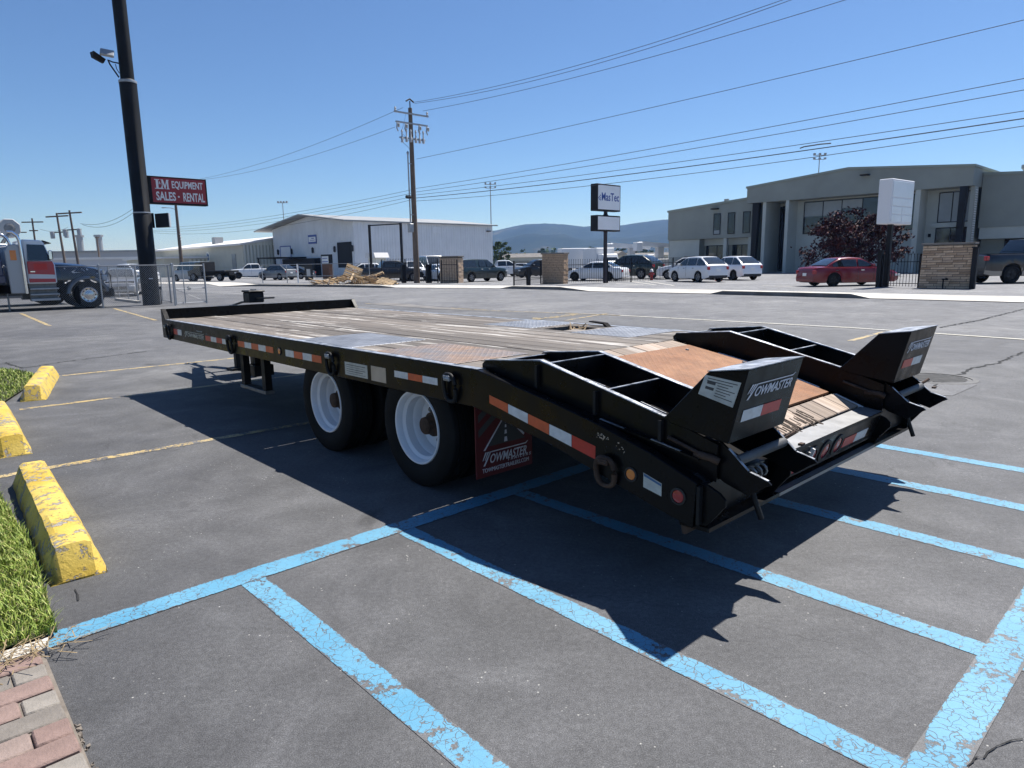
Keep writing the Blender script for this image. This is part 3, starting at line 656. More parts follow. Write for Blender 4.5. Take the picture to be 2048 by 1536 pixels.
for v0, v1 in ((0.056, CV0 - 0.012), (CV1 + 0.012, TW - 0.056)):
    m = MB()
    pts = [(0.0, TH - 0.03)] + [(u, deck_w(u) - 0.045) for u in (-0.557, -0.876, -1.155, -1.34)]
    for (a, wa), (b, wb) in zip(pts[:-1], pts[1:]):
        m.quad(U(a, v0, wa), U(a, v1, wa), U(b, v1, wb), U(b, v0, wb)); m.quad(U(a, v0, wa - .01), U(b, v0, wb - .01), U(b, v1, wb - .01), U(a, v1, wa - .01))
    m.obj('ramp_well', MT['under'], TR, recalc=False)
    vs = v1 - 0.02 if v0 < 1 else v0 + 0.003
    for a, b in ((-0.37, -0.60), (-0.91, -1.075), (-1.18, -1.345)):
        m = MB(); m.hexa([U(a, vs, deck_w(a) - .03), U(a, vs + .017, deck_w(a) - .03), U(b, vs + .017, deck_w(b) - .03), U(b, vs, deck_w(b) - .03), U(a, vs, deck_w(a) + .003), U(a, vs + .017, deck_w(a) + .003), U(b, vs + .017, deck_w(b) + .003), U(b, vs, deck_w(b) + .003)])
        m.obj('painted_sun_slit', MT['refl_white'], TR)  # pale strips painted as sunlight falling through gaps in the deck
# rear sill
m = MB()
s0, s1 = (-1.335, 0.521), (-1.452, 0.508)
m.prism([s0, s1, (-1.452, 0.495), (-1.405, 0.355), (-1.405, 0.345), (-1.35, 0.345), (-1.335, 0.40)], lambda a, b: U(a, CV0 - 0.04, b), lambda a, b: U(a, CV1 + 0.04, b))
m.prism([(-1.30, 0.50), (-1.40, 0.49), (-1.39, 0.33), (-1.30, 0.345)], lambda a, b: U(a, 0.056, b), lambda a, b: U(a, CV0 - 0.045, b))
m.prism([(-1.30, 0.50), (-1.40, 0.49), (-1.39, 0.33), (-1.30, 0.345)], lambda a, b: U(a, CV1 + 0.045, b), lambda a, b: U(a, TW - 0.056, b))
sill = m.obj('rear_sill', MT['black'], TR)
m = MB(); m.quad(U(s0[0], CV0 - .03, s0[1] + .003), U(s0[0], CV1 + .03, s0[1] + .003), U(s1[0] + .004, CV1 + .03, s1[1] + .003), U(s1[0] + .004, CV0 - .03, s1[1] + .003)); m.obj('worn_edge', MT['steel'], sill, recalc=False)
m = MB(); m.prism([(-1.30, 0.315), (-1.44, 0.318), (-1.44, 0.300), (-1.30, 0.297)], lambda a, b: U(a, 0.02, b), lambda a, b: U(a, TW - 0.02, b)); m.obj('bottom_lip', MT['black'], sill)
m = MB(); m.quad(U(-1.405, CV0 + .0, 0.3195), U(-1.405, CV1 - 0.02, 0.3195), U(-1.4385, CV1 - 0.02, 0.3195), U(-1.4385, CV0 + .0, 0.3195)); m.quad(U(-1.4405, CV0, 0.301), U(-1.4405, CV1 - .02, 0.301), U(-1.4405, CV1 - .02, 0.317), U(-1.4405, CV0, 0.317)); m.obj('bright_lip', MT['steel'], sill, recalc=False)
def sill_pt(v, t): return U(-1.452 + 0.047 * t, v, 0.495 - 0.14 * t)   # on the leaning rear face, t = 0 top
SN = V((-0.14, 0, -0.047)).normalized()                                  # outward
def disc(parent, name, mat, c, nrm, r, th, r0=None, n=24):
    q = V(nrm).to_track_quat('Z', 'Y').to_matrix().to_4x4(); T = Matrix.Translation(c) @ q; m = MB()
    if r0: m.lathe([(r0, 0), (r0, th), (r, th * 0.8), (r, 0)], n, T=T)
    else: m.lathe([(0, th), (r * 0.55, th * 0.92), (r * 0.9, th * 0.6), (r, 0)], n, T=T)
    return m.obj(name, mat, parent, smooth=40)
for v in (0.995, 1.155, 1.315):
    g = disc(sill, 'lamp_grommet', MT['plastic'], sill_pt(v, 0.55), SN, 0.064, 0.008, 0.045)
    disc(sill, 'tail_lamp', MT['redlens'], sill_pt(v, 0.55), SN, 0.046, 0.008)
def sill_rect(v0, v1, t0, t1, mat, name, th=0.003):
    m = MB(); o = SN * th; p = [sill_pt(v0, t1), sill_pt(v1, t1), sill_pt(v1, t0), sill_pt(v0, t0)]
    m.hexa([q + SN * 0.0004 for q in p] + [q + o for q in p]); return m.obj(name, mat, sill)
sill_rect(1.405, 1.57, 0.42, 0.82, MT['refl_red'], 'reflector_strip'); sill_rect(1.572, 1.74, 0.42, 0.82, MT['refl_white'], 'reflector_strip')
sill_rect(0.66, 0.86, 0.68, 0.92, MT['refl_red'], 'reflector_strip')
sill_rect(0.90, 0.912, 0.18, 0.5, MT['steel'], 'plate_lamp', 0.02); sill_rect(0.945, 0.957, 0.12, 0.44, MT['refl_white'], 'plate_lamp', 0.02)
# rounded gusset plates at the rear
for v in (0.03, 0.60, TW - 0.62, TW - 0.045):
    poly = [(-1.33, 0.505), (-1.42, 0.497), (-1.475, 0.475), (-1.503, 0.45), (-1.503, 0.425), (-1.49, 0.41), (-1.415, 0.310), (-1.33, 0.310)]
    m = MB(); m.prism(poly, lambda a, b: U(a, v, b), lambda a, b: U(a, v + 0.014, b)); m.obj('gusset', MT['black'], TR, bevel=0.002)
m = MB(); m.hexa([U(-1.386, 0.004, 0.325), U(-1.386, 0.05, 0.325), U(-1.40, 0.05, 0.325), U(-1.40, 0.004, 0.325), U(-1.386, 0.004, 0.49), U(-1.386, 0.05, 0.49), U(-1.40, 0.05, 0.49), U(-1.40, 0.004, 0.49)]); m.obj('corner_post', MT['black2'], TR)
m = MB(); m.prism([(-1.30, 0.325), (-1.385, 0.305), (-1.33, 0.262), (-1.315, 0.262)], lambda a, b: U(a, 0.02, b), lambda a, b: U(a, 0.05, b)); m.obj('tie_hook', MT['rust'], TR)

# wheels: dual pairs
def tyre_mesh():
    m = MB(); R, r, w = 0.385, 0.232, 0.108
    prof = [(r, -w * .78), (r + .03, -w * .95), (0.31, -w), (0.345, -w * .97), (0.368, -w * .86)]
    y = -w * .80
    tread_p = [(R - .004, -w * .80), (R, -w * .74), (R, -w * .46), (R - .013, -w * .44), (R - .013, -w * .36), (R, -w * .34), (R, -w * .06), (R - .013, -w * .04), (R - .013, w * .04), (R, w * .06), (R, w * .34), (R - .013, w * .36), (R - .013, w * .44), (R, w * .46), (R, w * .74), (R - .004, w * .80)]
    prof = prof + tread_p + [(a, -b) for a, b in reversed(prof)]
    m.lathe(prof, 56); return m.mesh('tyre', MT['rubber'], smooth=35)
def rim_mesh():
    m = MB()   # +Z is outboard: deep dish
    prof = [(0.232, 0.080), (0.240, 0.088), (0.236, 0.097), (0.226, 0.096), (0.218, 0.082), (0.214, 0.055), (0.196, 0.040), (0.194, -0.015), (0.182, -0.030), (0.172, -0.072), (0.150, -0.086), (0.118, -0.094), (0.085, -0.094), (0.0, -0.094)]
    m.lathe(prof, 56); m.lathe([(0.232, 0.080), (0.226, -0.09), (0.18, -0.10)], 40)
    return m.mesh('rim', MT['rim_white'], smooth=32)
def hub_mesh():
    m = MB(); m.lathe([(0.082, -0.094), (0.080, -0.03), (0.060, -0.02), (0.056, 0.03), (0.045, 0.036), (0.0, 0.036)], 28)
    return m.mesh('hub', MT['rust'], smooth=35)
def nut_mesh():
    m = MB()
    for i in range(8):
        a = i * math.pi / 4; m.lathe([(0.017, 0), (0.017, 0.022), (0.010, 0.028), (0, 0.028)], 6, T=Matrix.Translation((0.112 * math.cos(a), 0.112 * math.sin(a), -0.094)))
    for i in range(4):
        a = i * math.pi / 2 + 0.5; m.lathe([(0.026, 0.0012), (0.0, 0.0012)], 14, T=Matrix.Translation((0.150 * math.cos(a), 0.150 * math.sin(a), -0.0835)))
    return m.mesh('wheel_nuts', MT['steel'], smooth=40)
tyre_me, rim_me, hub_me, nut_me = tyre_mesh(), rim_mesh(), hub_mesh(), nut_mesh()
for side in (0, 1):
    for u in (1.862, 0.663):
        for k in (0, 1):
            v = 0.135 + k * 0.255 if side == 0 else TW - 0.135 - k * 0.255
            out = 1 if (side == 0) == (k == 0) else -1
            rx = -math.pi / 2 if out > 0 else math.pi / 2
            wh = place('wheel', tyre_me, TR, U(u, v, 0.3845), (rx, 0, 0))
            for nm, me in (('rim', rim_me), ('hub', hub_me), ('wheel_nuts', nut_me)): place(nm, me, wh)
# mudflaps
def flap(v0, v1):
    m = MB(); m.box(U(0.150, v1, 0.142), U(0.158, v0, 0.66)); f = m.obj('mudflap', MT['flapred'], TR); return f
fl = flap(0.105, 0.568); flap(TW - 0.568, TW - 0.105)
def fp(v, w): return U(0.1495, 0.105 + v, 0.142 + w)   # on the rear face of the near flap
def fquad(pts, mat, name):
    m = MB(); m.quad(*[fp(*p) + V((-0.0006 if mat is MT['ink'] else -0.0014, 0, 0)) for p in pts]); return m.obj(name, mat, fl, recalc=False)
for k in range(3):
    b = 0.25 + k * 0.09; fquad([(0.02, b), (0.02, b + 0.045), (0.20, b + 0.175), (0.24, b + 0.16)], MT['ink'], 'stripe')
fquad([(0.08, 0.185), (0.40, 0.185), (0.235, 0.345)], MT['ink'], 'road_emblem')
fquad([(0.055, 0.165), (0.070, 0.165), (0.222, 0.34), (0.213, 0.345)], MT['whitemark'], 'emblem_line'); fquad([(0.385, 0.205), (0.395, 0.215), (0.262, 0.335), (0.255, 0.328)], MT['whitemark'], 'emblem_line')
for z0, z1, h_ in ((0.192, 0.222, 0.014), (0.24, 0.265, 0.010), (0.28, 0.298, 0.007), (0.308, 0.325, 0.004)): fquad([(0.236 - h_, z0), (0.236 + h_, z0), (0.236 + h_ * .7, z1), (0.236 - h_ * .7, z1)], MT['whitemark'], 'emblem_dash')
VD = V((0, -1, 0)); ZD = V((0, 0, 1))
def towmaster(parent, org, xd, yd, w, h, mat, tag='logo'):
    """TOWMASTER wordmark: winged T with a long bar over slanted capitals"""
    org, xd, yd = V(org), V(xd).normalized(), V(yd).normalized(); nn_ = xd.cross(yd) * 0.0018
    P = lambda a, b: org + xd * (a * w) + yd * (b * h) + nn_
    m = MB()
    m.quad(P(0.17, 0.80), P(0.95, 0.80), P(1.0, 1.0), P(0.985, 1.0), P(0.94, 0.88), P(0.17, 0.88))
    m.quad(P(0.03, -0.1), P(0.065, -0.1), P(0.205, 0.88), P(0.17, 0.88))
    for k in range(3): a = 0.015 + k * 0.045; m.quad(P(a, 0.30 + 0.0 * k), P(a + 0.012, 0.30), P(a + 0.095, 0.88), P(a + 0.06, 0.88))
    lg = m.obj(tag, mat, parent, recalc=False)
    lettering('OWMASTER', org + xd * (0.175 * w), xd, yd, 0.79 * w, 0.66 * h, mat, parent, 'lettering', shear=0.32, thick=0.0016, bold=0.012)
    return lg
towmaster(fl, fp(0.04, 0.078), VD, ZD, 0.385, 0.085, MT['whitemark'])
lettering('TRAILERS', fp(0.25, 0.066), VD, ZD, 0.20, 0.018, MT['whitemark'], fl, shear=0.3, spacing=1.5)
lettering('TOWMASTERTRAILERS.COM', fp(0.045, 0.028), VD, ZD, 0.385, 0.026, MT['whitemark'], fl)
# support frame with a foot plate and the post behind it
m = MB()
for u in (3.545, 4.06): m = MB(); m.box(U(u - 0.035, 0.335, 0.205), U(u + 0.045, 0.27, 0.66)); sf_ = m.obj('support_leg', MT['black2'], TR)
m = MB(); m.box(U(3.50, 0.35, 0.19), U(4.115, 0.255, 0.225)); m.obj('foot_plate', MT['steel'], sf_, bevel=0.004)
m = MB(); m.box(U(4.70, 0.78, 0.30), U(4.83, 0.66, 0.70)); m.box(U(4.58, 0.82, 0.20), U(4.83, 0.60, 0.32)); m.obj('support_post', MT['black2'], TR)
m = MB(); m.box(U(4.62, 0.60, 0.322), U(4.80, 0.598, 0.332)); m.obj('latch', MT['steel'], TR)
m = MB(); m.box(U(4.36, 0.2, 0.565), U(4.40, 0.17, 0.63)); m.tube([U(4.30, 0.18, 0.63), U(4.26, 0.18, 0.59), U(4.20, 0.18, 0.575), U(4.14, 0.18, 0.60), U(4.12, 0.18, 0.63)], 0.014, 6); m.obj('hanging_hose', MT['plastic'], TR)
# D-rings on the rail
def dring_mesh(hl, hw, r):
    path = []
    for i in range(25):
        a = 2 * math.pi * i / 24; x = hw * math.copysign(abs(math.cos(a)) ** .75, math.cos(a)); z = hl * math.copysign(abs(math.sin(a)) ** .85, math.sin(a)); path.append(V((x, 0, z)))
    m = MB(); m.tube(path, r, 8, cap=False); return m.mesh('tie_ring', MT['black2'], smooth=60)
ring_me = dring_mesh(0.080, 0.054, 0.0135); 
for u, w in ((5.385, 0.705), (3.56, 0.700), (1.636, 0.705), (0.222, 0.705), (-0.925, 0.468)):
    tail = u < 0
    rg = place('tie_ring', ring_me, TR, U(u, -0.020, w - (0.01 if tail else 0)), (math.radians(-6), 0, 0), scale=(1.0, 1.0, 0.85) if tail else None)
    if tail: rg.data = ring_me.copy(); rg.data.materials[0] = MT['rust']
    m = MB(); m.tube([U(-0.022, -0.012, 0.060), U(0.022, -0.012, 0.060)], 0.013, 8); m.box(V((-0.028, -0.004, 0.045)), V((0.028, 0.020, 0.078)))
    m.obj('ring_clip', MT['rust'] if tail else MT['bare'] if u < 2 else MT['black2'], rg, bevel=0.003)
# conspicuity tape on the rail (each block a strip), lamps, decals
def rail_rect(u0, u1, w0, w1, mat, name='reflector_strip', parent=TR, off=0.0015, d0=None, d1=None):
    m = MB(); d0 = w0 if d0 is None else d0; d1 = w1 if d1 is None else d1    # d0,d1: heights at the rear end u1
    p = [U(u0, 0, w0), U(u1, 0, d0), U(u1, 0, d1), U(u0, 0, w1)]
    m.hexa([q + V((0, 0.0003, 0)) for q in p] + [q + V((0, off, 0)) for q in p]); return m.obj(name, mat, parent)
def tape(u0, u1, n, first, w0=0.693, w1=0.746, reds=None):
    L = (u1 - u0) / n
    for i in range(n):
        red = (i % 2 == 0) == (first == 'r')
        rail_rect(u0 + i * L, u0 + (i + 1) * L - 0.003 * (1 if L > 0 else -1), w0, w1, (reds or MT['refl_orange']) if red else MT['refl_white'])
tape(5.25, 4.985, 2, 'r', 0.687, 0.748, MT['refl_red']); tape(4.25, 3.65, 4, 'r', 0.688, 0.737, MT['refl_red']); tape(3.405, 2.642, 5, 'r', 0.695, 0.746); tape(2.412, 1.80, 4, 'w', 0.692, 0.746); tape(0.822, 0.360, 3, 'w', 0.700, 0.742)
tu0, tu1 = -0.103, -0.853
for i in range(5):
    a, b = tu0 + (tu1 - tu0) * i / 5, tu0 + (tu1 - tu0) * (i + 1) / 5 + 0.003
    f = lambda u, w0, w1: w0 + (w1 - w0) * (u - tu0) / (tu1 - tu0)
    rail_rect(a, b, f(a, .659, .496), f(a, .704, .559), (MT['refl_orange'], MT['refl_white'], MT['refl_orange'], MT['refl_white'], MT['refl_red'])[i], d0=f(b, .659, .496), d1=f(b, .704, .559))
d = rail_rect(1.455, 1.152, 0.648, 0.740, MT['decal'], 'data_plate')
for k in range(5): rail_rect(1.43, 1.18 + 0.03 * (k % 2), 0.660 + k * 0.015, 0.664 + k * 0.015, MT['ink'] if k % 3 else MT['steel'], 'print_line', d, 0.0022)
rail_rect(1.105, 0.924, 0.645, 0.745, MT['decal_tan'], 'data_plate')
d = rail_rect(-1.124, -1.219, 0.428, 0.493, MT['decal'], 'data_plate', d0=0.408, d1=0.465)
rail_rect(-1.127, -1.217, 0.479, 0.490, MT['inkblue'], 'print_line', d, 0.0022, d0=0.452, d1=0.462)
def rail_disc(u, w, r, mat, name):
    disc(TR, 'lamp_grommet', MT['plastic'], U(u, -0.0005, w), (0, 1, 0), r * 1.3, 0.006, r); return disc(TR, name, mat, U(u, -0.0005, w), (0, 1, 0), r, 0.007)
rail_disc(2.526, 0.722, 0.026, MT['amber'], 'marker_lamp'); rail_disc(-1.056, 0.470, 0.026, MT['amber'], 'marker_lamp'); rail_disc(-1.303, 0.429, 0.029, MT['redlens'], 'marker_lamp')
UD = V((-1, 0, 0))
towmaster(TR, U(4.90, 0, 0.690), UD, ZD, 0.62, 0.062, MT['decal'])
lettering('TRAILERS', U(4.50, 0, 0.762), UD, ZD, 0.17, 0.012, MT['decal'], TR, shear=0.3)
rail_rect(5.60, 5.52, 0.735, 0.765, MT['decal'], 'small_decal')

# ramps, folded down onto the beavertail
MT['dullpipe'] = plain('dull painted pipe', (0.07, 0.07, 0.072), 0.6, var=0.3, vs=8)
def make_ramp(v0, v1, mirror=False):
    root_m = MB(); top = [(0.045, 0.852), (0.02, 0.872), (-0.415, 0.912), (-1.172, 0.737), (-1.43, 0.66)]; bot = [(-1.43, 0.50), (-1.155, 0.572), (-0.876, 0.648), (-0.557, 0.716), (-0.1, 0.80), (0.045, 0.833)]
    for v in (v0, v1 - 0.012): root_m.prism(top + bot, lambda a, b: U(a, v, b), lambda a, b: U(a, v + 0.012, b))
    rp = root_m.obj('ramp', MT['black'], TR)
    for v in (v0, v1 - 0.012):                        # worn upper edges
        m = MB(); T2 = top[1:4]; rr = (0.026 if v == v0 else 0.034); off = -0.006
        for (a, wa), (b, wb) in zip(T2[:-1], T2[1:]):
            m.hexa([U(a, v + off, wa), U(b, v + off, wb), U(b, v + off + rr, wb), U(a, v + off + rr, wa), U(a, v + off, wa + .005), U(b, v + off, wb + .005), U(b, v + off + rr, wb + .005), U(a, v + off + rr, wa + .005)])
        m.obj('worn_edge', MT['bare'], rp, jitter=0.0015, sub=2)
    for u in (0.0, -0.45, -0.815):
        wa = 0.87 if u == 0 else (0.908 if u > -0.5 else 0.815)
        m = MB(); m.hexa([U(u, v0 + .012, wa - 0.13), U(u, v1 - .012, wa - 0.13), U(u - .012, v1 - .012, wa - 0.13), U(u - .012, v0 + .012, wa - 0.13), U(u, v0 + .012, wa - .008), U(u, v1 - .012, wa - .008), U(u - .012, v1 - .012, wa - .008), U(u - .012, v0 + .012, wa - .008)])
        m.obj('cross_plate', MT['black'], rp)
        m = MB(); m.hexa([U(u + .001, v0 + .014, wa - .008), U(u + .001, v1 - .014, wa - .008), U(u - .013, v1 - .014, wa - .008), U(u - .013, v0 + .014, wa - .008), U(u + .001, v0 + .014, wa - .004), U(u + .001, v1 - .014, wa - .004), U(u - .013, v1 - .014, wa - .004), U(u - .013, v0 + .014, wa - .004)])
        m.obj('worn_edge', MT['bare'], rp)
    m = MB(); fu = (-0.02, -0.557, -0.876, -1.19)     # dark floor plate of the folded ramp, pairs of thin pale strips over it
    for a, b in zip(fu[:-1], fu[1:]): m.quad(U(a, v0 + .012, deck_w(a) + .012), U(a, v1 - .012, deck_w(a) + .012), U(b, v1 - .012, deck_w(b) + .012), U(b, v0 + .012, deck_w(b) + .012))
    m.obj('floor_plate', MT['under'], rp, recalc=False)
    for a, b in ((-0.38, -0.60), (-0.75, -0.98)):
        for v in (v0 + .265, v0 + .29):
            m = MB(); m.hexa([U(a, v, deck_w(a) + .035), U(a, v + .006, deck_w(a) + .035), U(b, v + .006, deck_w(b) + .035), U(b, v, deck_w(b) + .035), U(a, v, deck_w(a) + .042), U(a, v + .006, deck_w(a) + .042), U(b, v + .006, deck_w(b) + .042), U(b, v, deck_w(b) + .042)]); m.obj('pale_strip', MT['bare'], rp)
    for u in (-0.40, -0.79, -1.16):                   # outside gussets
        w = 0.9 if u > -0.5 else (0.815 if u > -1 else 0.735); o = v0 - 0.022 if not mirror else v1
        m = MB(); m.box(U(u - 0.008, o + 0.022, w - 0.125), U(u + 0.008, o, w - 0.012)); m.obj('gusset', MT['black2'], rp)
    o = v0 - 0.03 if not mirror else v1
    m = MB(); m.hexa([U(0.0, o, 0.800), U(0.0, o + .03, 0.800), U(-1.36, o + .03, 0.585), U(-1.36, o, 0.585), U(0.0, o, 0.808), U(0.0, o + .03, 0.808), U(-1.36, o + .03, 0.593), U(-1.36, o, 0.593)]); fg = m.obj('flange', MT['black'], rp)
    m = MB()
    for a, b in ((-0.03, -0.27), (-0.83, -0.97), (-1.12, -1.27)):
        z = lambda u: 0.8085 + 0.1581 * u; m.hexa([U(a, o + .002, z(a)), U(a, o + .011, z(a)), U(b, o + .011, z(b)), U(b, o + .002, z(b)), U(a, o + .002, z(a) + .003), U(a, o + .011, z(a) + .003), U(b, o + .011, z(b) + .003), U(b, o + .002, z(b) + .003)])
    m.obj('worn_edge', MT['bare'], fg)
    # tall wedge foot
    m = MB(); side = [(-1.172, 0.737), (-1.376, 0.958), (-1.552, 0.984), (-1.478, 0.672), (-1.20, 0.715)]
    m.prism(side, lambda a, b: U(a, v0 - .004, b), lambda a, b: U(a, v1 + .004, b)); ft = m.obj('ramp_foot', MT['black'], rp, bevel=0.004)
    m = MB(); m.hexa([U(-1.374, v0 - .006, 0.9585), U(-1.374, v1 + .006, 0.9585), U(-1.555, v1 + .006, 0.9845), U(-1.555, v0 - .006, 0.9845), U(-1.374, v0 - .006, 0.9625), U(-1.374, v1 + .006, 0.9625), U(-1.556, v1 + .006, 0.989), U(-1.556, v0 - .006, 0.989)])
    m.obj('top_plate', MT['bare'], ft)
    # rear face graphics
    F0 = V((-1.552, 0, 0.984)); F1 = V((-1.478, 0, 0.672)); yd = (F0 - F1).normalized(); nr = V((-yd.z, 0, yd.x))
    def face(v, t): p = F1 + (F0 - F1) * t; return V((p.x, -v, p.z)) + nr * 0.001
    towmaster(ft, face(v0 + 0.03, 0.60), VD, yd, (v1 - v0) * 0.86, 0.066, MT['whitemark'])
    cols = (MT['refl_white'], MT['refl_red']) if not mirror else (MT['refl_red'], MT['refl_white'])
    for k in range(2):
        a, b = v0 + 0.045 + k * 0.165, v0 + 0.208 + k * 0.165; m = MB(); p = [face(a, 0.28), face(b, 0.28), face(b, 0.44), face(a, 0.44)]
        m.hexa([q for q in p] + [q + nr * 0.0015 for q in p]); m.obj('reflector_strip', cols[k], ft)
    if not mirror:                                    # warning decal on the outer side
        m = MB(); o = v0 - .0045; dp = [(-1.375, 0.846), (-1.527, 0.838), (-1.545, 0.945), (-1.392, 0.948)]
        dp = [(-1.335, 0.862), (-1.492, 0.826), (-1.524, 0.930), (-1.365, 0.945)]
        m.prism(dp, lambda a, b: U(a, o - .0002, b), lambda a, b: U(a, o - .0016, b)); dc = m.obj('warning_decal', MT['decal'], ft)
        m = MB()
        for k in range(7):
            t = 0.1 + k * 0.115; s0 = 0.42 if k > 1 else 0.1
            A = V((-1.365 + 0.03 * t, 0, 0.945 - 0.083 * t)); B = V((-1.524 + 0.032 * t, 0, 0.930 - 0.104 * t))
            p = A.lerp(B, s0); q = A.lerp(B, 0.93 - 0.1 * (k % 3)); m.quad(U(p.x, o - .002, p.z), U(q.x, o - .002, q.z), U(q.x, o - .002, q.z - .0035), U(p.x, o - .002, p.z - .0035))
        for (t0, t1) in ((0.24, 0.40), (0.50, 0.66)):
            A0 = V((-1.365 + 0.03 * t0, 0, 0.945 - 0.083 * t0)); B0 = V((-1.524 + 0.032 * t0, 0, 0.93 - 0.104 * t0)); p, q = A0.lerp(B0, .12), A0.lerp(B0, .36); m.quad(U(p.x, o - .002, p.z), U(q.x, o - .002, q.z), U(q.x + .003, o - .002, q.z - .012), U(p.x + .003, o - .002, p.z - .012))
        m.obj('print_line', MT['ink'], dc, recalc=False)
    # hinge: two bracket plates, a pipe, a rod, a spring
    for v in (v0 + 0.02, v1 - 0.035):
        poly = [(-1.43, 0.672), (-1.468, 0.645), (-1.558, 0.568), (-1.640, 0.547), (-1.655, 0.535), (-1.628, 0.520), (-1.562, 0.468), (-1.453, 0.500), (-1.385, 0.545), (-1.385, 0.62)]
        m = MB(); m.prism(poly, lambda a, b: U(a, v, b), lambda a, b: U(a, v + 0.012, b)); br = m.obj('hinge_bracket', MT['black'], rp, bevel=0.0015)
        m = MB()
        for (a, wa), (b, wb) in (((-1.468, 0.645), (-1.556, 0.570)), ((-1.562, 0.567), (-1.640, 0.547))):
            m.hexa([U(a, v, wa), U(b, v, wb), U(b, v + .013, wb), U(a, v + .013, wa), U(a, v, wa + .003), U(b, v, wb + .003), U(b, v + .013, wb + .003), U(a, v + .013, wa + .003)])
        m.obj('worn_edge', MT['bare'], br)
        m = MB(); m.lathe([(0.012, -.001), (0.0, -.001)], 12, T=Matrix.Translation(U(-1.612, v - .0005, 0.533)) @ Matrix.Rotation(-math.pi / 2, 4, 'X')); m.obj('pin_hole', MT['white'] if mirror else MT['steel'], br)
    m = MB(); m.tube([U(-1.50, v0 + 0.03, 0.60), U(-1.50, v1 - 0.03, 0.60)], 0.021, 12); m.obj('hinge_pipe', MT['dullpipe'], rp, smooth=50)
    m = MB(); m.tube([U(-1.53, v0 + 0.10, 0.50), U(-1.55, v0 + 0.10, 0.43), U(-1.575, v0 + 0.115, 0.350)], 0.012, 8); m.obj('latch_rod', MT['black2'], rp, smooth=50)
    m = MB(); path = [U(-1.46 + 0.028 * math.cos(t), v0 + 0.16 + 0.011 * t / 1.5, 0.495 + 0.028 * math.sin(t)) for t in [i * 0.45 for i in range(60)]]; m.tube(path, 0.006, 5); m.obj('coil_spring', MT['steel'], rp, smooth=60)
    m = MB(); m.tube([U(-1.33, v0 + .0, 0.60), U(-1.36, v0 - .01, 0.605), U(-1.41, v0 - 0.012, 0.603), U(-1.44, v0 + .0, 0.59)], 0.016, 7); m.tube([U(-1.36, v0 - .012, 0.61), U(-1.20, v0 - .014, 0.655)], 0.008, 6); m.obj('lift_spring', MT['rust'], rp, smooth=60)
    m = MB(); m.box(U(-1.575, v1 - 0.01, 0.59), U(-1.555, v1 + 0.02, 0.60)); m.tube([U(-1.50, v1 - .02, 0.615), U(-1.525, v1 + 0.03, 0.64)], 0.008, 6); m.obj('pin_handle', MT['rust'], rp)
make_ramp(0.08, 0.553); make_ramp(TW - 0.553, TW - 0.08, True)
# ------------------------------------------------------------------ black sign pole on the left
P0 = gp(304, 610); DP = P0.dot(D); NP = P0.dot(N)
sp = thing('sign_pole', 'tall black steel pole carrying the red equipment sales sign', 'sign pole', P0, YN)   # x along N, y along D
m = MB(); m.lathe([(0.315, 0), (0.315, 3.55), (0.30, 3.57), (0.30, 8.3), (0.305, 8.3), (0.305, 8.36), (0.235, 8.42), (0.235, 13.5), (0, 13.5)], 28); m.obj('pole', MT['poleblack'], sp, smooth=40)
m = MB(); m.lathe([(0.318, 3.53), (0.326, 3.55), (0.318, 3.58)], 28); m.lathe([(0.309, 8.28), (0.316, 8.31), (0.309, 8.37)], 28); m.obj('collar', MT['galv'], sp, smooth=40, kind='stuff')
m = MB(); m.box((-0.10, -0.32, 1.02), (0.05, -0.316, 1.06)); m.obj('tag', MT['refl_white'], sp)
m = MB(); m.box((0.31, -0.04, 0.6), (0.40, 0.04, 0.72)); m.tube([(0.36, 0, 0.6), (0.36, 0, 0.02)], 0.02, 6); m.obj('conduit', MT['poleblack'], sp)
bx = MB(); bx.box((0.10, -0.02, 3.92), (2.52, 0.30, 4.98)); sb = bx.obj('sign_cabinet', MT['poleblack'], sp, bevel=0.01)
m = MB(); m.box((0.44, -0.028, 3.985), (2.46, -0.0205, 4.925)); sf = m.obj('sign_face', MT['signred'], sb)
def sgn(s, x0, x1, z0, z1, **k): return lettering(s, (x0, -0.0285, z0), (1, 0, 0), (0, 0, 1), x1 - x0, z1 - z0, MT['white'], sf, thick=0.006, **k)
sgn('EQUIPMENT', 1.18, 2.36, 4.50, 4.83, bold=0.02); sgn('SALES', 0.57, 1.29, 4.06, 4.40, bold=0.025); sgn('RENTAL', 1.57, 2.40, 4.06, 4.40, bold=0.02)
m = MB(); m.lathe([(0.0, 0.006), (0.035, 0.006), (0.035, 0)], 16, T=Matrix.Translation((1.40, -0.0285, 4.23)) @ Matrix.Rotation(math.pi / 2, 4, 'X')); m.obj('dot', MT['white'], sf)
def glyph(polys, x, z, w, h, name):
    m = MB()
    for p in polys: m.prism([(x + a * w, z + b * h) for a, b in p], lambda a, b: V((a, -0.0285, b)), lambda a, b: V((a, -0.0345, b)))
    return m.obj(name, MT['white'], sf)
glyph([[(0, 0), (1, 0), (1, .34), (.88, .12), (.52, .10), (.52, .92), (.72, .93), (.72, 1), (0, 1), (0, .93), (.2, .92), (.2, .08), (0, .07)]], 0.55, 4.50, 0.26, 0.36, 'letter')
glyph([[(0, 0), (.3, 0), (.3, .06), (.2, .08), (.2, .72), (.46, 0), (.54, 0), (.78, .74), (.78, .08), (.66, .06), (.66, 0), (1.08, 0), (1.08, .06), (.98, .08), (.98, .92), (1.05, .94), (1.05, 1), (.74, 1), (.53, .38), (.30, 1), (0, 1), (0, .94), (.1, .92), (.1, .08), (0, .06)]], 0.785, 4.50, 0.275, 0.36, 'letter')
sgn('&', 0.70, 0.775, 4.68, 4.78)
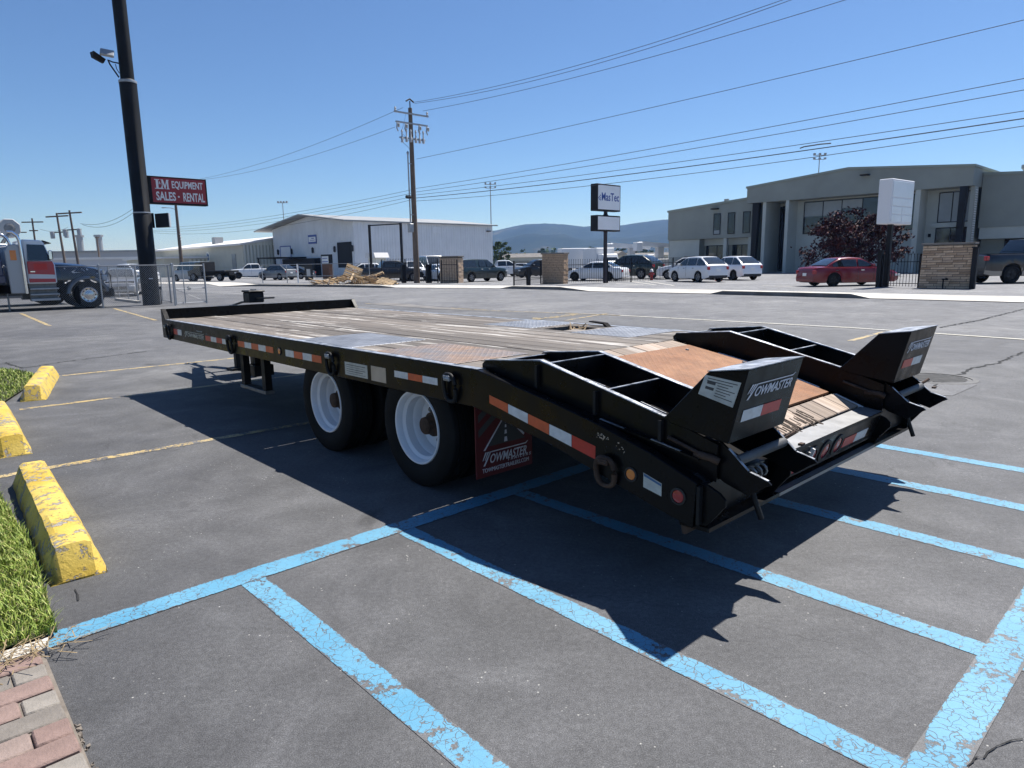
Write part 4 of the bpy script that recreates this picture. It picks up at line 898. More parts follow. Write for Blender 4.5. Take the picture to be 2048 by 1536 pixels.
m = MB(); m.box((0.30, -0.05, 3.0), (0.40, 0.05, 3.56)); m.hexa([V((0.36, -0.30, 3.0)), V((0.80, -0.45, 3.03)), V((0.92, -0.22, 3.03)), V((0.48, -0.05, 3.0)), V((0.36, -0.30, 3.52)), V((0.80, -0.45, 3.56)), V((0.92, -0.22, 3.56)), V((0.48, -0.05, 3.52))])
lb = m.obj('flood_cabinet', MT['poleblack'], sp)
m = MB(); m.hexa([V((0.803, -0.452, 3.035)), V((0.923, -0.223, 3.035)), V((0.945, -0.235, 3.035)), V((0.825, -0.465, 3.035)), V((0.803, -0.452, 3.555)), V((0.923, -0.223, 3.555)), V((0.945, -0.235, 3.555)), V((0.825, -0.465, 3.555))]); m.obj('lens', MT['insul'], lb)
m = MB(); m.tube([(-0.28, 0, 8.45), (-0.55, -0.05, 8.85), (-0.60, -0.05, 9.0)], 0.028, 7); m.tube([(-0.24, 0, 8.95), (-0.45, -0.03, 8.95), (-0.56, -0.05, 8.98)], 0.025, 7); m.tube([(-0.25, 0, 8.6), (-0.33, 0, 8.75), (-0.35, 0, 8.9)], 0.015, 5); arm = m.obj('floodlight_arm', MT['poleblack'], sp, smooth=50)
m = MB(); m.box((-0.22, -0.14, -0.02), (0.22, 0.14, 0.10)); h1 = m.obj('floodlight', MT['galv'], sp, bevel=0.02, loc=(-0.62, -0.12, 9.18), rot=(math.radians(58), 0.12, math.radians(-20)))
m = MB(); m.box((-0.19, -0.11, -0.03), (0.19, 0.11, -0.0205)); m.obj('lens', MT['lampglass'], h1)
m = MB(); m.hexa([V((-0.28, -0.10, -0.13)), V((0.10, -0.06, -0.16)), V((0.10, 0.06, -0.16)), V((-0.28, 0.10, -0.13)), V((-0.34, -0.16, 0.06)), V((0.12, -0.12, 0.0)), V((0.12, 0.12, 0.0)), V((-0.34, 0.16, 0.06))]); m.obj('floodlight', MT['poleblack'], sp, loc=(-0.78, 0.1, 9.06), rot=(0, 0.3, 0.2), bevel=0.01)

# ------------------------------------------------------------------ chain-link fence and gate leaves
def chain_panel(parent, a, b, h, z0=0.05, step=0.075, r=0.0028):
    """woven diagonal wires between two ground points, in the parent's frame"""
    L = (b - a).length; t = (b - a).normalized(); m = MB(); up = V((0, 0, 1)); nn_ = t.cross(up)
    n_ = int((L + h) / step)
    for s in (1, -1):
        for i in range(n_ + 1):
            x0 = i * step - h if s > 0 else i * step
            p = (x0, 0.0); q = (x0 + s * h, h)
            (x1, y1), (x2, y2) = p, q
            if s > 0:
                if x1 < 0: y1 += -x1; x1 = 0
                if x2 > L: y2 -= (x2 - L); x2 = L
            else:
                if x1 > L: y1 += (x1 - L); x1 = L
                if x2 < 0: y2 -= -x2; x2 = 0
            if y2 - y1 < 0.02: continue
            A, B = a + t * x1 + up * (y1 + z0), a + t * x2 + up * (y2 + z0)
            dv = (B - A).normalized(); w = dv.cross(nn_) * r; o = nn_ * r * s
            k = len(m.v); m.v += [tuple(A + w), tuple(A - w), tuple(A + o * 1.6), tuple(B + w), tuple(B - w), tuple(B + o * 1.6)]
            for f in ((0, 1, 4, 3), (1, 2, 5, 4), (2, 0, 3, 5)): m.f.append(tuple(k + j for j in f)); m.m.append(0)
    return m.obj('chain_link', MT['galv'], parent, recalc=False, kind='stuff')
fp0 = [G(-9.5, 28.6), G(-6.6, 28.6), G(-3.7, 28.55), G(-0.8, 28.5), gp(20, 622), gp(207, 616), gp(351, 611.5)]
FH = 1.55
fe = thing('chain_link_fence', 'galvanised chain link fence with top rail in front of the parked truck', 'fence', fp0[4])
O_ = fp0[4]
for i, p in enumerate(fp0):
    m = MB(); m.tube([V((0, 0, 0)), V((0, 0, FH + 0.03))], 0.03, 8); m.lathe([(0.035, FH + .02), (0.03, FH + .06), (0, FH + .075)], 8); m.obj('post', MT['galv'], fe, smooth=50, loc=p - O_)
for a, b in zip(fp0[:-1], fp0[1:]):
    m = MB(); m.tube([a - O_ + V((0, 0, FH)), b - O_ + V((0, 0, FH))], 0.021, 7); m.obj('top_rail', MT['galv'], fe, smooth=50)
    chain_panel(fe, a - O_, b - O_, FH - 0.06)
def gate_leaf(label, a, b, h, mid=True, verts=(0.5,), brace=True):
    g = thing('chain_link_gate', label, 'gate', a); L = (b - a).length; t = (b - a).normalized(); o = V((0, 0, 0))
    for s, r in ((0, 0.038), (L, 0.034)):
        m = MB(); m.tube([t * s, t * s + V((0, 0, h + 0.08))], r, 8); m.obj('post', MT['galv'], g, smooth=50)
    for s in verts: m = MB(); m.tube([t * (L * s) + V((0, 0, 0.05)), t * (L * s) + V((0, 0, h))], 0.020, 7); m.obj('upright', MT['galv'], g, smooth=50)
    for z in ([0.06, h] + ([0.62] if mid else [])): m = MB(); m.tube([t * 0.03 + V((0, 0, z)), t * (L - 0.03) + V((0, 0, z))], 0.020, 7); m.obj('rail', MT['galv'], g, smooth=50)
    if brace: m = MB(); m.tube([t * 0.03 + V((0, 0, 0.60)), t * (L - 0.03) + V((0, 0, 0.08))], 0.008, 5); m.obj('brace_rod', MT['galv'], g)
    if mid: m = MB(); m.lathe([(0.05, -.02), (0.05, .02), (0.075, .02), (0.075, -.02)], 12, T=Matrix.Translation(t * (L * 0.45) + V((0, 0, 0.63))) @ Matrix.Rotation(math.pi / 2, 4, 'X'), close=True); m.obj('latch', MT['galv'], g)
    chain_panel(g, o + t * 0.03, t * (L - 0.03), h - 0.06, step=0.09, r=0.0012); return g
gate_leaf('chain link gate leaf with mid rail and latch right of the black sign pole', gp(353, 610), gp(414, 606.5), 1.52, True, (0.3,))
gate_leaf('chain link gate leaf hanging behind the black sign pole', gp(343, 606), gp(290, 600), 1.5, False, (0.3, 0.75), False)
gate_leaf('open chain link gate leaf in front of the silver sedan', gp(277, 604), gp(223, 597), 1.5, False, (0.33, 0.66), False)
m = MB(); a, b = gp(232, 600.5), gp(279, 606.5); m.box((0, -0.06, 0), ((b - a).length, 0.06, 0.10)); m.obj('low_kerb_bar', MT['concrete'], None, loc=a, rot=(0, 0, YAW(b - a)), label='low pale concrete bar lying under the open gate leaf', cat='kerb')

# ------------------------------------------------------------------ vehicles
PAINT = {}
def paint(name, c, rough=0.28, coat=0.6, metal=0.0):
    if name not in PAINT: PAINT[name] = plain(name + ' car paint', c, rough, metal, coat=coat)
    return PAINT[name]
def car_wheel(r, w, rimmat):
    m = MB(); m.lathe([(r * .62, -w / 2 * .9), (r * .75, -w / 2), (r * .93, -w / 2 * .95), (r, -w / 2 * .7), (r, w / 2 * .7), (r * .93, w / 2 * .95), (r * .75, w / 2), (r * .62, w / 2 * .9)], 26); t = m.mesh('wheel', MT['rubber'], smooth=35)
    m = MB(); m.lathe([(r * .64, w / 2 * .92), (r * .60, w / 2 * .98), (r * .55, w / 2 * .7), (r * .18, w / 2 * .72), (r * .14, w / 2 * .9), (0, w / 2 * .9)], 26); m.k = 1
    m.lathe([(r * .66, -w * .3), (r * .66, w * .1), (0, w * .1)], 18); 
    for i in range(5):
        a = i * 2 * math.pi / 5; T = Matrix.Rotation(a, 4, 'Z'); m.hexa([T @ V((r * .22, -r * .05, w * .37)), T @ V((r * .53, -r * .13, w * .37)), T @ V((r * .53, r * .13, w * .37)), T @ V((r * .22, r * .05, w * .37)), T @ V((r * .26, -r * .02, w * .385)), T @ V((r * .5, -r * .09, w * .385)), T @ V((r * .5, r * .09, w * .385)), T @ V((r * .26, r * .02, w * .385))])
    return t, m.mesh('rim', [rimmat, MT['plastic']], smooth=35)
_wheels = {}
KINDS = {   # length, width, height, wheelbase, front overhang, wheel radius, clearance, then body top line (from the nose, metres back) and glasshouse
    'sedan': dict(L=4.8, W=1.82, H=1.45, wb=2.75, fo=0.95, r=0.33, cl=0.19, top=[(0, .52), (.05, .66), (.35, .76), (1.25, .93), (1.5, .96), (3.7, .98), (4.15, 1.0), (4.65, .97), (4.75, .86), (4.8, .58)], gh=(1.25, 2.15, 3.3, 4.15), belt=.95),
    'suv': dict(L=4.45, W=1.84, H=1.67, wb=2.62, fo=0.88, r=0.35, cl=0.24, top=[(0, .55), (.05, .80), (.3, .92), (1.05, 1.06), (1.4, 1.08), (3.9, 1.10), (4.3, 1.10), (4.40, .95), (4.45, .60)], gh=(1.08, 1.95, 3.45, 4.38), belt=1.06),
    'pickup': dict(L=5.8, W=1.98, H=1.92, wb=3.65, fo=0.98, r=0.40, cl=0.34, top=[(0, .60), (.04, 1.02), (.25, 1.14), (1.35, 1.24), (1.6, 1.25), (3.85, 1.27), (3.9, 1.28), (5.7, 1.28), (5.78, 1.2), (5.8, .72)], gh=(1.42, 2.2, 3.55, 3.85), belt=1.24),
    'canopy': dict(L=5.2, W=1.86, H=1.80, wb=3.2, fo=0.86, r=0.37, cl=0.28, top=[(0, .58), (.05, .94), (.25, 1.04), (1.3, 1.14), (1.6, 1.15), (5.05, 1.17), (5.15, 1.1), (5.2, .66)], gh=(1.32, 2.15, 4.95, 5.16), belt=1.14),
    'van': dict(L=5.2, W=1.98, H=2.15, wb=3.3, fo=0.9, r=0.36, cl=0.24, top=[(0, .55), (.05, .95), (.3, 1.08), (.85, 1.22), (1.1, 1.24), (5.1, 1.26), (5.15, 1.2), (5.2, .6)], gh=(0.8, 1.7, 5.0, 5.14), belt=1.22)}
def interp(tab, x):
    for (a, za), (b, zb) in zip(tab[:-1], tab[1:]):
        if a <= x <= b: return za + (zb - za) * (x - a) / max(1e-6, b - a)
    return tab[0][1] if x < tab[0][0] else tab[-1][1]
def car(name, label, cat, kind, pmat, pos, yaw, group=None, rim=None, scale=1.0, lower=None, detail=2, rack=False, bedload=None):
    k = KINDS[kind]; L, W, H, wb, fo, r, cl, top, gh, belt = (k[q] for q in ('L', 'W', 'H', 'wb', 'fo', 'r', 'cl', 'top', 'gh', 'belt'))
    t = thing(name, label, cat, pos, yaw, group); t.scale = (scale,) * 3
    X = lambda b: L / 2 - b                           # metres back from the nose -> local x (forward)
    ax = (fo, fo + wb); ra = r * 1.17
    st = sorted(set([0, .02, .06, .14, .25] + [i * L / 46 for i in range(3, 45)] + [L - .25, L - .14, L - .06, L - .02, L] + [c + s * ra * f for c in ax for s in (-1, 1) for f in (1.0, .985, .92, .8)]))
    m = MB(); rings = []; zbs = []
    for b in st:
        e = min(b, L - b); tap = 1 - 0.16 * max(0, 1 - e / 0.55) ** 2.2
        y = W / 2 * tap; zt = interp(top, b); zb = cl + 0.10 * max(0, 1 - e / 0.3)
        for c in ax:
            if abs(b - c) < ra: zb = max(zb, min(zt - .12, r + math.sqrt(ra * ra - (b - c) ** 2)))
        x = X(b); zm = max(zb + .02, cl + (zt - cl) * .55); zs = max(zm + .01, zt - .10)
        half = [(y * .955, zb), (y * .99, zb + (zm - zb) * .4), (y, zm), (y * .985, zs), (y * .93, zt - .022), (y * .80, zt), (y * .4, zt + .018)]
        rings.append([V((x, -a, z)) for a, z in half] + [V((x, a, z)) for a, z in reversed(half)])
    m.rings(rings, closed=False, cap=True)
    body = m.obj('body', pmat if lower is None else [pmat, lower], t, smooth=38)
    if lower is not None:
        for p in body.data.polygons:
            if p.center.z < cl + 0.33 and abs(p.normal.y) > .5: p.material_index = 1
    m = MB(); m.box((X(L - .25), -W / 2 * .86, cl), (X(.25), W / 2 * .86, belt - .15)); m.box((X(ax[0] + ra), -W / 2 * .93, cl - .02), (X(ax[1] - ra), W / 2 * .93, cl + .12))
    m.obj('underbody', MT['plastic'], t)
    # glasshouse
    A, B, Cc, E = gh; yb = W / 2 * .90; yr = W / 2 * .70 if kind != 'van' else W / 2 * .80; zr = H - .03
    def roofz(b):
        if b < B: f = (b - A) / (B - A); return belt + (zr - belt) * (f ** .85)
        if b > Cc: f = (E - b) / (E - Cc); return belt + (zr - belt) * (f ** .8)
        f = (b - B) / (Cc - B); return zr + .035 * math.sin(math.pi * min(1, f * 1.05))
    def yat(z): return yb + (yr - yb) * max(0, min(1, (z - belt) / (zr - belt)))
    gs = [A + (B - A) * f for f in (0, .15, .35, .6, .8, .93)] + [B + (Cc - B) * f for f in (0, .08, .2, .4, .6, .8, .93, 1)] + [Cc + (E - Cc) * f for f in (.1, .3, .55, .8, 1)]
    m = MB(); rings = []
    for b in gs:
        z = roofz(b); y = yat(z); x = X(b); h = z - belt
        rings.append([V((x, -yb, belt - .06)), V((x, -(yb + (y - yb) * .9), belt + h * .88)), V((x, -y * .93, z - .01)), V((x, -y * .55, z + .012)), V((x, y * .55, z + .012)), V((x, y * .93, z - .01)), V((x, (yb + (y - yb) * .9), belt + h * .88)), V((x, yb, belt - .06))])
    m.rings(rings, closed=False); m.obj('cabin', pmat, t, smooth=38)
    def side_pt(b, z, s, off=.006): return V((X(b), s * (yat(z) + off + .012), z))
    def win(b0, b1, nm, zl=None):
        for s in (-1, 1):
            n_ = 8; lo = [side_pt(b0 + (b1 - b0) * i / n_, belt + .035 if zl is None else zl, s) for i in range(n_ + 1)]; hi = []
            for i in range(n_ + 1):
                b = b0 + (b1 - b0) * i / n_; z = max(belt + .04, min(roofz(b) - .085, zr - .075)); hi.append(side_pt(b, z, s))
            m = MB()
            for i in range(n_): m.quad(lo[i], lo[i + 1], hi[i + 1], hi[i])
            m.obj(nm, MT['glasscar'], t, recalc=False)
    span = (A + .32, min(E - .16, L - .3))
    if kind in ('sedan',): cuts = [(A + .35, 2.35), (2.43, E - .38)]
    elif kind == 'suv': cuts = [(A + .32, 2.15), (2.22, 3.15), (3.23, E - .25)]
    elif kind == 'pickup': cuts = [(A + .30, 2.55), (2.62, Cc + .02)]
    elif kind == 'canopy': cuts = [(A + .30, 2.35), (2.43, 3.15), (3.45, 4.85)]
    else: cuts = [(A + .35, 1.95), (2.1, 3.3), (3.4, 4.8)]
    for a, b in cuts: win(a, b, 'side_window')
    def screen(b0, b1, nm):
        m = MB(); n_ = 5; rows = []
        for i in range(n_ + 1):
            b = b0 + (b1 - b0) * i / n_; z = roofz(b); y = yat(z) * .9; x = X(b); d_ = .016 if b0 < L / 2 else -.016
            rows.append([V((x + d_, -y, z + .010)), V((x + d_, -y * .55, z + .026)), V((x + d_, y * .55, z + .026)), V((x + d_, y, z + .010))])
        m.rings(rows, closed=False, cap=False); m.obj(nm, MT['glasscar'], t, smooth=40, recalc=False)
    screen(A + (B - A) * .10, A + (B - A) * .95, 'windscreen')
    screen(Cc + (E - Cc) * .10, Cc + (E - Cc) * .86, 'rear_window')
    # wheels
    key = (kind, rim.name if rim else None)
    if key not in _wheels: _wheels[key] = car_wheel(r, .22 if kind in ('sedan', 'suv') else .26, rim or MT['steel'])
    tm, rm = _wheels[key]
    for b in ax:
        for s in (-1, 1):
            w = place('wheel', tm, t, V((X(b), s * (W / 2 - .125), r)), (-s * math.pi / 2, 0, 0)); place('rim', rm, w)
    # lamps, mirrors, handles, bumpers, plate
    zf = interp(top, .12) - .16; zb_ = interp(top, L - .1) - (.18 if kind != 'suv' else .12)
    for s in (-1, 1):
        ye = W / 2 * .80
        m = MB(); m.box((X(.30), s * ye - .17, zf - .05), (X(.0) + .004, s * ye + .10, zf + .06)); m.obj('headlamp', MT['lampglass'], t, bevel=.02)
        m = MB(); m.box((X(L) - .006, s * ye - .10, zb_ - .10), (X(L - .22), s * ye + .075 * W / 1.84, zb_ + .09)); m.obj('tail_lamp', MT['redlens'], t, bevel=.02)
        m = MB(); m.box((X(A + .42), s * (yb + .02), belt + .02), (X(A + .28), s * (yb + .20), belt + .16)); m.obj('mirror', pmat if kind != 'pickup' else MT['plastic'], t, bevel=.03)
        for a, b in cuts[:2]:
            m = MB(); m.box((X(b - .10), s * (W / 2 * .985 - .01), belt - .16), (X(b - .28), s * (W / 2 * .985 + .02), belt - .125)); m.obj('door_handle', MT['chrome'], t)
        if detail > 1:
            for bb in ([cuts[0][0] - .08, cuts[0][1] + .04] + ([cuts[1][1] + .06] if len(cuts) > 1 and kind != 'van' else [])):
                if any(abs(bb - c) < ra + .03 for c in ax): continue
                m = MB(); m.box((X(bb) - .005, s * (W / 2 * .955), cl + .14), (X(bb) + .005, s * (W / 2 + .0015), belt - .05)); m.obj('door_seam', MT['plastic'], t)
    m = MB(); m.box((X(.10), -W / 2 * .5, cl + .18), (X(0) + .006, W / 2 * .5, cl + .36)); m.obj('grille', MT['plastic'], t, bevel=.015)
    m = MB(); m.box((X(L) - .012, -W / 2 * .80, cl + .04), (X(L - .25), W / 2 * .80, cl + .22)); m.obj('rear_bumper', MT['plastic'] if kind != 'sedan' else pmat, t, bevel=.03)
    m = MB(); m.box((X(L) - .008, -.16, zb_ - .20), (X(L) + .01, .16, zb_ - .05)); m.obj('number_plate', MT['white'], t)
    if kind == 'pickup':
        m = MB(); m.box((X(5.70), -W / 2 * .84, 1.28), (X(3.98), W / 2 * .84, 1.3025)); m.obj('bed_cover', MT['plastic'], t)
    if kind == 'canopy':
        m = MB()
        for s in (-1, 1): m.box((X(4.98), s * W / 2 * .93 - .012, belt + .005), (X(3.30), s * W / 2 * .93 + .012, belt + .03))
        m.obj('canopy_seam', MT['steel'], t)
    if rack:
        m = MB()
        for s in (-1, 1): m.tube([V((X(B + .1), s * yr * .85, H + .06)), V((X(Cc - .1), s * yr * .85, H + .06))], .02, 6)
        m.box((X(B + .9), -yr * .9, H + .05), (X(B + .85), yr * .9, H + .09)); m.box((X(B + 1.9), -yr * .9, H + .05), (X(B + 1.85), yr * .9, H + .09)); m.obj('roof_rack', MT['plastic'], t)
    return t
A_ = math.radians
wh = paint('white', (0.72, 0.73, 0.74)); gy = paint('silver', (0.26, 0.27, 0.29), .3, .6, .5); rd = paint('red', (0.17, 0.006, 0.012), .25, .35); nv_ = paint('dark green', (0.010, 0.022, 0.024)); bk = paint('black', (0.010, 0.010, 0.012)); tan_ = paint('pewter', (0.26, 0.25, 0.23), .35, .5, .3); dg = paint('deep green', (0.012, 0.022, 0.016)); gr2 = paint('grey', (0.14, 0.15, 0.16))
car('parked_sedan', 'dark red sedan parked broadside beside the black fence and brick pillar', 'car', 'sedan', rd, gx(1692, 35.6), A_(9), rim=MT['black2'])
car('parked_pickup', 'dark green pickup with a matching canopy and steel wheels beside the left brick pillar', 'pickup truck', 'canopy', nv_, gx(956, 55.5), YN + A_(2), rim=MT['steel'])
car('parked_sedan', 'white sedan seen through the iron fence behind the tall sign post', 'car', 'sedan', wh, gx(1193, 52.5), A_(150), rim=MT['black2'])
car('parked_car', 'small white crossover parked with its rear to the road, left one of the pair', 'car', 'suv', wh, gx(1394, 46.2), A_(111), rim=MT['steel'])
car('parked_car', 'white crossover with sloping rear glass parked rear to the road beside the dark entrance', 'car', 'suv', paint('pearl white', (0.76, 0.77, 0.80)), gx(1465, 49.5), A_(108), rim=MT['black2'])
car('parked_car', 'white crossover with a roof rack parked nose left behind the fence end', 'car', 'suv', wh, gx(1372, 53.5), A_(163), rim=MT['steel'], rack=True)
car('parked_car', 'dark green four wheel drive parked behind the white sedan', 'car', 'suv', dg, gx(1262, 57), A_(140), rim=MT['steel'], scale=1.16)
car('parked_pickup', 'black and pewter pickup at the right picture edge behind the brick pillar', 'pickup truck', 'pickup', bk, gx(2060, 36), A_(4), rim=MT['black2'], lower=tan_, scale=1.17)
car('parked_pickup', 'white pickup parked nose out beside the right end of the white warehouse', 'pickup truck', 'pickup', wh, gx(1006, 74), A_(8), rim=MT['black2'], scale=.92)
car('parked_sedan', 'white sedan parked right of the white pickup by the warehouse end', 'car', 'sedan', wh, gx(1052, 77), A_(-20), rim=MT['black2'])
car('parked_car', 'black four wheel drive parked behind the open iron gate', 'car', 'suv', bk, gx(1076, 68), A_(200), rim=MT['black2'], scale=1.05)
car('parked_pickup', 'black pickup behind the iron fence, nearest the pallet heap', 'pickup truck', 'pickup', bk, gx(781, 60), A_(25), rim=MT['steel'], scale=.95)
car('parked_van', 'white van with a big windscreen parked behind the utility pole', 'van', 'van', wh, gx(862, 66), A_(-62), rim=MT['steel'], scale=1.05)
car('parked_pickup', 'white pickup partly hidden behind the utility pole fence', 'pickup truck', 'pickup', wh, gx(826, 63), A_(-70), rim=MT['steel'], scale=.92)
car('parked_car', 'white car parked between the black pickup and the warehouse wall', 'car', 'suv', wh, gx(748, 70), A_(20), rim=MT['steel'])
car('parked_sedan', 'white sedan just left of the left brick pillar behind the fence', 'car', 'sedan', paint('white blue', (0.66, 0.70, 0.74)), gx(884, 60), A_(-58), rim=MT['black2'])
car('parked_pickup', 'white pickup parked alone by the beige corrugated building', 'pickup truck', 'pickup', wh, gx(508, 90), A_(205), rim=MT['black2'])
car('parked_car', 'dark car parked behind the far chain link fence, left one', 'car', 'suv', gr2, gx(556, 76), A_(150), rim=MT['steel'])
car('parked_car', 'black car parked under the dark awning of the warehouse', 'car', 'sedan', bk, gx(588, 80), A_(170), rim=MT['steel'])
car('parked_sedan', 'silver sedan facing the camera behind the open gate leaf', 'car', 'sedan', gy, gx(246, 37.5), A_(-66), rim=MT['steel'])
car('parked_pickup', 'white pickup far behind the silver sedan', 'pickup truck', 'pickup', wh, gx(262, 66), A_(-20), rim=MT['steel'])
car('parked_van', 'pale grey van seen through the gate right of the black sign pole', 'van', 'van', paint('pale grey', (0.40, 0.41, 0.41)), gx(387, 78), A_(150), rim=MT['steel'])
# dark flatbed
ft_ = thing('flatbed_truck', 'black flatbed truck parked in front of the beige building', 'truck', gx(432, 76), A_(160))
m = MB(); m.box((-2.3, -1.1, 0.95), (1.0, 1.1, 1.15)); m.box((-2.3, -0.4, 0.6), (2.6, 0.4, 0.95)); m.obj('flat_deck', MT['black2'], ft_, bevel=.02)
m = MB(); m.prism([(1.1, .55), (3.0, .55), (3.05, 1.15), (2.3, 1.35), (1.9, 2.05), (1.1, 2.1)], lambda a, b: V((a, -.95, b)), lambda a, b: V((a, .95, b))); m.obj('cab', bk, ft_, bevel=.06)
m = MB()
for s in (-1, 1): m.quad(V((1.3, s * .957, 1.35)), V((2.15, s * .957, 1.35)), V((1.85, s * .957, 1.95)), V((1.3, s * .957, 1.95)))
m.obj('side_window', MT['glasscar'], ft_, recalc=False)
m = MB(); m.box((0.95, -1.05, 1.15), (1.05, 1.05, 2.1)); m.obj('headache_rack', MT['black2'], ft_)
tm, rm = car_wheel(.45, .3, MT['steel'])
for x in (-1.5, 2.2):
    for s in (-1, 1): w = place('wheel', tm, ft_, V((x, s * .9, .45)), (-s * math.pi / 2, 0, 0)); place('rim', rm, w)
# ------------------------------------------------------------------ work trucks behind the fence
def truck_wheel(r, w):
    m = MB(); m.lathe([(r * .56, -w / 2 * .9), (r * .7, -w / 2), (r * .93, -w / 2 * .95), (r, -w / 2 * .75), (r, w / 2 * .75), (r * .93, w / 2 * .95), (r * .7, w / 2), (r * .56, w / 2 * .9)], 36); t = m.mesh('wheel', MT['rubber'], smooth=35)
    m = MB(); m.lathe([(r * .57, w * .45), (r * .55, w * .47), (r * .52, w * .36), (r * .36, w * .30), (r * .27, w * .33), (r * .25, w * .45), (r * .16, w * .47), (r * .14, w * .56), (0, w * .58)], 36); m.k = 1
    for i in range(10):
        a = i * math.pi / 5; m.lathe([(.034, .001), (0, .001)], 10, T=Matrix.Translation((r * .44 * math.cos(a), r * .44 * math.sin(a), w * .335)))
    return t, m.mesh('rim', [MT['chrome'], MT['plastic']], smooth=35)
def work_truck(label, pos, doorm, hoodm, flag):
    t = thing('work_truck', label, 'truck', pos, YN)      # x forward, -y towards the fence; x = 0 at the front axle
    hw = 1.18
    m = MB(); m.prism([(-1.85, 0.95), (-0.95, 0.95), (-0.95, 1.60), (-1.02, 1.74), (-1.20, 2.38), (-1.27, 2.48), (-1.85, 2.50)], lambda a, b: V((a, -hw + (.10 if b > 1.7 else 0) * (b - 1.7), b)), lambda a, b: V((a, hw - (.10 if b > 1.7 else 0) * (b - 1.7), b)))
    cab = m.obj('cab', wh, t, bevel=.04, smooth=30)
    for s in (-1, 1):
        m = MB(); m.prism([(-1.78, 1.0), (-0.99, 1.0), (-0.99, 1.62), (-1.03, 1.74), (-1.78, 1.74)], lambda a, b: V((a, s * (hw - .01), b)), lambda a, b: V((a, s * (hw + .016), b))); dr = m.obj('door', doorm, t, bevel=.01)
        m = MB(); m.prism([(-1.60, 1.44), (-1.20, 1.44), (-1.20, 1.66), (-1.60, 1.66)], lambda a, b: V((a, s * (hw + .0165), b)), lambda a, b: V((a, s * (hw + .019), b)))
        if flag: m.obj('door_panel', MT['refl_red'], dr)
        m = MB(); m.prism([(-1.78, 1.14), (-0.99, 1.12), (-0.99, 1.26), (-1.78, 1.30)], lambda a, b: V((a, s * (hw + .0165), b)), lambda a, b: V((a, s * (hw + .0185), b)))
        if flag: m.obj('stripe', paint('bright silver', (.55, .56, .58), .3, .4), dr)
        m = MB(); m.box((-1.72, s * (hw + .016), 1.36), (-1.58, s * (hw + .04), 1.40)); m.obj('handle', MT['chrome'], dr)
        m = MB(); q = lambda a, b: V((a, s * (hw + .012 - .10 * max(0, b - 1.7)), b)); m.quad(q(-1.75, 1.76), q(-1.06, 1.76), q(-1.21, 2.31), q(-1.71, 2.33)); m.obj('side_window', MT['glasscar'], t, recalc=False)
        m = MB(); m.box((-1.13, s * (hw + .10), 1.78), (-1.02, s * (hw + .26), 2.12)); mr = m.obj('mirror', MT['chrome'], t, bevel=.03)
        m = MB(); m.box((-1.08, s * (hw - .02), 1.80), (-1.05, s * (hw + .12), 1.83)); m.obj('bracket', MT['steel'], mr)
        for k, (x0, z0) in enumerate(((-1.80, 0.74), (-1.80, 0.54), (-1.80, 0.34))):
            m = MB(); m.box((x0, s * (hw - .28), z0), (-0.92, s * (hw + .02), z0 + .06 + .03 * (k == 2))); m.obj('step', MT['galv'], t, bevel=.01)
        m = MB(); m.box((-1.78, s * (hw - .30), 0.36), (-0.95, s * (hw - .26), 0.96)); m.obj('tank_side', MT['steel'], t)
        # fairing with amber lamp, exhaust stack
        m = MB(); m.prism([(-2.35, .62), (-1.90, .62), (-1.90, 2.2), (-2.02, 2.34), (-2.28, 2.30), (-2.38, 2.1)], lambda a, b: V((a, s * (hw - .05), b)), lambda a, b: V((a, s * (hw + .03), b))); fr = m.obj('side_fairing', paint('fairing grey', (.34, .35, .37), .3, .4, .3), t, bevel=.03)
        m = MB(); m.box((-2.24, s * (hw + .03), 1.78), (-2.06, s * (hw + .036), 2.12)); m.obj('tinted_pane', MT['amber'] if flag else MT['glasscar'], fr)
        m = MB(); m.tube([V((-1.90, s * (hw + .05), 0.62)), V((-1.90, s * (hw + .05), 1.5)), V((-1.92, s * (hw + .05), 2.45)), V((-1.98, s * (hw + .05), 2.62)), V((-2.10, s * (hw + .05), 2.74)), V((-2.24, s * (hw + .05), 2.74))], .055, 10); m.obj('exhaust_stack', MT['chrome'], t, smooth=50)
    m = MB(); m.quad(V((-1.005, -1.0, 1.72)), V((-1.005, 1.0, 1.72)), V((-1.19, .95, 2.32)), V((-1.19, -.95, 2.32))); m.obj('windscreen', MT['glasscar'], t, recalc=False)
    m = MB(); m.prism([(-1.22, 2.42), (-0.98, 2.36), (-0.95, 2.38), (-1.20, 2.48)], lambda a, b: V((a, -1.0, b)), lambda a, b: V((a, 1.0, b))); m.obj('sun_visor', MT['plastic'], t)
    # hood: lofted
    rg = []
    for x, zt, w, zl in ((-0.95, 1.70, 1.02, 1.05), (-0.6, 1.68, .98, 1.05), (-0.1, 1.62, .90, 1.05), (0.35, 1.53, .80, 1.05), (0.60, 1.42, .74, 1.05), (0.66, 1.30, .72, 1.05)):
        rg.append([V((x, -w, zl)), V((x, -w, zt - .30)), V((x, -w * .93, zt - .08)), V((x, -w * .7, zt)), V((x, w * .7, zt)), V((x, w * .93, zt - .08)), V((x, w, zt - .30)), V((x, w, zl))])
    m = MB(); m.rings(rg, closed=False); hd = m.obj('hood', hoodm, t, smooth=40)
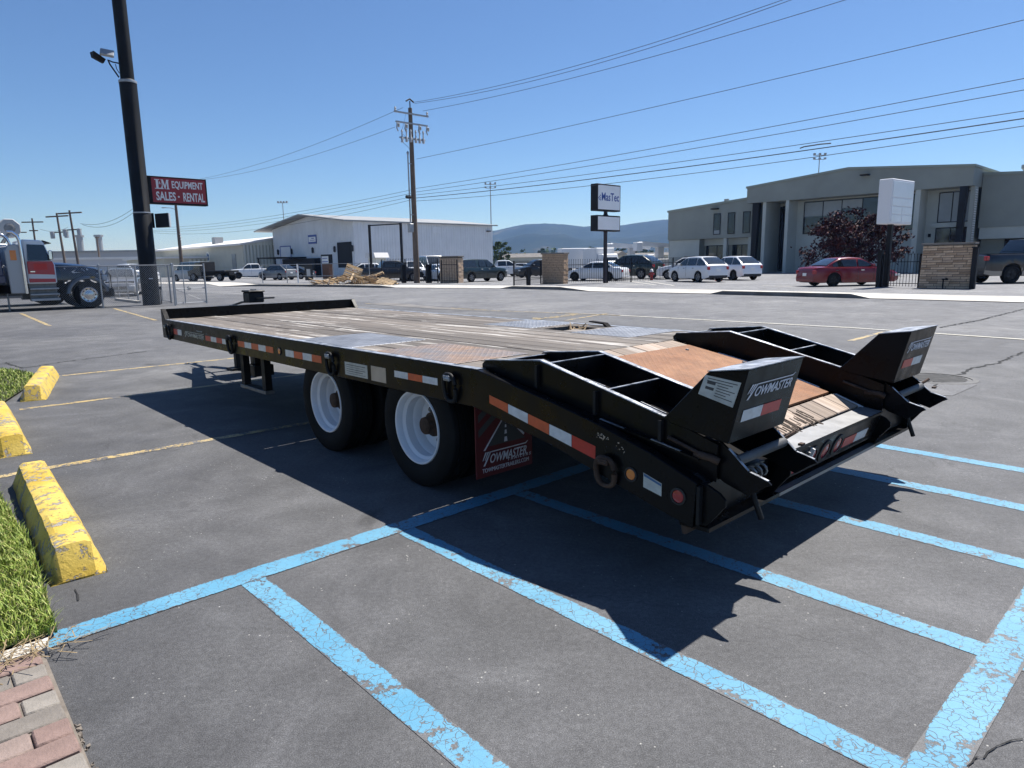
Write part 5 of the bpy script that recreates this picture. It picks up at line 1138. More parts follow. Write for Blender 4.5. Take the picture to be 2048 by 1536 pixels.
    if flag:
        m = MB()
        for i in range(34):
            x = random.uniform(-.75, .5); z = random.uniform(1.2, 1.5); w = 1.0 - (x + .95) * .16; r_ = random.uniform(.018, .034)
            pts = [(x + r_ * (1 if k % 2 == 0 else .42) * math.cos(k * math.pi / 5), z + r_ * (1 if k % 2 == 0 else .42) * math.sin(k * math.pi / 5)) for k in range(10)]
            m.prism(pts, lambda a, b: V((a, -w - .012, b)), lambda a, b: V((a, -w + .05, b)))
        m.obj('star', MT['white'], hd, kind='stuff')
        m = MB(); m.prism([(-.45, 1.36), (-.30, 1.42), (-.38, 1.34), (-.1, 1.33), (-.4, 1.30)], lambda a, b: V((a, -.965, b)), lambda a, b: V((a, -.9, b))); m.obj('eagle_mark', MT['white'], hd)
    for s in (-1, 1):
        m = MB(); n_ = 16; rg = []
        for i in range(n_ + 1):
            a = math.radians(8 + 168 * i / n_); x, z = math.cos(a), math.sin(a)
            rg.append([V((x * .60, s * .70, .52 + z * .60)), V((x * .68, s * .70, .52 + z * .68)), V((x * .69, s * (hw - .04), .52 + z * .66)), V((x * .62, s * (hw + .03), .52 + z * .60)), V((x * .58, s * (hw + .03), .52 + z * .56)), V((x * .58, s * .75, .52 + z * .57))])
        m.rings(rg); fd = m.obj('fender', gr2 if flag else wh, t, smooth=40)
        if flag: m = MB(); m.box((.08, s * (hw + .02), 1.09), (.26, s * (hw + .034), 1.17)); m.obj('marker_lamp', MT['yellowline'], fd, bevel=.02)
        m = MB(); m.box((.55, s * .72 - .14, .98), (.74, s * .72 + .14, 1.22)); m.obj('headlamp', MT['lampglass'], t, bevel=.04)
        m = MB(); m.tube([V((.80, s * .55, .45)), V((.90, s * .55, .55)), V((.90, s * .55, 1.20)), V((.82, s * .55, 1.30))], .035, 8); m.obj('guard_tube', MT['plastic'], t, smooth=50)
    m = MB(); m.box((.64, -.55, .70), (.705, .55, 1.42)); m.obj('grille', MT['chrome'], t, bevel=.02)
    m = MB(); m.box((.70, -1.12, .40), (.86, 1.12, .72)); m.obj('bumper', MT['chrome'] if not flag else MT['plastic'], t, bevel=.04)
    m = MB(); m.box((-6.2, -.45, .62), (.65, .45, .92)); m.box((-1.0, -.9, .55), (-.72, .9, 1.05)); m.obj('frame', MT['under'], t)
    m = MB(); m.box((-6.2, -1.2, 1.0), (-2.45, 1.2, 1.25)); m.box((-6.2, -1.2, 1.25), (-2.5, -1.1, 2.1)); m.box((-6.2, 1.1, 1.25), (-2.5, 1.2, 2.1)); m.box((-2.6, -1.1, 1.25), (-2.5, 1.1, 2.15)); m.obj('service_body', paint('dark blue body', (.012, .022, .07)) if flag else wh, t, bevel=.02)
    tm, rm = truck_wheel(.50, .32)
    for x in (0, -4.3):
        for s in (-1, 1): w = place('wheel', tm, t, V((x, s * (hw - .13), .5)), (-s * math.pi / 2, 0, 0)); place('rim', rm, w)
    return t
work_truck('red, silver and navy work truck with stars on its hood behind the fence', G(5.72, 30.45), paint('door red', (0.40, 0.028, 0.042), .3, .3), paint('hood navy', (0.012, 0.016, 0.032), .2, .8), True)
wt2 = work_truck('plain white work truck with a raised boom behind the flag painted truck', G(5.2, 34.6), wh, wh, False)
BX = 1.25
m = MB(); m.hexa([V((BX - 6.5, -.25, 3.0)), V((BX - 2.45, -.25, 2.75)), V((BX - 2.45, .25, 2.75)), V((BX - 6.5, .25, 3.0)), V((BX - 6.5, -.25, 3.75)), V((BX - 2.45, -.25, 3.35)), V((BX - 2.45, .25, 3.35)), V((BX - 6.5, .25, 3.75))]); bo = m.obj('boom', paint('boom white', (0.70, 0.71, 0.74), .4, .3), wt2, bevel=.03)
m = MB(); m.hexa([V((BX - 7, .35, 3.6)), V((BX - 3.0, .35, 3.75)), V((BX - 3.0, .75, 3.75)), V((BX - 7, .75, 3.6)), V((BX - 7, .35, 4.1)), V((BX - 3.0, .35, 4.1)), V((BX - 3.0, .75, 4.1)), V((BX - 7, .75, 4.1))]); m.obj('upper_boom', PAINT['boom white'], wt2, bevel=.03)
for cx_, cz, yy in ((BX - 2.25, 3.12, -.33), (BX - 2.85, 3.85, -.1)):
    m = MB(); r_ = .40; m.prism([(cx_ + r_ * math.cos(k * math.pi / 4 + .39), cz + r_ * math.sin(k * math.pi / 4 + .39)) for k in range(8)], lambda a, b: V((a, yy, b)), lambda a, b: V((a, yy + .7, b))); kn = m.obj('boom_knuckle', MT['insul'], wt2, bevel=.03)
    m = MB(); m.lathe([(0, .02), (.12, .02), (.20, 0)], 14, T=Matrix.Translation((cx_, yy - .001, cz)) @ Matrix.Rotation(math.pi / 2, 4, 'X')); m.obj('pivot_cap', MT['steel'], kn)
m = MB(); m.tube([V((BX - 2.3, -.3, 2.9)), V((BX - 2.5, -.3, 2.6)), V((BX - 2.7, -.2, 2.3))], .07, 8); m.obj('hydraulic_ram', MT['steel'], wt2, smooth=50)

# ------------------------------------------------------------------ office building (x along -D to the right, y along N away, origin at its left front corner)
NB, DB = 70.58, 48.15
of = thing('office_building', 'grey green two storey office building with a low gabled front and dark glass', 'building', G(NB, DB), YAW(-D))
def X_(d): return DB - d
m = MB()
m.prism([(0, 3.86), (0, 7.15), (10.75, 7.95), (10.75, 3.86)], lambda a, b: V((a, 0, b)), lambda a, b: V((a, 22, b))); m.prism([(0.0, 0), (4.2, 0), (4.2, 3.859), (0, 3.859)], lambda a, b: V((a, .25, b)), lambda a, b: V((a, 22, b)))
m.prism([(4.2, 0), (10.7, 0), (10.7, 3.859), (4.2, 3.859)], lambda a, b: V((a, 1.4, b)), lambda a, b: V((a, 22, b)))
m.obj('left_wing_wall', MT['olive'], of)
m = MB(); m.prism([(0.1, 0.0), (4.19, 0.0), (4.19, 3.80), (0.1, 3.80)], lambda a, b: V((a, .235, b)), lambda a, b: V((a, .2495, b))); m.prism([(4.25, 3.12), (10.65, 3.12), (10.65, 3.855), (4.25, 3.855)], lambda a, b: V((a, 1.2, b)), lambda a, b: V((a, 1.395, b))); m.obj('lower_render', MT['olive_light'], of)
m = MB(); m.prism([(-.10, 7.12), (-.10, 7.34), (10.70, 8.14), (10.70, 7.92)], lambda a, b: V((a, -.12, b)), lambda a, b: V((a, 22.2, b))); m.obj('roof_trim', MT['gable_trim'], of)
for x in (7.35, 10.35): m = MB(); m.box((x, .1, 0), (x + .42, .5, 3.858)); m.obj('column', MT['olive_light'], of)
def window(x0, x1, z0, z1, y, mat='glassdark', mull=(), bars=(), depth=.06, parent=None):
    m = MB(); t_ = .07
    m.box((x0, y - .02, z0), (x0 + t_, y + depth, z1)); m.box((x1 - t_, y - .02, z0), (x1, y + depth, z1)); m.box((x0 + t_, y - .02, z0), (x1 - t_, y + depth, z0 + t_)); m.box((x0 + t_, y - .02, z1 - t_), (x1 - t_, y + depth, z1))
    for q in mull: m.box((q - .035, y - .018, z0 + t_), (q + .035, y + depth, z1 - t_))
    f = m.obj('window', MT['ironblack'], parent or of)
    xs = [x0 + t_] + list(mull) + [x1 - t_]
    for k, (a, b) in enumerate(zip(xs[:-1], xs[1:])):
        o = .035 * (k > 0); o2 = .035 * (k < len(xs) - 2); m = MB(); m.box((a + o, y + .01, z0 + t_), (b - o2, y + .02, z1 - t_)); m.obj('pane', MT[mat], f)
        for (bk, ba, bb) in bars:
            if bk == k: m = MB(); m.box((a + o + .01, y + .004, ba), (b - o2 - .01, y + .0095, bb)); m.obj('blind', MT['blind'], f)
    return f
for x0, x1 in ((6.12, 7.0), (7.9, 8.75), (9.72, 10.58)): window(x0, x1, 4.28, 6.62, -.05, bars=((0, 4.36, 4.75),) if x0 < 7 else ())
window(4.5, 7.30, 1.0, 3.115, 1.30, mull=(5.9,)); window(7.85, 10.30, .1, 3.115, 1.30, mull=(9.0,))
# gabled front
x0, x1, xa = 10.70, 31.35, 21.03
m = MB()
m.prism([(x0, 7.36), (x0, 8.95), (xa, 9.80), (x1, 8.95), (x1, 7.36)], lambda a, b: V((a, -1.2, b)), lambda a, b: V((a, 24, b)))
m.obj('gable_fascia', MT['olive'], of)
m = MB(); m.prism([(x0 - .1, 8.90), (x0 - .1, 9.10), (xa, 9.97), (x1 + .1, 9.10), (x1 + .1, 8.90), (xa, 9.77)], lambda a, b: V((a, -1.32, b)), lambda a, b: V((a, 24.2, b))); m.obj('roof_trim', MT['gable_trim'], of)
m = MB(); m.box((14.9, .9, 0), (31.0, 22, 7.355)); m.box((10.72, 2.4, 0), (14.88, 22, 7.355)); m.obj('front_wall', MT['olive_light'], of)
for a, b, y0, y1, mt in ((15.0, 15.34, -1.15, .89, 'olive_light'), (26.98, 27.4, -1.15, .89, 'olive_light'), (12.40, 12.76, -.9, 2.39, 'olive_light'), (31.0, 31.33, -.2, .8, 'olive_light')):
    m = MB(); m.box((a, y0, 0), (b, y1, 7.357)); m.obj('fin_wall', MT[mt], of)
for a, b in ((11.35, 12.05), (30.40, 31.0)):
    m = MB(); m.hexa([V((a - .02, -1.1, 0)), V((b - .25, -1.1, 0)), V((b - .25, -.6, 0)), V((a - .02, -.6, 0)), V((a, -1.1, 7.356)), V((b, -1.1, 7.356)), V((b, -.6, 7.356)), V((a, -.6, 7.356))]); m.obj('tapered_column', MT['ironblack'], of)
window(13.1, 14.87, .15, 7.05, 2.30, mull=(13.9, 14.45)); window(12.78, 13.08, .15, 7.0, 2.32)
window(16.05, 26.9, 3.95, 7.20, .82, mull=(18.0, 19.85, 21.8, 23.7, 25.4), bars=((0, 5.7, 7.1), (1, 5.7, 7.1), (2, 6.3, 7.1)))
window(28.35, 30.95, 4.45, 7.12, .82, mat='blind', mull=(29.45,)); window(28.30, 30.95, .2, 4.0, .82, mull=(29.5,))
m = MB(); m.box((28.0, .6, 4.02), (31.0, .89, 4.42)); m.obj('spandrel', MT['olive_light'], of)
for x, y, z in ((8.3 - 2.3, -.12, 7.05), (22.3, -1.32, 9.0)):
    m = MB(); m.box((x, y - .5, z), (x + .75, y + .1, z + .14)); m.obj('wall_lamp', MT['ironblack'], of, bevel=.03)
m = MB(); m.box((27.75, .7, 3.2), (27.95, .89, 3.5)); m.obj('wall_lamp', MT['ironblack'], of)
# right wing and the ladder in the return
m = MB(); m.prism([(31.4, 3.9), (31.4, 8.42), (44, 7.6), (44, 3.9)], lambda a, b: V((a, 1.6, b)), lambda a, b: V((a, 22, b))); m.prism([(31.4, 0), (44, 0), (44, 3.899), (31.4, 3.899)], lambda a, b: V((a, 3.0, b)), lambda a, b: V((a, 22, b))); m.obj('right_wing_wall', MT['olive'], of)
m = MB(); m.prism([(31.4, 8.40), (31.4, 8.62), (44.1, 7.80), (44.1, 7.58)], lambda a, b: V((a, 1.48, b)), lambda a, b: V((a, 22.2, b))); m.obj('roof_trim', MT['gable_trim'], of)
m = MB(); m.box((31.5, 1.7, 2.9), (44, 2.99, 3.895)); m.obj('lower_render', MT['olive_light'], of); window(33.2, 37.5, .6, 2.89, 2.93, mull=(35.2,)); window(38, 43, .6, 2.89, 2.93, mull=(40.5,))
m = MB()
for k in range(28): m.box((31.45, -.55, 1.6 + k * .2), (31.49, .15, 1.68 + k * .2))
m.obj('louvre_slat', MT['roofwhite'], of, kind='stuff')
for p, h_ in (((5.9, 3.0, 7.5), .9), ((33.5, 6.0, 8.2), 1.2)):
    m = MB(); m.lathe([(.12, 0), (.12, h_ * .6), (.28, h_ * .75), (.28, h_), (0, h_ * .9)], 12, T=Matrix.Translation(p)); m.obj('roof_vent', MT['galv'], of, smooth=40)

# ------------------------------------------------------------------ white warehouse
NW, DW = 47.26, 81.62
ww = thing('warehouse', 'long white metal warehouse with an overhanging low gabled roof', 'building', G(NW, DW), YN)   # x along N, y along D
YL = 25.2
def ribs(m, a, b, z0, zf, step, dep=.035, w=.05, axis='y', at_=0.0, out=-1):
    k = a
    while k < b:
        z1 = zf(k)
        if axis == 'y': m.box((at_ - dep if out < 0 else at_, k, z0), (at_ if out < 0 else at_ + dep, k + w, z1))
        else: m.box((k, at_ - dep if out < 0 else at_, z0), (k + w, at_ if out < 0 else at_ + dep, z1))
        k += step
gz = lambda y: 7.30 + (1 - abs(y - YL / 2) / (YL / 2)) * 1.35
m = MB(); m.prism([(0, 0), (YL, 0), (YL, 7.3), (YL / 2, 8.65), (0, 7.3)], lambda a, b: V((0, a, b)), lambda a, b: V((24.6, a, b))); wl = m.obj('wall', MT['ware'], ww)
m = MB(); ribs(m, .15, YL, 0.02, lambda y: gz(y) - .05, .45, axis='y'); ribs(m, .2, 24.5, .02, lambda x: 7.25, .45, axis='x'); m.obj('cladding_rib', MT['ware'], wl, kind='stuff')
m = MB(); m.prism([(-.4, 7.22), (-.4, 7.40), (YL / 2, 8.90), (YL + 3.5, 7.20), (YL + 3.5, 7.02), (YL / 2, 8.70)], lambda a, b: V((-1.6, a, b)), lambda a, b: V((25.4, a, b))); m.obj('roof', MT['wareroof'], ww)
def wdoor(y0, y1, z0, z1, mt, fr=True):
    m = MB(); m.box((-.06, y0, z0), (-.036, y1, z1)); d_ = m.obj('door', MT[mt], ww)
    m = MB(); m.box((-.10, y0 - .12, z0), (-.037, y0, z1 + .12)); m.box((-.10, y1, z0), (-.037, y1 + .12, z1 + .12)); m.box((-.10, y0, z1), (-.037, y1, z1 + .12)); m.obj('frame', MT['navy'] if mt == 'ware' else MT['ironblack'], d_); return d_
wdoor(0.75, 4.35, 1.2, 4.5, 'ironblack'); wdoor(19.1, 22.6, 1.2, 4.5, 'ware')  # first doorway stands open: its dark inside painted as a black panel
m = MB(); m.box((-.10, 10.45, 4.68), (-.037, 12.95, 5.95)); sg = m.obj('wall_sign', MT['navy'], ww); m = MB(); m.box((-.115, 10.62, 4.95), (-.1005, 12.80, 5.66)); pn = m.obj('panel', MT['white'], sg)
m = MB(); m.box((-.12, 10.9, 5.15), (-.1155, 12.3, 5.22)); m.box((-.12, 11.1, 5.40), (-.1155, 11.9, 5.5)); m.obj('print_line', MT['navy'], pn, kind='stuff')
for y in (.25, 5.1, 11.6, 18.5, 23.3): m = MB(); m.lathe([(0.02, 0), (.16, .1), (.16, .75), (.02, .9)], 10, T=Matrix.Translation((-.2, y, 3.3))); m.obj('wall_lamp', MT['plastic'], ww, smooth=40)
m = MB(); m.box((-5.0, 14.0, 2.65), (-.04, 20.2, 2.85)); m.box((-4.9, 14.1, 0), (-4.7, 14.3, 2.65)); m.box((-4.9, 19.9, 0), (-4.7, 20.1, 2.65)); m.box((-1.0, 9.6, .0), (-.04, 20.2, 2.6)); m.obj('dark_awning', MT['ironblack'], ww)
m = MB(); m.box((12.9, -.05, 5.9), (14.3, -.036, 6.85)); m.obj('hatch', MT['ware'], ww, bevel=.01)
m = MB(); m.box((23.3, -.5, 6.35), (23.9, -.04, 6.5)); m.obj('wall_lamp', MT['plastic'], ww)
# brick name sign in front of the warehouse
P = gx(656, 79); ns = thing('entrance_sign', 'small brown brick pier sign with a white name board by the warehouse', 'sign', P, YAW(-D))
m = MB(); m.box((-.85, -.2, 0), (.85, .2, 1.65)); m.obj('pier', plain('brown brick', (.17, .085, .05), .9, var=.25, vs=5), ns)
m = MB(); m.box((-.95, -.22, 1.652), (.95, .22, 2.75)); bd = m.obj('board', MT['ironblack'], ns); m = MB(); m.box((-.78, -.24, 1.75), (.80, -.2205, 2.55)); pn = m.obj('panel', MT['white'], bd)
m = MB(); m.box((-.6, -.25, 2.28), (.6, -.2405, 2.36)); m.box((-.68, -.25, 1.88), (.68, -.2405, 1.98)); m.obj('print_line', MT['navy'], pn, kind='stuff')
# drilling frame of two dark posts and a beam
a, b = gx(744, 66), gx(806, 64); L = (b - a).length
gf = thing('goalpost_frame', 'tall frame of two black posts and a thin top bar before the warehouse', 'post frame', a, YAW(b - a))
for x in (0, L): m = MB(); m.box((x - .09, -.09, 0), (x + .09, .09, 5.25)); m.obj('post', MT['ironblack'], gf)
m = MB(); m.box((.13, -.05, 5.12), (L - .13, .05, 5.22)); m.obj('top_bar', MT['ironblack'], gf)
# small white shed roof
P = gx(756, 84); sh = thing('shed', 'small white roofed shed standing against the warehouse wall', 'shed', P, YAW(-D))
m = MB(); m.box((-.9, -.7, 0), (.9, .7, 2.3)); m.obj('wall', MT['beigelight'], sh); m = MB(); m.prism([(-1.2, 2.35), (1.2, 2.35), (.9, 2.95), (-.9, 2.95)], lambda a, b: V((a, -1.0, b)), lambda a, b: V((a, 1.0, b))); m.obj('roof', MT['roofwhite'], sh)
# ------------------------------------------------------------------ beige building and the long buildings at the left
NG, DG = 42.62, 107.72
bb = thing('beige_building', 'low beige metal building with a white roof and corrugated end wall', 'building', G(NG, DG), YN)
m = MB(); m.prism([(0, 0), (46, 0), (46, 4.9), (0, 4.9)], lambda a, b: V((0, a, b)), lambda a, b: V((14, a, b))); m.obj('wall', MT['beige'], bb)
m = MB(); ribs(m, .1, 10, .02, lambda x: 5.0 + x * .16 if x < 9 else 6.4, .55, dep=.10, w=.27, axis='x'); m.obj('corrugation', MT['beigelight'], bb, kind='stuff')  # end wall coloured paler than the front: its sunlight painted in
m = MB(); m.prism([(-.5, 4.85), (-.5, 5.15), (8.5, 6.6), (14.6, 5.2), (14.6, 4.9), (8.5, 6.3)], lambda a, b: V((a, -.3, b)), lambda a, b: V((a, 46.4, b))); m.obj('roof', MT['roofwhite'], bb)
m = MB(); m.prism([(0.01, 4.9), (8.5, 6.28), (13.9, 4.92)], lambda a, b: V((a, .0, b)), lambda a, b: V((a, .2, b))); m.obj('gable', MT['beigelight'], bb)
for y0, y1, z1, mt in ((3.0, 4.6, 3.6, 'blind'), (25, 27.5, 3.4, 'blind')): m = MB(); m.box((-.08, y0, .1), (-.001, y1, z1)); m.obj('door', MT[mt], bb)
m = MB(); m.box((-.06, 0, .02), (-.0015, 46, .9)); m.obj('dark_base', plain('dark green base', (.03, .05, .035), .8), bb)
m = MB(); m.lathe([(0, .03), (.9, .03), (.95, 0)], 18, T=Matrix.Translation((-.002, 15.6, 3.3)) @ Matrix.Rotation(-math.pi / 2, 4, 'Y')); em = m.obj('round_emblem', MT['beigelight'], bb)
m = MB()
for k in range(5):
    a = k * 1.256; m.lathe([(0, .02), (.24, .02), (.25, 0)], 8, T=Matrix.Translation((-.0325, 15.6 + .45 * math.cos(a), 3.3 + .45 * math.sin(a))) @ Matrix.Rotation(-math.pi / 2, 4, 'Y'))
m.obj('emblem_dot', MT['inkblue'], em, kind='stuff')
m = MB(); m.box((-.03, 14.6, 1.6), (-.0016, 16.6, 2.0)); m.obj('name_plate', MT['blind'], bb)
m = MB(); m.box((3, 20, 5.3), (4.5, 21.5, 6.9)); m.obj('roof_unit', MT['galv'], bb)
P = gx(312, 122); lo = thing('low_annex', 'low white roofed annex left of the beige building', 'building', P, YN)
m = MB(); m.box((-1, -9, 0), (9, 14, 3.1)); m.obj('wall', MT['beige'], lo); m = MB(); m.prism([(-1.6, 3.1), (9.5, 3.1), (9.5, 3.5), (-1.6, 3.35)], lambda a, b: V((a, -9.5, b)), lambda a, b: V((a, 14.5, b))); m.obj('roof', MT['roofwhite'], lo)
m = MB(); ribs(m, 3, 9, .02, lambda x: 3.0, .7, dep=.12, w=.35, axis='x', at_=-9.0); m.obj('corrugation', MT['beigelight'], lo, kind='stuff')
def long_block(label, pxa, dist, length, depth, h, wallm, roofm, vents=()):
    P = gx(pxa, dist); o = thing('long_building', label, 'building', P, 0.02)
    m = MB(); m.box((0, 0, 0), (length, depth, h)); m.obj('wall', wallm, o); m = MB(); m.box((-.4, -.5, h), (length + .4, depth + .5, h + .5)); m.obj('roof', roofm, o)
    for x, hh in vents: m = MB(); m.lathe([(.9, 0), (.9, hh), (1.3, hh), (1.3, hh + .6), (0, hh + .7)], 14, T=Matrix.Translation((x, 5, h + .5))); m.obj('roof_stack', MT['galv'], o, smooth=40)
    return o
long_block('long pale building with a white flat roof left of the black pole', 105, 165, 27, 14, 3.9, plain('pale wall', (.55, .55, .56), .7), MT['roofwhite'])
long_block('long grey flat roofed building with two roof stacks far left', 60, 205, 60, 20, 6.6, plain('grey wall', (.42, .42, .42), .7), MT['wareroof'], ((13, 4.2), (18.8, 4.2)))
# ------------------------------------------------------------------ roadside signs
P = gx(1210, 46.2); ms = thing('company_sign', 'two panel white MasTec sign on a dark post across the road', 'sign', P, YN)
m = MB(); m.box((-.09, -.09, 0), (.09, .09, 3.45)); m.box((-.09, -.09, 4.42), (.09, .09, 4.75)); m.lathe([(.1, 4.42), (.2, 4.45), (.1, 4.6)], 10); m.obj('post', plain('dark maroon post', (.018, .012, .02), .5), ms)
for z0, z1, nm in ((4.72, 6.43, 'main_panel'), (3.42, 4.44, 'lower_panel')):
    m = MB(); m.box((-1.22, -.28, z0), (1.22, .28, z1)); f = m.obj(nm, MT['ironblack'], ms, bevel=.02)
    m = MB(); m.box((-1.12, -.30, z0 + .09), (1.12, -.2805, z1 - .09)); fc = m.obj('face', plain('sign acrylic', (.80, .81, .83), .3, var=.04, vs=1), f)
    if z0 > 4: 
        lettering('MasTec', (-.78, -.3005, 5.36), (1, 0, 0), (0, 0, 1), 1.80, .52, MT['navy'], fc, thick=.006, bold=.014)
        m = MB()
        for k, (a, b) in enumerate(((-1.08, 5.52), (-1.0, 5.60), (-1.0, 5.44), (-.92, 5.52), (-.92, 5.68), (-.90, 5.40))): m.quad(V((a - .05, -.302, b)), V((a, -.302, b - .06)), V((a + .05, -.302, b)), V((a, -.302, b + .06)))
        m.obj('logo_mark', MT['navy'], fc, recalc=False)
P = gx(1768, 32.6) + V((.788 * 1.22 - .616 * .3, .616 * 1.22 + .788 * .3, 0)); bs = thing('blank_sign', 'blank white box sign with horizontal panel strips on a dark post', 'sign', P, math.atan2(.616, .788))
m = MB(); m.box((-.45, -.10, 0), (-.25, .10, 2.98)); m.obj('post', MT['ironblack'], bs)
m = MB(); m.box((-1.22, -.30, 2.98), (1.22, .30, 5.05)); f = m.obj('cabinet', plain('white cabinet', (.72, .73, .76), .5), bs, bevel=.03)
glossy = plain('glossy sign face', (.70, .71, .73), .16, var=.05, vs=1.5)
for x0, x1, z0, z1 in ((-1.1, 1.1, 4.22, 4.93), (-1.1, 1.1, 3.82, 4.17), (-1.1, -.02, 3.44, 3.78), (.02, 1.1, 3.44, 3.78), (-1.1, -.02, 3.08, 3.40), (.02, 1.1, 3.08, 3.40)):
    m = MB(); m.box((x0, -.316, z0), (x1, -.3005, z1)); m.obj('panel_strip', glossy, f, bevel=.004)
# ------------------------------------------------------------------ stone piers
def stone_pier(label, pa, pb, h, depth, course, lens, build=True, taper=.0):
    L = (pb - pa).length; t = thing('stone_pier', label, 'pier', pa, YAW(pb - pa))
    core = .035
    m = MB(); m.hexa([V((core, core, 0)), V((L - core, core, 0)), V((L - core, depth - core, 0)), V((core, depth - core, 0)), V((core + taper, core, h)), V((L - core + taper * .3, core, h)), V((L - core + taper * .3, depth - core, h)), V((core + taper, depth - core, h))]); m.obj('core', MT['stonelight'], t)
    m = MB(); m.box((-.06 + taper, -.05, h), (L + .06 + taper * .4, depth + .05, h + .09)); m.obj('coping', MT['kerbface'], t, bevel=.01)
    nc = int(h / course); joined = MB(); metas = {}
    def stone(x0, x1, y0, y1, z0):
        g = .020; c = V(((x0 + x1) / 2, (y0 + y1) / 2, z0 + course / 2)); sx, sy = x1 - x0 - g, y1 - y0 - g
        if build:
            key = (round(sx, 1), round(sy, 1))
            if key not in metas:
                q = MB(); q.box((-sx / 2, -sy / 2, -course / 2 + g / 2), (sx / 2, sy / 2, course / 2 - g / 2)); metas[key] = (q.mesh('stone', MT['stone'], bevel=.006, jitter=.004), sx, sy)
            me, bx_, by_ = metas[key]; place('stone', me, t, c, (0, 0, 0), (sx / bx_, sy / by_, 1))
        else: joined.box((x0 + g / 2, y0 + g / 2, z0 + g / 2), (x1 - g / 2, y1 - g / 2, z0 + course - g / 2))
    for r in range(nc):
        z = r * course; sh = taper * r / nc; x = sh; first = True
        while x < L + sh - .02:
            l = random.uniform(*lens) * (.5 if first and r % 2 else 1); x1 = min(L + sh, x + l)
            if L + sh - x1 < .12: x1 = L + sh
            o = random.uniform(-.012, .012); stone(x, x1, -.0 + o, core + .02, z); x = x1; first = False
        for xs0, xs1 in ((L - core - .02 + sh, L + sh), (sh, core + .02 + sh)):
            y = .05
            while y < depth - .02:
                l = random.uniform(.25, .5); y1 = min(depth, y + l); o = random.uniform(-.02, .02)
                if build: stone(xs0 + (o if xs0 > L / 2 else 0), xs1 + (o if xs0 > L / 2 else 0), y, y1, z)
                else: joined.box((xs0 + o, y + .004, z + .004), (xs1 + o, y1 - .004, z + course - .004))
                y = y1
    if not build: joined.obj('stone_course', MT['stone'], t, kind='stuff')
    return t
a, b = gx(1836, 31.2), gx(1938, 29.8)
stone_pier('broad stacked stone entrance pier at the right, with a tap before it', a, b, 1.92, .62, .105, (.32, .62), True, .05)
P = a.lerp(b, .43) + V((0, -.22, 0)); tp = thing('standpipe', 'black standpipe tap in front of the broad stone pier', 'tap', P, YAW(b - a))
m = MB(); m.tube([V((0, 0, 0)), V((0, 0, .42))], .03, 7); m.tube([V((-.06, 0, .42)), V((.18, 0, .40))], .03, 7); m.tube([V((.12, 0, .42)), V((.12, 0, .47))], .05, 7); m.obj('pipe', MT['ironblack'], tp, smooth=50)
stone_pier('stacked stone pier left of the tall two panel sign', gx(1084, 46.4), gx(1127, 45.6), 1.98, .75, .11, (.3, .6), False)
stone_pier('stacked stone pier beside the dark green pickup', gx(880, 53), gx(917, 52.2), 1.95, .75, .11, (.3, .6), False)
# ------------------------------------------------------------------ black iron fences
def iron_fence(label, pts, h, step, name='iron_fence', cat='fence', finial=True, rails=(.18, -.32), base=.06):
    t = thing(name, label, cat, pts[0])
    m = MB(); m.box((-.009, -.009, base), (.009, .009, h)); 
    if finial: m.rings([[V((-.009, -.009, h)), V((.009, -.009, h)), V((.009, .009, h)), V((-.009, .009, h))], [V((-.02, -.012, h + .03)), V((.02, -.012, h + .03)), V((.02, .012, h + .03)), V((-.02, .012, h + .03))], [V((0, 0, h + .10))] * 4], cap=False)
    pk = m.mesh('picket', MT['ironblack'], recalc=False)
    for a, b in zip(pts[:-1], pts[1:]):
        L = (b - a).length; yw = YAW(b - a); n_ = int(L / step)
        for i in range(n_ + 1): place('picket', pk, t, a - pts[0] + (b - a) * (i / n_), (0, 0, yw))
        for z in rails: m = MB(); m.box((0, -.014, z if z > 0 else h + z), (L, .014, (z if z > 0 else h + z) + .035)); m.obj('rail', MT['ironblack'], t, loc=a - pts[0], rot=(0, 0, yw))
        for p in (a, b): m = MB(); m.box((-.035, -.035, 0), (.035, .035, h + .05)); m.obj('post', MT['ironblack'], t, loc=p - pts[0], rot=(0, 0, yw))
    return t
iron_fence('black iron picket fence running from the stone pier past the white sedan', [gx(1129, 46.6), gx(1215, 46.8), gx(1262, 47.6)], 1.55, .155)
iron_fence('black iron picket fence end in front of the crossover with the roof rack', [gx(1262, 47.6), gx(1345, 50.5), gx(1420, 56)], 1.6, .17)
iron_fence('slanting black iron gate left of the stone pier by the two panel sign', [gx(1028, 42.6), gx(1082, 46.2)], 1.5, .15, 'iron_gate', 'gate', True, (.35, -.08))
iron_fence('short black iron fence between the red sedan and the broad stone pier', [gx(1763, 33.0), gx(1836, 31.4)], 1.5, .14)
iron_fence('black iron picket fence behind the utility pole', [gx(765, 56.5), gx(812, 55.0), gx(876, 53.6)], 1.85, .17)
iron_fence('black iron picket fence in front of the left stone pier', [gx(884, 51.5), gx(915, 51.1)], 1.7, .2)
for px, dd_, w_, h_, lb_ in ((808, 54.6, .34, 1.35, 'black square gate post left of the utility pole'), (858, 53.4, .45, 1.38, 'wide black gate post right of the utility pole'), (1944, 29.7, .22, 1.75, 'black gate post against the broad stone pier'), (1756, 33.1, .20, 1.7, 'thick black fence post just right of the red sedan'), (1057, 44.0, .22, 1.05, 'low black post behind the slanting iron gate')):
    P = gx(px, dd_); t = thing('gate_post', lb_, 'post', P, YN); m = MB(); m.box((-w_ / 2, -.1, 0), (w_ / 2, .1, h_)); m.obj('shaft', MT['ironblack'], t, bevel=.01)
    m = MB(); m.box((-w_ / 2 - .03, -.13, h_), (w_ / 2 + .03, .13, h_ + .06)); m.obj('cap', MT['ironblack'], t)
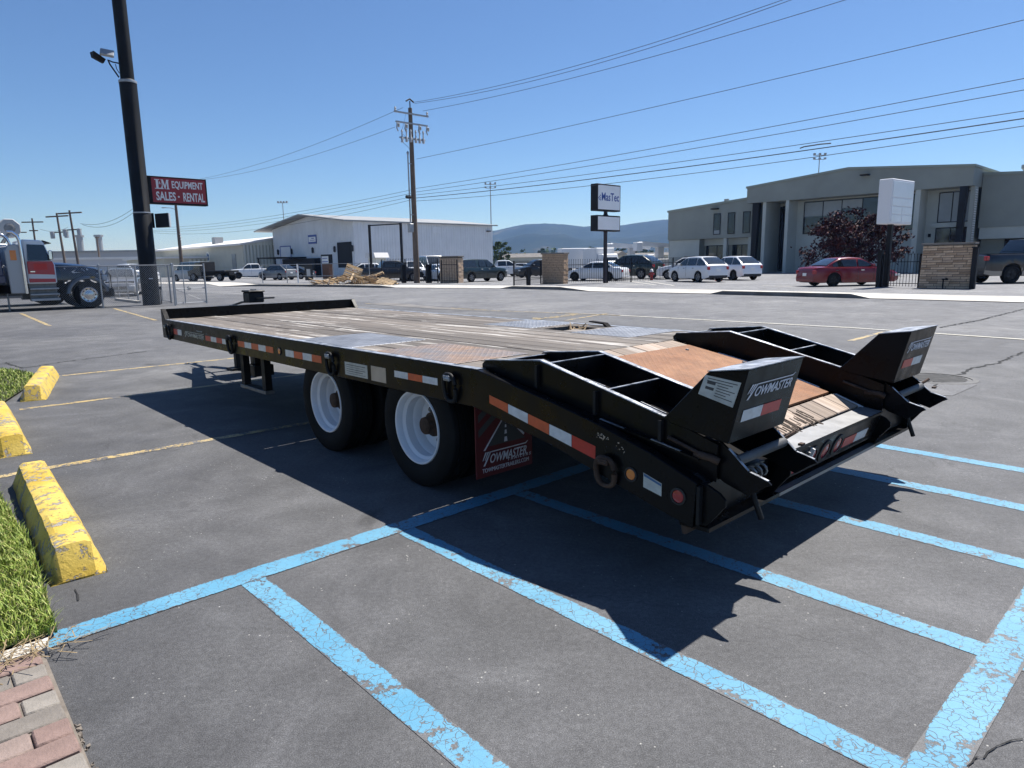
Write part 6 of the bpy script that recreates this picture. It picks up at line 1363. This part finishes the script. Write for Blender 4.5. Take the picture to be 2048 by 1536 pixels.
# chain link fence across the street
pts = [gx(526, 62), gx(575, 61), gx(597, 60), gx(668, 58), gx(740, 57)]
t = thing('chain_link_fence', 'low chain link fence across the road left of the pallet heap', 'fence', pts[0])
for i, p in enumerate(pts):
    m = MB(); m.tube([V((0, 0, 0)), V((0, 0, 1.65))], .04 if i != 2 else .07, 7); m.obj('post', MT['galv'] if i != 2 else MT['white'], t, loc=p - pts[0], smooth=50)
for a, b in zip(pts[:-1], pts[1:]):
    for z in (1.62, .62): m = MB(); m.tube([a - pts[0] + V((0, 0, z)), b - pts[0] + V((0, 0, z))], .025, 6); m.obj('rail', MT['galv'], t, smooth=50)
P = gx(619, 61); t = thing('notice_board', 'small white notice board on the dark hoarding behind the brush heap', 'board', P, YAW(-D))
m = MB(); m.box((-.75, -.02, .2), (.75, .02, 1.6)); m.obj('hoarding', MT['ironblack'], t); m = MB(); m.box((-.35, -.04, .55), (.35, -.0205, 1.2)); m.obj('notice', MT['insul'], t)
# ------------------------------------------------------------------ utility poles, wires, floodlight masts
PU = gp(834, 566); NU = PU.dot(N)
up = thing('utility_pole', 'tall timber utility pole with crossarms, insulators and a riser pipe', 'utility pole', PU, YN)
m = MB(); m.lathe([(.24, 0), (.20, 6), (.15, 13.1), (0, 13.1)], 14, T=Matrix.Identity(4)); pl_ = m.obj('pole', MT['polewood'], up, smooth=50)
m = MB(); m.box((-.03, -.03, 13.1), (.03, .03, 13.6)); m.tube([V((-.35, 0, 13.55)), V((0, 0, 13.75)), V((.35, 0, 13.55))], .06, 6); m.obj('pole_top_pin', MT['ironblack'], up)
def arm(z, L, nm='crossarm', mat='galv', r=.055): m = MB(); m.box((-L, -.16 - r, z - r), (L, -.16 + r, z + r)); return m.obj(nm, MT[mat], up)
a1 = arm(12.65, 1.55); a2 = arm(11.95, 1.45); a3 = arm(10.85, 1.15)
for x in (-1.45, 1.45): m = MB(); m.lathe([(.03, 0), (.09, .06), (.05, .12), (.09, .18), (.03, .30), (0, .3)], 10, T=Matrix.Translation((x, -.16, 12.70))); m.obj('insulator', MT['insul'], a1, smooth=50)
for x in (-1.35, -.62, .62, 1.35):
    m = MB(); m.tube([V((x, -.2, 11.9)), V((x - .06, -.2, 11.5)), V((x + .02, -.25, 11.25))], .05, 6); m.lathe([(.03, -.1), (.12, -.05), (.05, .0), (.12, .05), (.05, .1), (.12, .15), (.03, .2)], 10, T=Matrix.Translation((x + .12, -.2, 11.65))); m.obj('fuse_cutout', MT['insul'], a2, smooth=50)
for x in (-1.0, -.6, -.2, .25, .6, .95): m = MB(); m.lathe([(.05, 0), (.10, .02), (.10, .36), (.05, .40), (.05, .75), (.09, .78), (.03, .95)], 10, T=Matrix.Translation((x, -.25, 10.55 + random.uniform(-.08, .05)))); m.obj('switch_unit', MT['insul'], a3, smooth=50)
m = MB(); m.tube([V((-.45, -.1, 9.7)), V((-.45, -.1, 4.2))], .055, 8); m.lathe([(.08, 9.7), (.1, 9.85), (0, 9.95)], 8, T=Matrix.Translation((-.45, -.1, 0)));
for z in (9.0, 5.2): m.box((-.45, -.12, z), (-.1, -.08, z + .06))
m.obj('riser_pipe', MT['galv'], up, smooth=50)
m = MB(); m.box((-.62, -.3, 3.9), (-.30, .1, 4.55)); m.obj('meter_box', MT['galv'], up, bevel=.02)
m = MB(); m.tube([V((-.75, -.1, 6.55)), V((-.35, -.1, 6.55))], .13, 8); m.obj('splice_case', MT['plastic'], up, smooth=50)
m = MB(); m.tube([V((-.5, -.16, 12.6)), V((-1.0, -.2, 11.2)), V((-.3, -.2, 10.6))], .012, 4); m.tube([V((-.9, -.2, 10.5)), V((-.4, -.15, 10.2)), V((-.16, -.1, 9.9))], .015, 4); m.obj('jumper_wire', MT['wire'], up, kind='stuff')
def wire(label, pxs, d_to, r=.016, nv=None, kinkbox=False):
    """cable whose line is read at three places in the street's vertical plane and carried on as a parabola"""
    nv = NU if nv is None else nv
    q = [on_n(px, py, nv) for px, py in pxs]; u = [p.dot(D) for p in q]; z = [p.z for p in q]
    def f(s):
        return sum(z[i] * math.prod((s - u[j]) / (u[i] - u[j]) for j in range(3) if j != i) for i in range(3))
    a = u[0]; m = MB(); path = [G(nv, a + (d_to - a) * i / 30, f(a + (d_to - a) * i / 30)) for i in range(31)]
    m.tube(path, r, 5); me = m.mesh('power_line', MT['wire'], smooth=60)
    return place('power_line', me, label=label, cat='power line', group='overhead wires along the street')
W_ = 'overhead wire '
for lb_, pxs, dt in (('highest of the wires running from the utility pole to the upper right', [(825, 205), (1200, 118), (1565, 0)], 4), ('second of the two topmost wires, just under the highest', [(829, 207), (1210, 123), (1582, 0)], 4), ('third wire down right of the pole, from the crossarm tip', [(846, 222), (1300, 115), (1690, 0)], 4), ('single wire in the wide gap right of the pole', [(833, 318), (1400, 193), (2048, 40)], 0),
    ('uppermost wire of the lower bundle of five right of the pole', [(832, 377), (1400, 280), (2048, 157)], 0), ('second wire of the lower bundle right of the pole', [(832, 384), (1400, 295), (2048, 180)], 0), ('third wire of the lower bundle right of the pole', [(832, 390), (1400, 318), (2048, 222)], 0), ('fourth, thick wire of the lower bundle right of the pole', [(832, 396), (1400, 330), (2048, 237)], 0), ('lowest wire of the lower bundle right of the pole', [(832, 402), (1400, 345), (2048, 252)], 0),
    ('highest wire running left from the pole towards the red sign', [(806, 215), (600, 300), (415, 355)], 110), ('second high wire running left from the pole, under the highest', [(790, 254), (600, 318), (415, 358)], 110), ('uppermost low wire left of the pole above the warehouse roof', [(826, 379), (600, 423), (366, 453)], 122), ('second low wire left of the pole', [(826, 386), (600, 429), (366, 458)], 122), ('third low wire left of the pole', [(826, 393), (600, 436), (366, 462)], 122), ('lowest wire left of the pole crossing the warehouse roof', [(826, 399), (600, 446), (366, 468)], 122)):
    wire(lb_[0].upper() * 0 + lb_, pxs, dt, .022 if 'thick' in lb_ else .014)
q = on_n(1625, 294, NU); m = MB(); m.tube([on_n(1600, 296.5, NU), on_n(1608, 293.5, NU), on_n(1640, 288.5, NU), on_n(1662, 286.5, NU)], .028, 6)
place('cable_splice', m.mesh('cable_splice', MT['wire'], smooth=60), label='black splice sleeve on the thick wire near the right edge', cat='splice')
# lamp pole between the sign pole and the beige building
PL = gx(366, 104); lp_ = thing('street_lamp_pole', 'timber pole with a small street lamp arm below the red sign', 'utility pole', PL, 0.0)
m = MB(); m.lathe([(.28, 0), (.18, 11.6), (0, 11.6)], 12); m.obj('pole', MT['polewood'], lp_, smooth=50)
m = MB(); m.tube([V((0, 0, 10.1)), V((-.8, 0, 10.35)), V((-1.7, 0, 10.4))], .05, 6); m.box((-2.1, -.12, 10.33), (-1.5, .12, 10.45)); m.obj('lamp_arm', MT['galv'], lp_, smooth=50)
for z in (11.0, 11.4, 6.4, 6.0, 5.6): m = MB(); m.lathe([(.05, 0), (.14, .05), (.05, .2)], 8, T=Matrix.Translation((.28, -.1, z))); m.obj('insulator', MT['insul'], lp_, smooth=50)
# far poles at the left
def far_pole(label, px, dist, h, arms, lean=0.0, trans=False):
    P = gx(px, dist); t = thing('utility_pole', label, 'utility pole', P, 0.0, None); t.rotation_euler = (0, lean, 0)
    m = MB(); m.lathe([(.26, 0), (.16, h), (0, h)], 9); m.obj('pole', MT['polewood'], t, smooth=50)
    for z, L in arms: m = MB(); m.box((-L, -.12, h - z - .12), (L, .12, h - z + .12)); m.obj('crossarm', MT['polewood'], t)
    if trans:
        for x in (-1.3, 1.3): m = MB(); m.lathe([(0, 0), (.38, .0), (.38, 1.2), (0, 1.3)], 10, T=Matrix.Translation((x, -.2, h - 4.6))); m.obj('transformer', MT['galv'], t, smooth=50)
        m = MB(); m.box((-1.6, -.1, h - 3.6), (1.6, .1, h - 3.4)); m.obj('crossarm', MT['polewood'], t)
    return t
far_pole('far utility pole with one broad crossarm above the white truck cab', 80, 150, 12.6, ((.8, 2.3), (2.6, .9)))
far_pole('left one of the two far poles standing close together', 135, 130, 12.0, ((.6, 2.1),), -.04, True)
far_pole('right one of the two far poles standing close together', 161, 128, 12.3, ((.5, 2.2),), -.04, True)
far_pole('thin far pole above the long white roof', 203, 170, 9.5, ((.3, .5),))
far_pole('far pole whose crossarm just shows over the truck cab roof', 48, 165, 10.8, ((.3, 2.1),))
def fwire(a, b, sag, lb_):
    m = MB(); m.tube([a.lerp(b, i / 16) - V((0, 0, sag * 4 * (i / 16) * (1 - i / 16))) for i in range(17)], .03, 4); place('power_line', m.mesh('power_line', MT['wire']), label=lb_, cat='power line', group='overhead wires along the street')
fwire(at(161, 447, 128), at(268, 416, 104), 1.0, 'faint wire sagging from the far twin poles to the black pole'); fwire(at(164, 449, 128), at(268, 424, 104), 1.2, 'lower faint wire sagging from the far twin poles to the black pole'); fwire(at(80, 458, 150), at(135, 455, 130), .6, 'short faint wire between the far poles at the left')
for px, py, dist, n_, lb_ in ((575, 405, 260, 4, 'slender floodlight mast rising behind the warehouse roof'), (984, 368, 230, 6, 'floodlight mast right of the warehouse roof end'), (1626, 310, 210, 6, 'floodlight mast rising behind the office roof')):
    P = gx(px, dist); h = at(px, py, dist).z; t = thing('floodlight_mast', lb_, 'floodlight mast', P)
    m = MB(); m.lathe([(.22, 0), (.12, h), (0, h)], 8); m.obj('mast', MT['galv'], t, smooth=50)
    m = MB(); m.box((-1.9, -.08, h - .2), (1.9, .08, h)); m.box((-1.4, -.08, h - 1.4), (1.4, .08, h - 1.25)) if n_ > 4 else None; m.obj('lamp_bar', MT['galv'], t)
    for k in range(n_): m = MB(); m.box((-.28, -.4, 0), (.28, .2, .5)); m.obj('lamp_head', MT['galv'], t, loc=(-1.6 + 3.2 * (k % 4 if n_ == 4 else k % 3) / (3 if n_ == 4 else 2), 0, h if k < (4 if n_ == 4 else 3) else h - 1.3))
# ------------------------------------------------------------------ pallets and brush heaped at the kerb
def pallet(label, pos, rot, broken=0):
    t = thing('pallet', label, 'pallet', pos, 0.0, 'broken pallets heaped at the kerb'); t.rotation_euler = rot
    bm1 = MB(); bm1.box((-.6, -.045, -.01), (.6, .045, .01)); bm2 = MB(); bm2.box((-.02, -.5, -.045), (.02, .5, .045)); b1, b2 = bm1.mesh('board', MT['rawwood']), bm2.mesh('stringer', MT['rawwood'])
    for i in range(7):
        if i < broken: continue
        place('board', b1, t, V((random.uniform(-.02, .02), -.45 + i * .15, .11)), (0, 0, random.uniform(-.03, .03)))
        if i % 3 == 0: place('board', b1, t, V((0, -.45 + i * .15, -.0)))
    for x in (-.58, 0, .58): place('stringer', b2, t, V((x, 0, .055)))
    return t
def hp(px, py, dist): return at(px, py, dist)
for k, (px, py, dist, rot, lb_) in enumerate(((706, 545, 50.5, (A_(62), A_(22), A_(10)), 'pale pallet tilted steeply on top of the heap'), (668, 565, 50, (A_(15), A_(-8), A_(60)), 'pallet lying low at the left part of the heap'), (742, 560, 50, (A_(-12), A_(20), A_(25)), 'pallet leaning to the right on the middle of the heap'), (772, 566, 48.5, (A_(20), A_(14), A_(-15)), 'pallet collapsed at the right end of the heap'), (716, 562, 48.8, (A_(10), A_(28), A_(100)), 'pallet buried in the front of the heap'), (752, 552, 51, (A_(8), A_(-18), A_(15)), 'dark pallet on the right shoulder of the heap'), (690, 557, 51, (A_(-20), A_(10), A_(75)), 'broken pallet behind the steep one'))):
    pallet(lb_, hp(px, py, dist), rot, k % 3); 
m = MB(); m.box((-.8, -.06, -.014), (.8, .06, .014)); bd = m.mesh('loose_board', MT['rawwood']); m = MB(); m.box((-.5, -.04, -.04), (.5, .04, .04)); bd2 = m.mesh('loose_board', MT['polewood'])
for i in range(60):
    f = random.random(); px = 630 + 155 * f; py = random.uniform(552 + abs(f - .55) * 18, 572); P = at(px, py, random.uniform(48, 51.5)); P.z = max(.06, P.z)
    place('loose_board', bd if i % 3 else bd2, None, P, (random.uniform(-.35, .35), random.uniform(-.35, .35), random.uniform(0, 3.14)), label='loose weathered board in the heap of broken pallets at the kerb', cat='board', group='loose boards in the pallet heap')
sv, sf = [], []
for i in range(1300):
    f = random.random(); px = 618 + 172 * f; top = 545 + 14 * abs(f - .5); py = random.uniform(top, 574); P = at(px, py, random.uniform(47.5, 52)); P.z = max(.02, P.z * random.uniform(.3, 1))
    a = random.uniform(0, 6.28); L = random.uniform(.1, .5); s = V((math.cos(a), math.sin(a), random.uniform(-.5, .7))) * L; w_ = V((-math.sin(a), math.cos(a), .3)) * .012; b = len(sv)
    sv += [P - w_, P + w_, P + s]; sf.append((b, b + 1, b + 2))
me = bpy.data.meshes.new('brush_litter'); me.from_pydata(sv, [], sf); me.materials.append(plain('dead brush', (.060, .040, .022), .9, var=.5, vs=3, kind='pos')); place('brush_litter', me, None, kind='stuff')
# ------------------------------------------------------------------ trucks and trailers in the far yard
def yard_box(label, px, dist, yaw, L, W, H, z0, mat, cab=True):
    t = thing('box_truck', label, 'truck', gx(px, dist), yaw)
    m = MB(); m.box((-L / 2, -W / 2, z0), (L / 2, W / 2, H)); m.obj('box', mat, t, bevel=.05)
    if cab: m = MB(); m.prism([(L / 2 + .1, .6), (L / 2 + 2.0, .6), (L / 2 + 2.0, 1.3), (L / 2 + 1.5, 1.5), (L / 2 + 1.1, 2.3), (L / 2 + .1, 2.3)], lambda a, b: V((a, -1, b)), lambda a, b: V((a, 1, b))); c = m.obj('cab', wh, t, bevel=.08); m = MB(); m.quad(V((L / 2 + 1.52, -.85, 1.52)), V((L / 2 + 1.52, .85, 1.52)), V((L / 2 + 1.13, .8, 2.2)), V((L / 2 + 1.13, -.8, 2.2))); m.obj('windscreen', MT['glasscar'], c, recalc=False)
    tm, rm = car_wheel(.45, .3, MT['steel'])
    for x in (-L / 2 + .9, L / 2 + (.9 if cab else -.9)):
        for s in (-1, 1): w = place('wheel', tm, t, V((x, s * (W / 2 - .15), .45)), (-s * math.pi / 2, 0, 0)); place('rim', rm, w)
    return t
bxw = plain('box white', (.72, .73, .74), .45, var=.04, vs=.5)
yard_box('white box trailer behind the white sedan and the stone pier', 1148, 84, A_(8), 3.6, 2.4, 3.1, .7, bxw, False)
yard_box('white box truck right behind the two panel sign post', 1196, 80, A_(-70), 3.5, 2.3, 3.0, .8, bxw)
for px, dist, yaw, lb_ in ((1262, 92, A_(12), 'white boom truck behind the dark green four wheel drive'), (1318, 88, A_(20), 'white boom truck next to the left office wall')):
    t = yard_box(lb_, px, dist, yaw, 3.6, 2.3, 1.7, .8, bxw)
    m = MB(); m.hexa([V((-2.8, -.3, 3.3)), V((2.6, -.3, 3.0)), V((2.6, .3, 3.0)), V((-2.8, .3, 3.3)), V((-2.8, -.3, 3.9)), V((2.6, -.3, 3.5)), V((2.6, .3, 3.5)), V((-2.8, .3, 3.9))]); m.obj('boom', bxw, t); m = MB(); m.box((-.4, -.4, 1.7), (.4, .4, 3.2)); m.obj('turret', MT['insul'], t); m = MB(); m.box((-3.6, -.5, 2.7), (-2.75, .5, 3.8)); m.obj('bucket', bxw, t, bevel=.05)
# cone beside the pair of white cars
t = thing('traffic_cone', 'orange traffic cone between the two white crossovers', 'cone', gx(1437, 47)); m = MB(); m.box((-.2, -.2, 0), (.2, .2, .04)); m.lathe([(.15, .04), (.03, .72), (0, .72)], 12); m.obj('body', plain('orange cone', (.55, .10, .03), .6), t, smooth=50)
t = thing('fire_hydrant', 'red and white hydrant behind the iron fence near the green four wheel drive', 'hydrant', gx(1303, 51.5)); m = MB(); m.lathe([(.14, 0), (.14, .06), (.10, .08), (.10, .55), (.13, .56), (.13, .62), (.09, .72), (0, .78)], 12); m.tube([V((-.2, 0, .45)), V((.2, 0, .45))], .06, 8); m.obj('barrel', MT['redlens'], t, smooth=40); m = MB(); m.lathe([(.16, .62), (.12, .74), (.05, .84), (0, .86)], 12); m.obj('bonnet', MT['white'], t, smooth=40)
# yard lines
for a, b in (((1232, 567), (1288, 570)), ((1262, 563), (1312, 570)), ((1290, 562), (1348, 571)), ((1240, 563), (1300, 561.5)), ((1525, 571.5), (1640, 574))):
    stripe('yard_marking', gp(*a), gp(*b), .14, MT['whiteline'], .004)
# ------------------------------------------------------------------ red maple and other greenery
def leafmat(name, c1, c2, c3):
    m, nt, b = newmat(name); co = coords(nt); c = ramp(nt, noise(nt, co, 2.2, 4), [(.3, c1), (.5, c2), (.7, c3)]); nt.links.new(c, b.inputs['Base Color']); b.inputs['Roughness'].default_value = .7; b.inputs['Specular IOR Level'].default_value = .15; return m
def tree(label, pos, h, crown, lm, n_, leaf, trunk_r=.14, name='maple_tree', seed=3, clumps=46, base=.3):
    rnd = random.Random(seed); t = thing(name, label, 'tree', pos)
    m = MB(); m.tube([V((0, 0, 0)), V((.05, .02, h * .25)), V((-.03, .05, h * .45))], trunk_r, 9, r1=trunk_r * .6)
    tips = []
    for i in range(9):
        a = i * .7 + rnd.random(); r_ = crown[0] * rnd.uniform(.45, .85); p = V((math.cos(a) * r_, math.sin(a) * crown[1] * rnd.uniform(.45, .85), h * rnd.uniform(.5, .9)))
        m.tube([V((0, .03, h * rnd.uniform(.2, .42))), p * .5 + V((0, 0, h * .12)), p], trunk_r * .45, 6, r1=.015); tips.append(p)
    m.obj('trunk', MT['polewood'], t, smooth=50)
    v, f = [], []; cl = []
    for i in range(clumps):
        while True:
            q = V((rnd.uniform(-1, 1), rnd.uniform(-1, 1), rnd.uniform(-1, 1)))
            if .3 < q.length < 1: break
        c = V((q.x * crown[0], q.y * crown[1], h * base + (q.z + 1) / 2 * h * (1 - base)))
        c.x *= (1.0 if q.z < .2 else 1 - .45 * (q.z - .2)); c.z -= .22 * h * (abs(q.x) ** 2) * (1 if q.z < 0 else .3)
        cl.append((c, rnd.uniform(.28, .62) * crown[0] * .29))
    for i in range(n_):
        c, r_ = cl[rnd.randrange(len(cl))]; u = V((rnd.gauss(0, 1), rnd.gauss(0, 1), rnd.gauss(0, .55))) * r_ * .62; p = c + u
        nrm = V((rnd.gauss(0, 1), rnd.gauss(0, 1), rnd.gauss(.6, 1))).normalized(); a = nrm.orthogonal().normalized(); b = nrm.cross(a); s = leaf * rnd.uniform(.6, 1.2); k = len(v)
        v += [p - a * s, p + b * s * .5, p + a * s, p - b * s * .5]; f.append((k, k + 1, k + 2, k + 3))
    me = bpy.data.meshes.new('crown'); me.from_pydata(v, [], f); me.materials.append(lm); place('crown', me, t); return t
tree('broad dark red leaved maple standing before the office building', gx(1703, 52), 5.05, (4.1, 2.6), leafmat('red maple leaf', (.014, .005, .006), (.032, .009, .011), (.13, .036, .034)), 9000, .15, .15, clumps=95, base=.20)
lg = leafmat('green leaf', (.03, .05, .015), (.055, .085, .025), (.085, .115, .04))
tree('small green tree at the right end of the warehouse', gx(1000, 150), 6.5, (2.6, 2.4), lg, 1800, .35, .15, 'green_tree', 8, 24)
for i, (px, dist, h) in enumerate(((1045, 420, 9), (1075, 430, 12), (1100, 440, 8), (1130, 450, 11), (1018, 410, 8), (1165, 460, 10), (1090, 400, 7), (1240, 430, 10), (1290, 450, 12), (1205, 470, 9))):
    tree('distant green tree in the valley between the warehouse and the office', gx(px, dist), h, (h * .55, h * .5), lg, 420, h * .09, .25, 'valley_tree', 20 + i, 14)['group'] = 'trees in the valley'
sv, sf = [], []
rnd = random.Random(5)
for i in range(9000):
    px = rnd.uniform(960, 1345); dist = rnd.uniform(520, 900); P = gx(px, dist); h = rnd.uniform(3, 10) * (1.0 + .5 * math.sin(px * .07)); P.z = rnd.random() ** 1.3 * h; s = rnd.uniform(.8, 2.2)
    a = V((rnd.gauss(0, 1), rnd.gauss(0, 1), rnd.gauss(0, 1))).normalized(); b = a.orthogonal().normalized(); c_ = a.cross(b); k = len(sv); sv += [P - b * s, P + c_ * s * .7, P + b * s, P - c_ * s * .7]; sf.append((k, k + 1, k + 2, k + 3))
me = bpy.data.meshes.new('valley_woodland'); me.from_pydata(sv, [], sf); me.materials.append(lg); place('valley_woodland', me, None, kind='stuff')
# low concrete shed roofs beyond the warehouse
for px, dist, L, h, yw, lb_ in ((1000, 190, 34, 3.0, A_(-32), 'long low grey roofed shed beyond the warehouse end'), (1150, 300, 40, 4.0, A_(-10), 'pale low building in the valley behind the yard trucks')):
    t = thing('low_shed', lb_, 'building', gx(px, dist), yw); m = MB(); m.box((0, 0, 0), (L, 9, h)); m.obj('wall', MT['beige'], t); m = MB(); m.prism([(-.5, h), (9.5, h), (4.5, h + 1.1)], lambda a, b: V((-.4, a, b)), lambda a, b: V((L + .4, a, b))); m.obj('roof', MT['kerbface'], t)
# ------------------------------------------------------------------ hills and the air
ridge = [(-1500, 560), (-700, 545), (-300, 534), (0, 526), (60, 520), (140, 514), (200, 519), (300, 522), (420, 520), (600, 512), (800, 498), (900, 482), (950, 474), (988, 468), (1020, 463), (1050, 457), (1085, 454.5), (1115, 456), (1150, 460), (1190, 461), (1240, 459), (1262, 455), (1300, 448), (1335, 443), (1420, 436), (1560, 440), (1750, 446), (2048, 440), (2600, 430), (3600, 440)]
def rz(px): return interp(ridge, px)
m = MB(); cols = []; NX, NY = 260, 30; RH = 3300.0
rnd = random.Random(2)
def fbm(x, y):
    from mathutils import noise as mn
    return mn.fractal(V((x, y, 0)), 0.9, 2.1, 6)
for i in range(NX + 1):
    px = -1500 + 5100 * i / NX; r = ray(px, rz(px)); dirh = V((r.x, r.y, 0)).normalized(); top = CAMH + RH * r.z / math.hypot(r.x, r.y); top += 9
    col = []
    for j in range(NY + 1):
        f = j / NY; R0 = 1500 + (RH - 1500) * f; s = f * f * (3 - 2 * f) if f < 1 else 1
        p = dirh * R0; e = fbm(p.x / 420, p.y / 420); hgt = top * (0.16 * f + 0.84 * s ** 1.25) + (e * 38 * math.sin(math.pi * min(1, f * .96)) if j else -4) + (fbm(p.x / 34, p.y / 34) * 6.0)
        p.z = max(hgt, -3 if j else -6); col.append(p)
    cols.append(col + [dirh * 3500 + V((0, 0, top * .7)), dirh * 3600 + V((0, 0, -5))])
n_ = len(cols[0]); m.v = [tuple(p) for c in cols for p in c]; m.f = [(i * n_ + j, (i + 1) * n_ + j, (i + 1) * n_ + j + 1, i * n_ + j + 1) for i in range(NX) for j in range(n_ - 1)]; m.m = [0] * len(m.f)
hm, nt, b = newmat('wooded hillside'); co = coords(nt)
c = ramp(nt, noise(nt, co, .0065, 6, .62), [(.42, (.010, .018, .012)), (.60, (.018, .027, .017)), (.70, (.10, .09, .065))]); c = mix(nt, .7, c, ramp(nt, noise(nt, co, .05, 5, .7), [(.3, .5), (.7, 1.4)]), 'MULTIPLY'); nt.links.new(c, b.inputs['Base Color']); b.inputs['Roughness'].default_value = .95; b.inputs['Specular IOR Level'].default_value = .1
m.obj('hills', hm, kind='structure', recalc=False, smooth=60)
hz = MB(); hz.box((-16000, -400, -1.2), (16000, 16000, 262))
vm = bpy.data.materials.new('pale air'); vm.use_nodes = True; nt = vm.node_tree; nt.nodes.remove(nt.nodes['Principled BSDF']); pvn = nt.nodes.new('ShaderNodeVolumePrincipled'); pvn.inputs['Density'].default_value = 0.00015; pvn.inputs['Absorption Color'].default_value = (1, 1, 1, 1); pvn.inputs['Color'].default_value = (.25, .48, 1.0, 1); pvn.inputs['Anisotropy'].default_value = .35
nt.links.new(pvn.outputs[0], nt.nodes['Material Output'].inputs['Volume'])
hz.obj('haze', vm, kind='stuff')
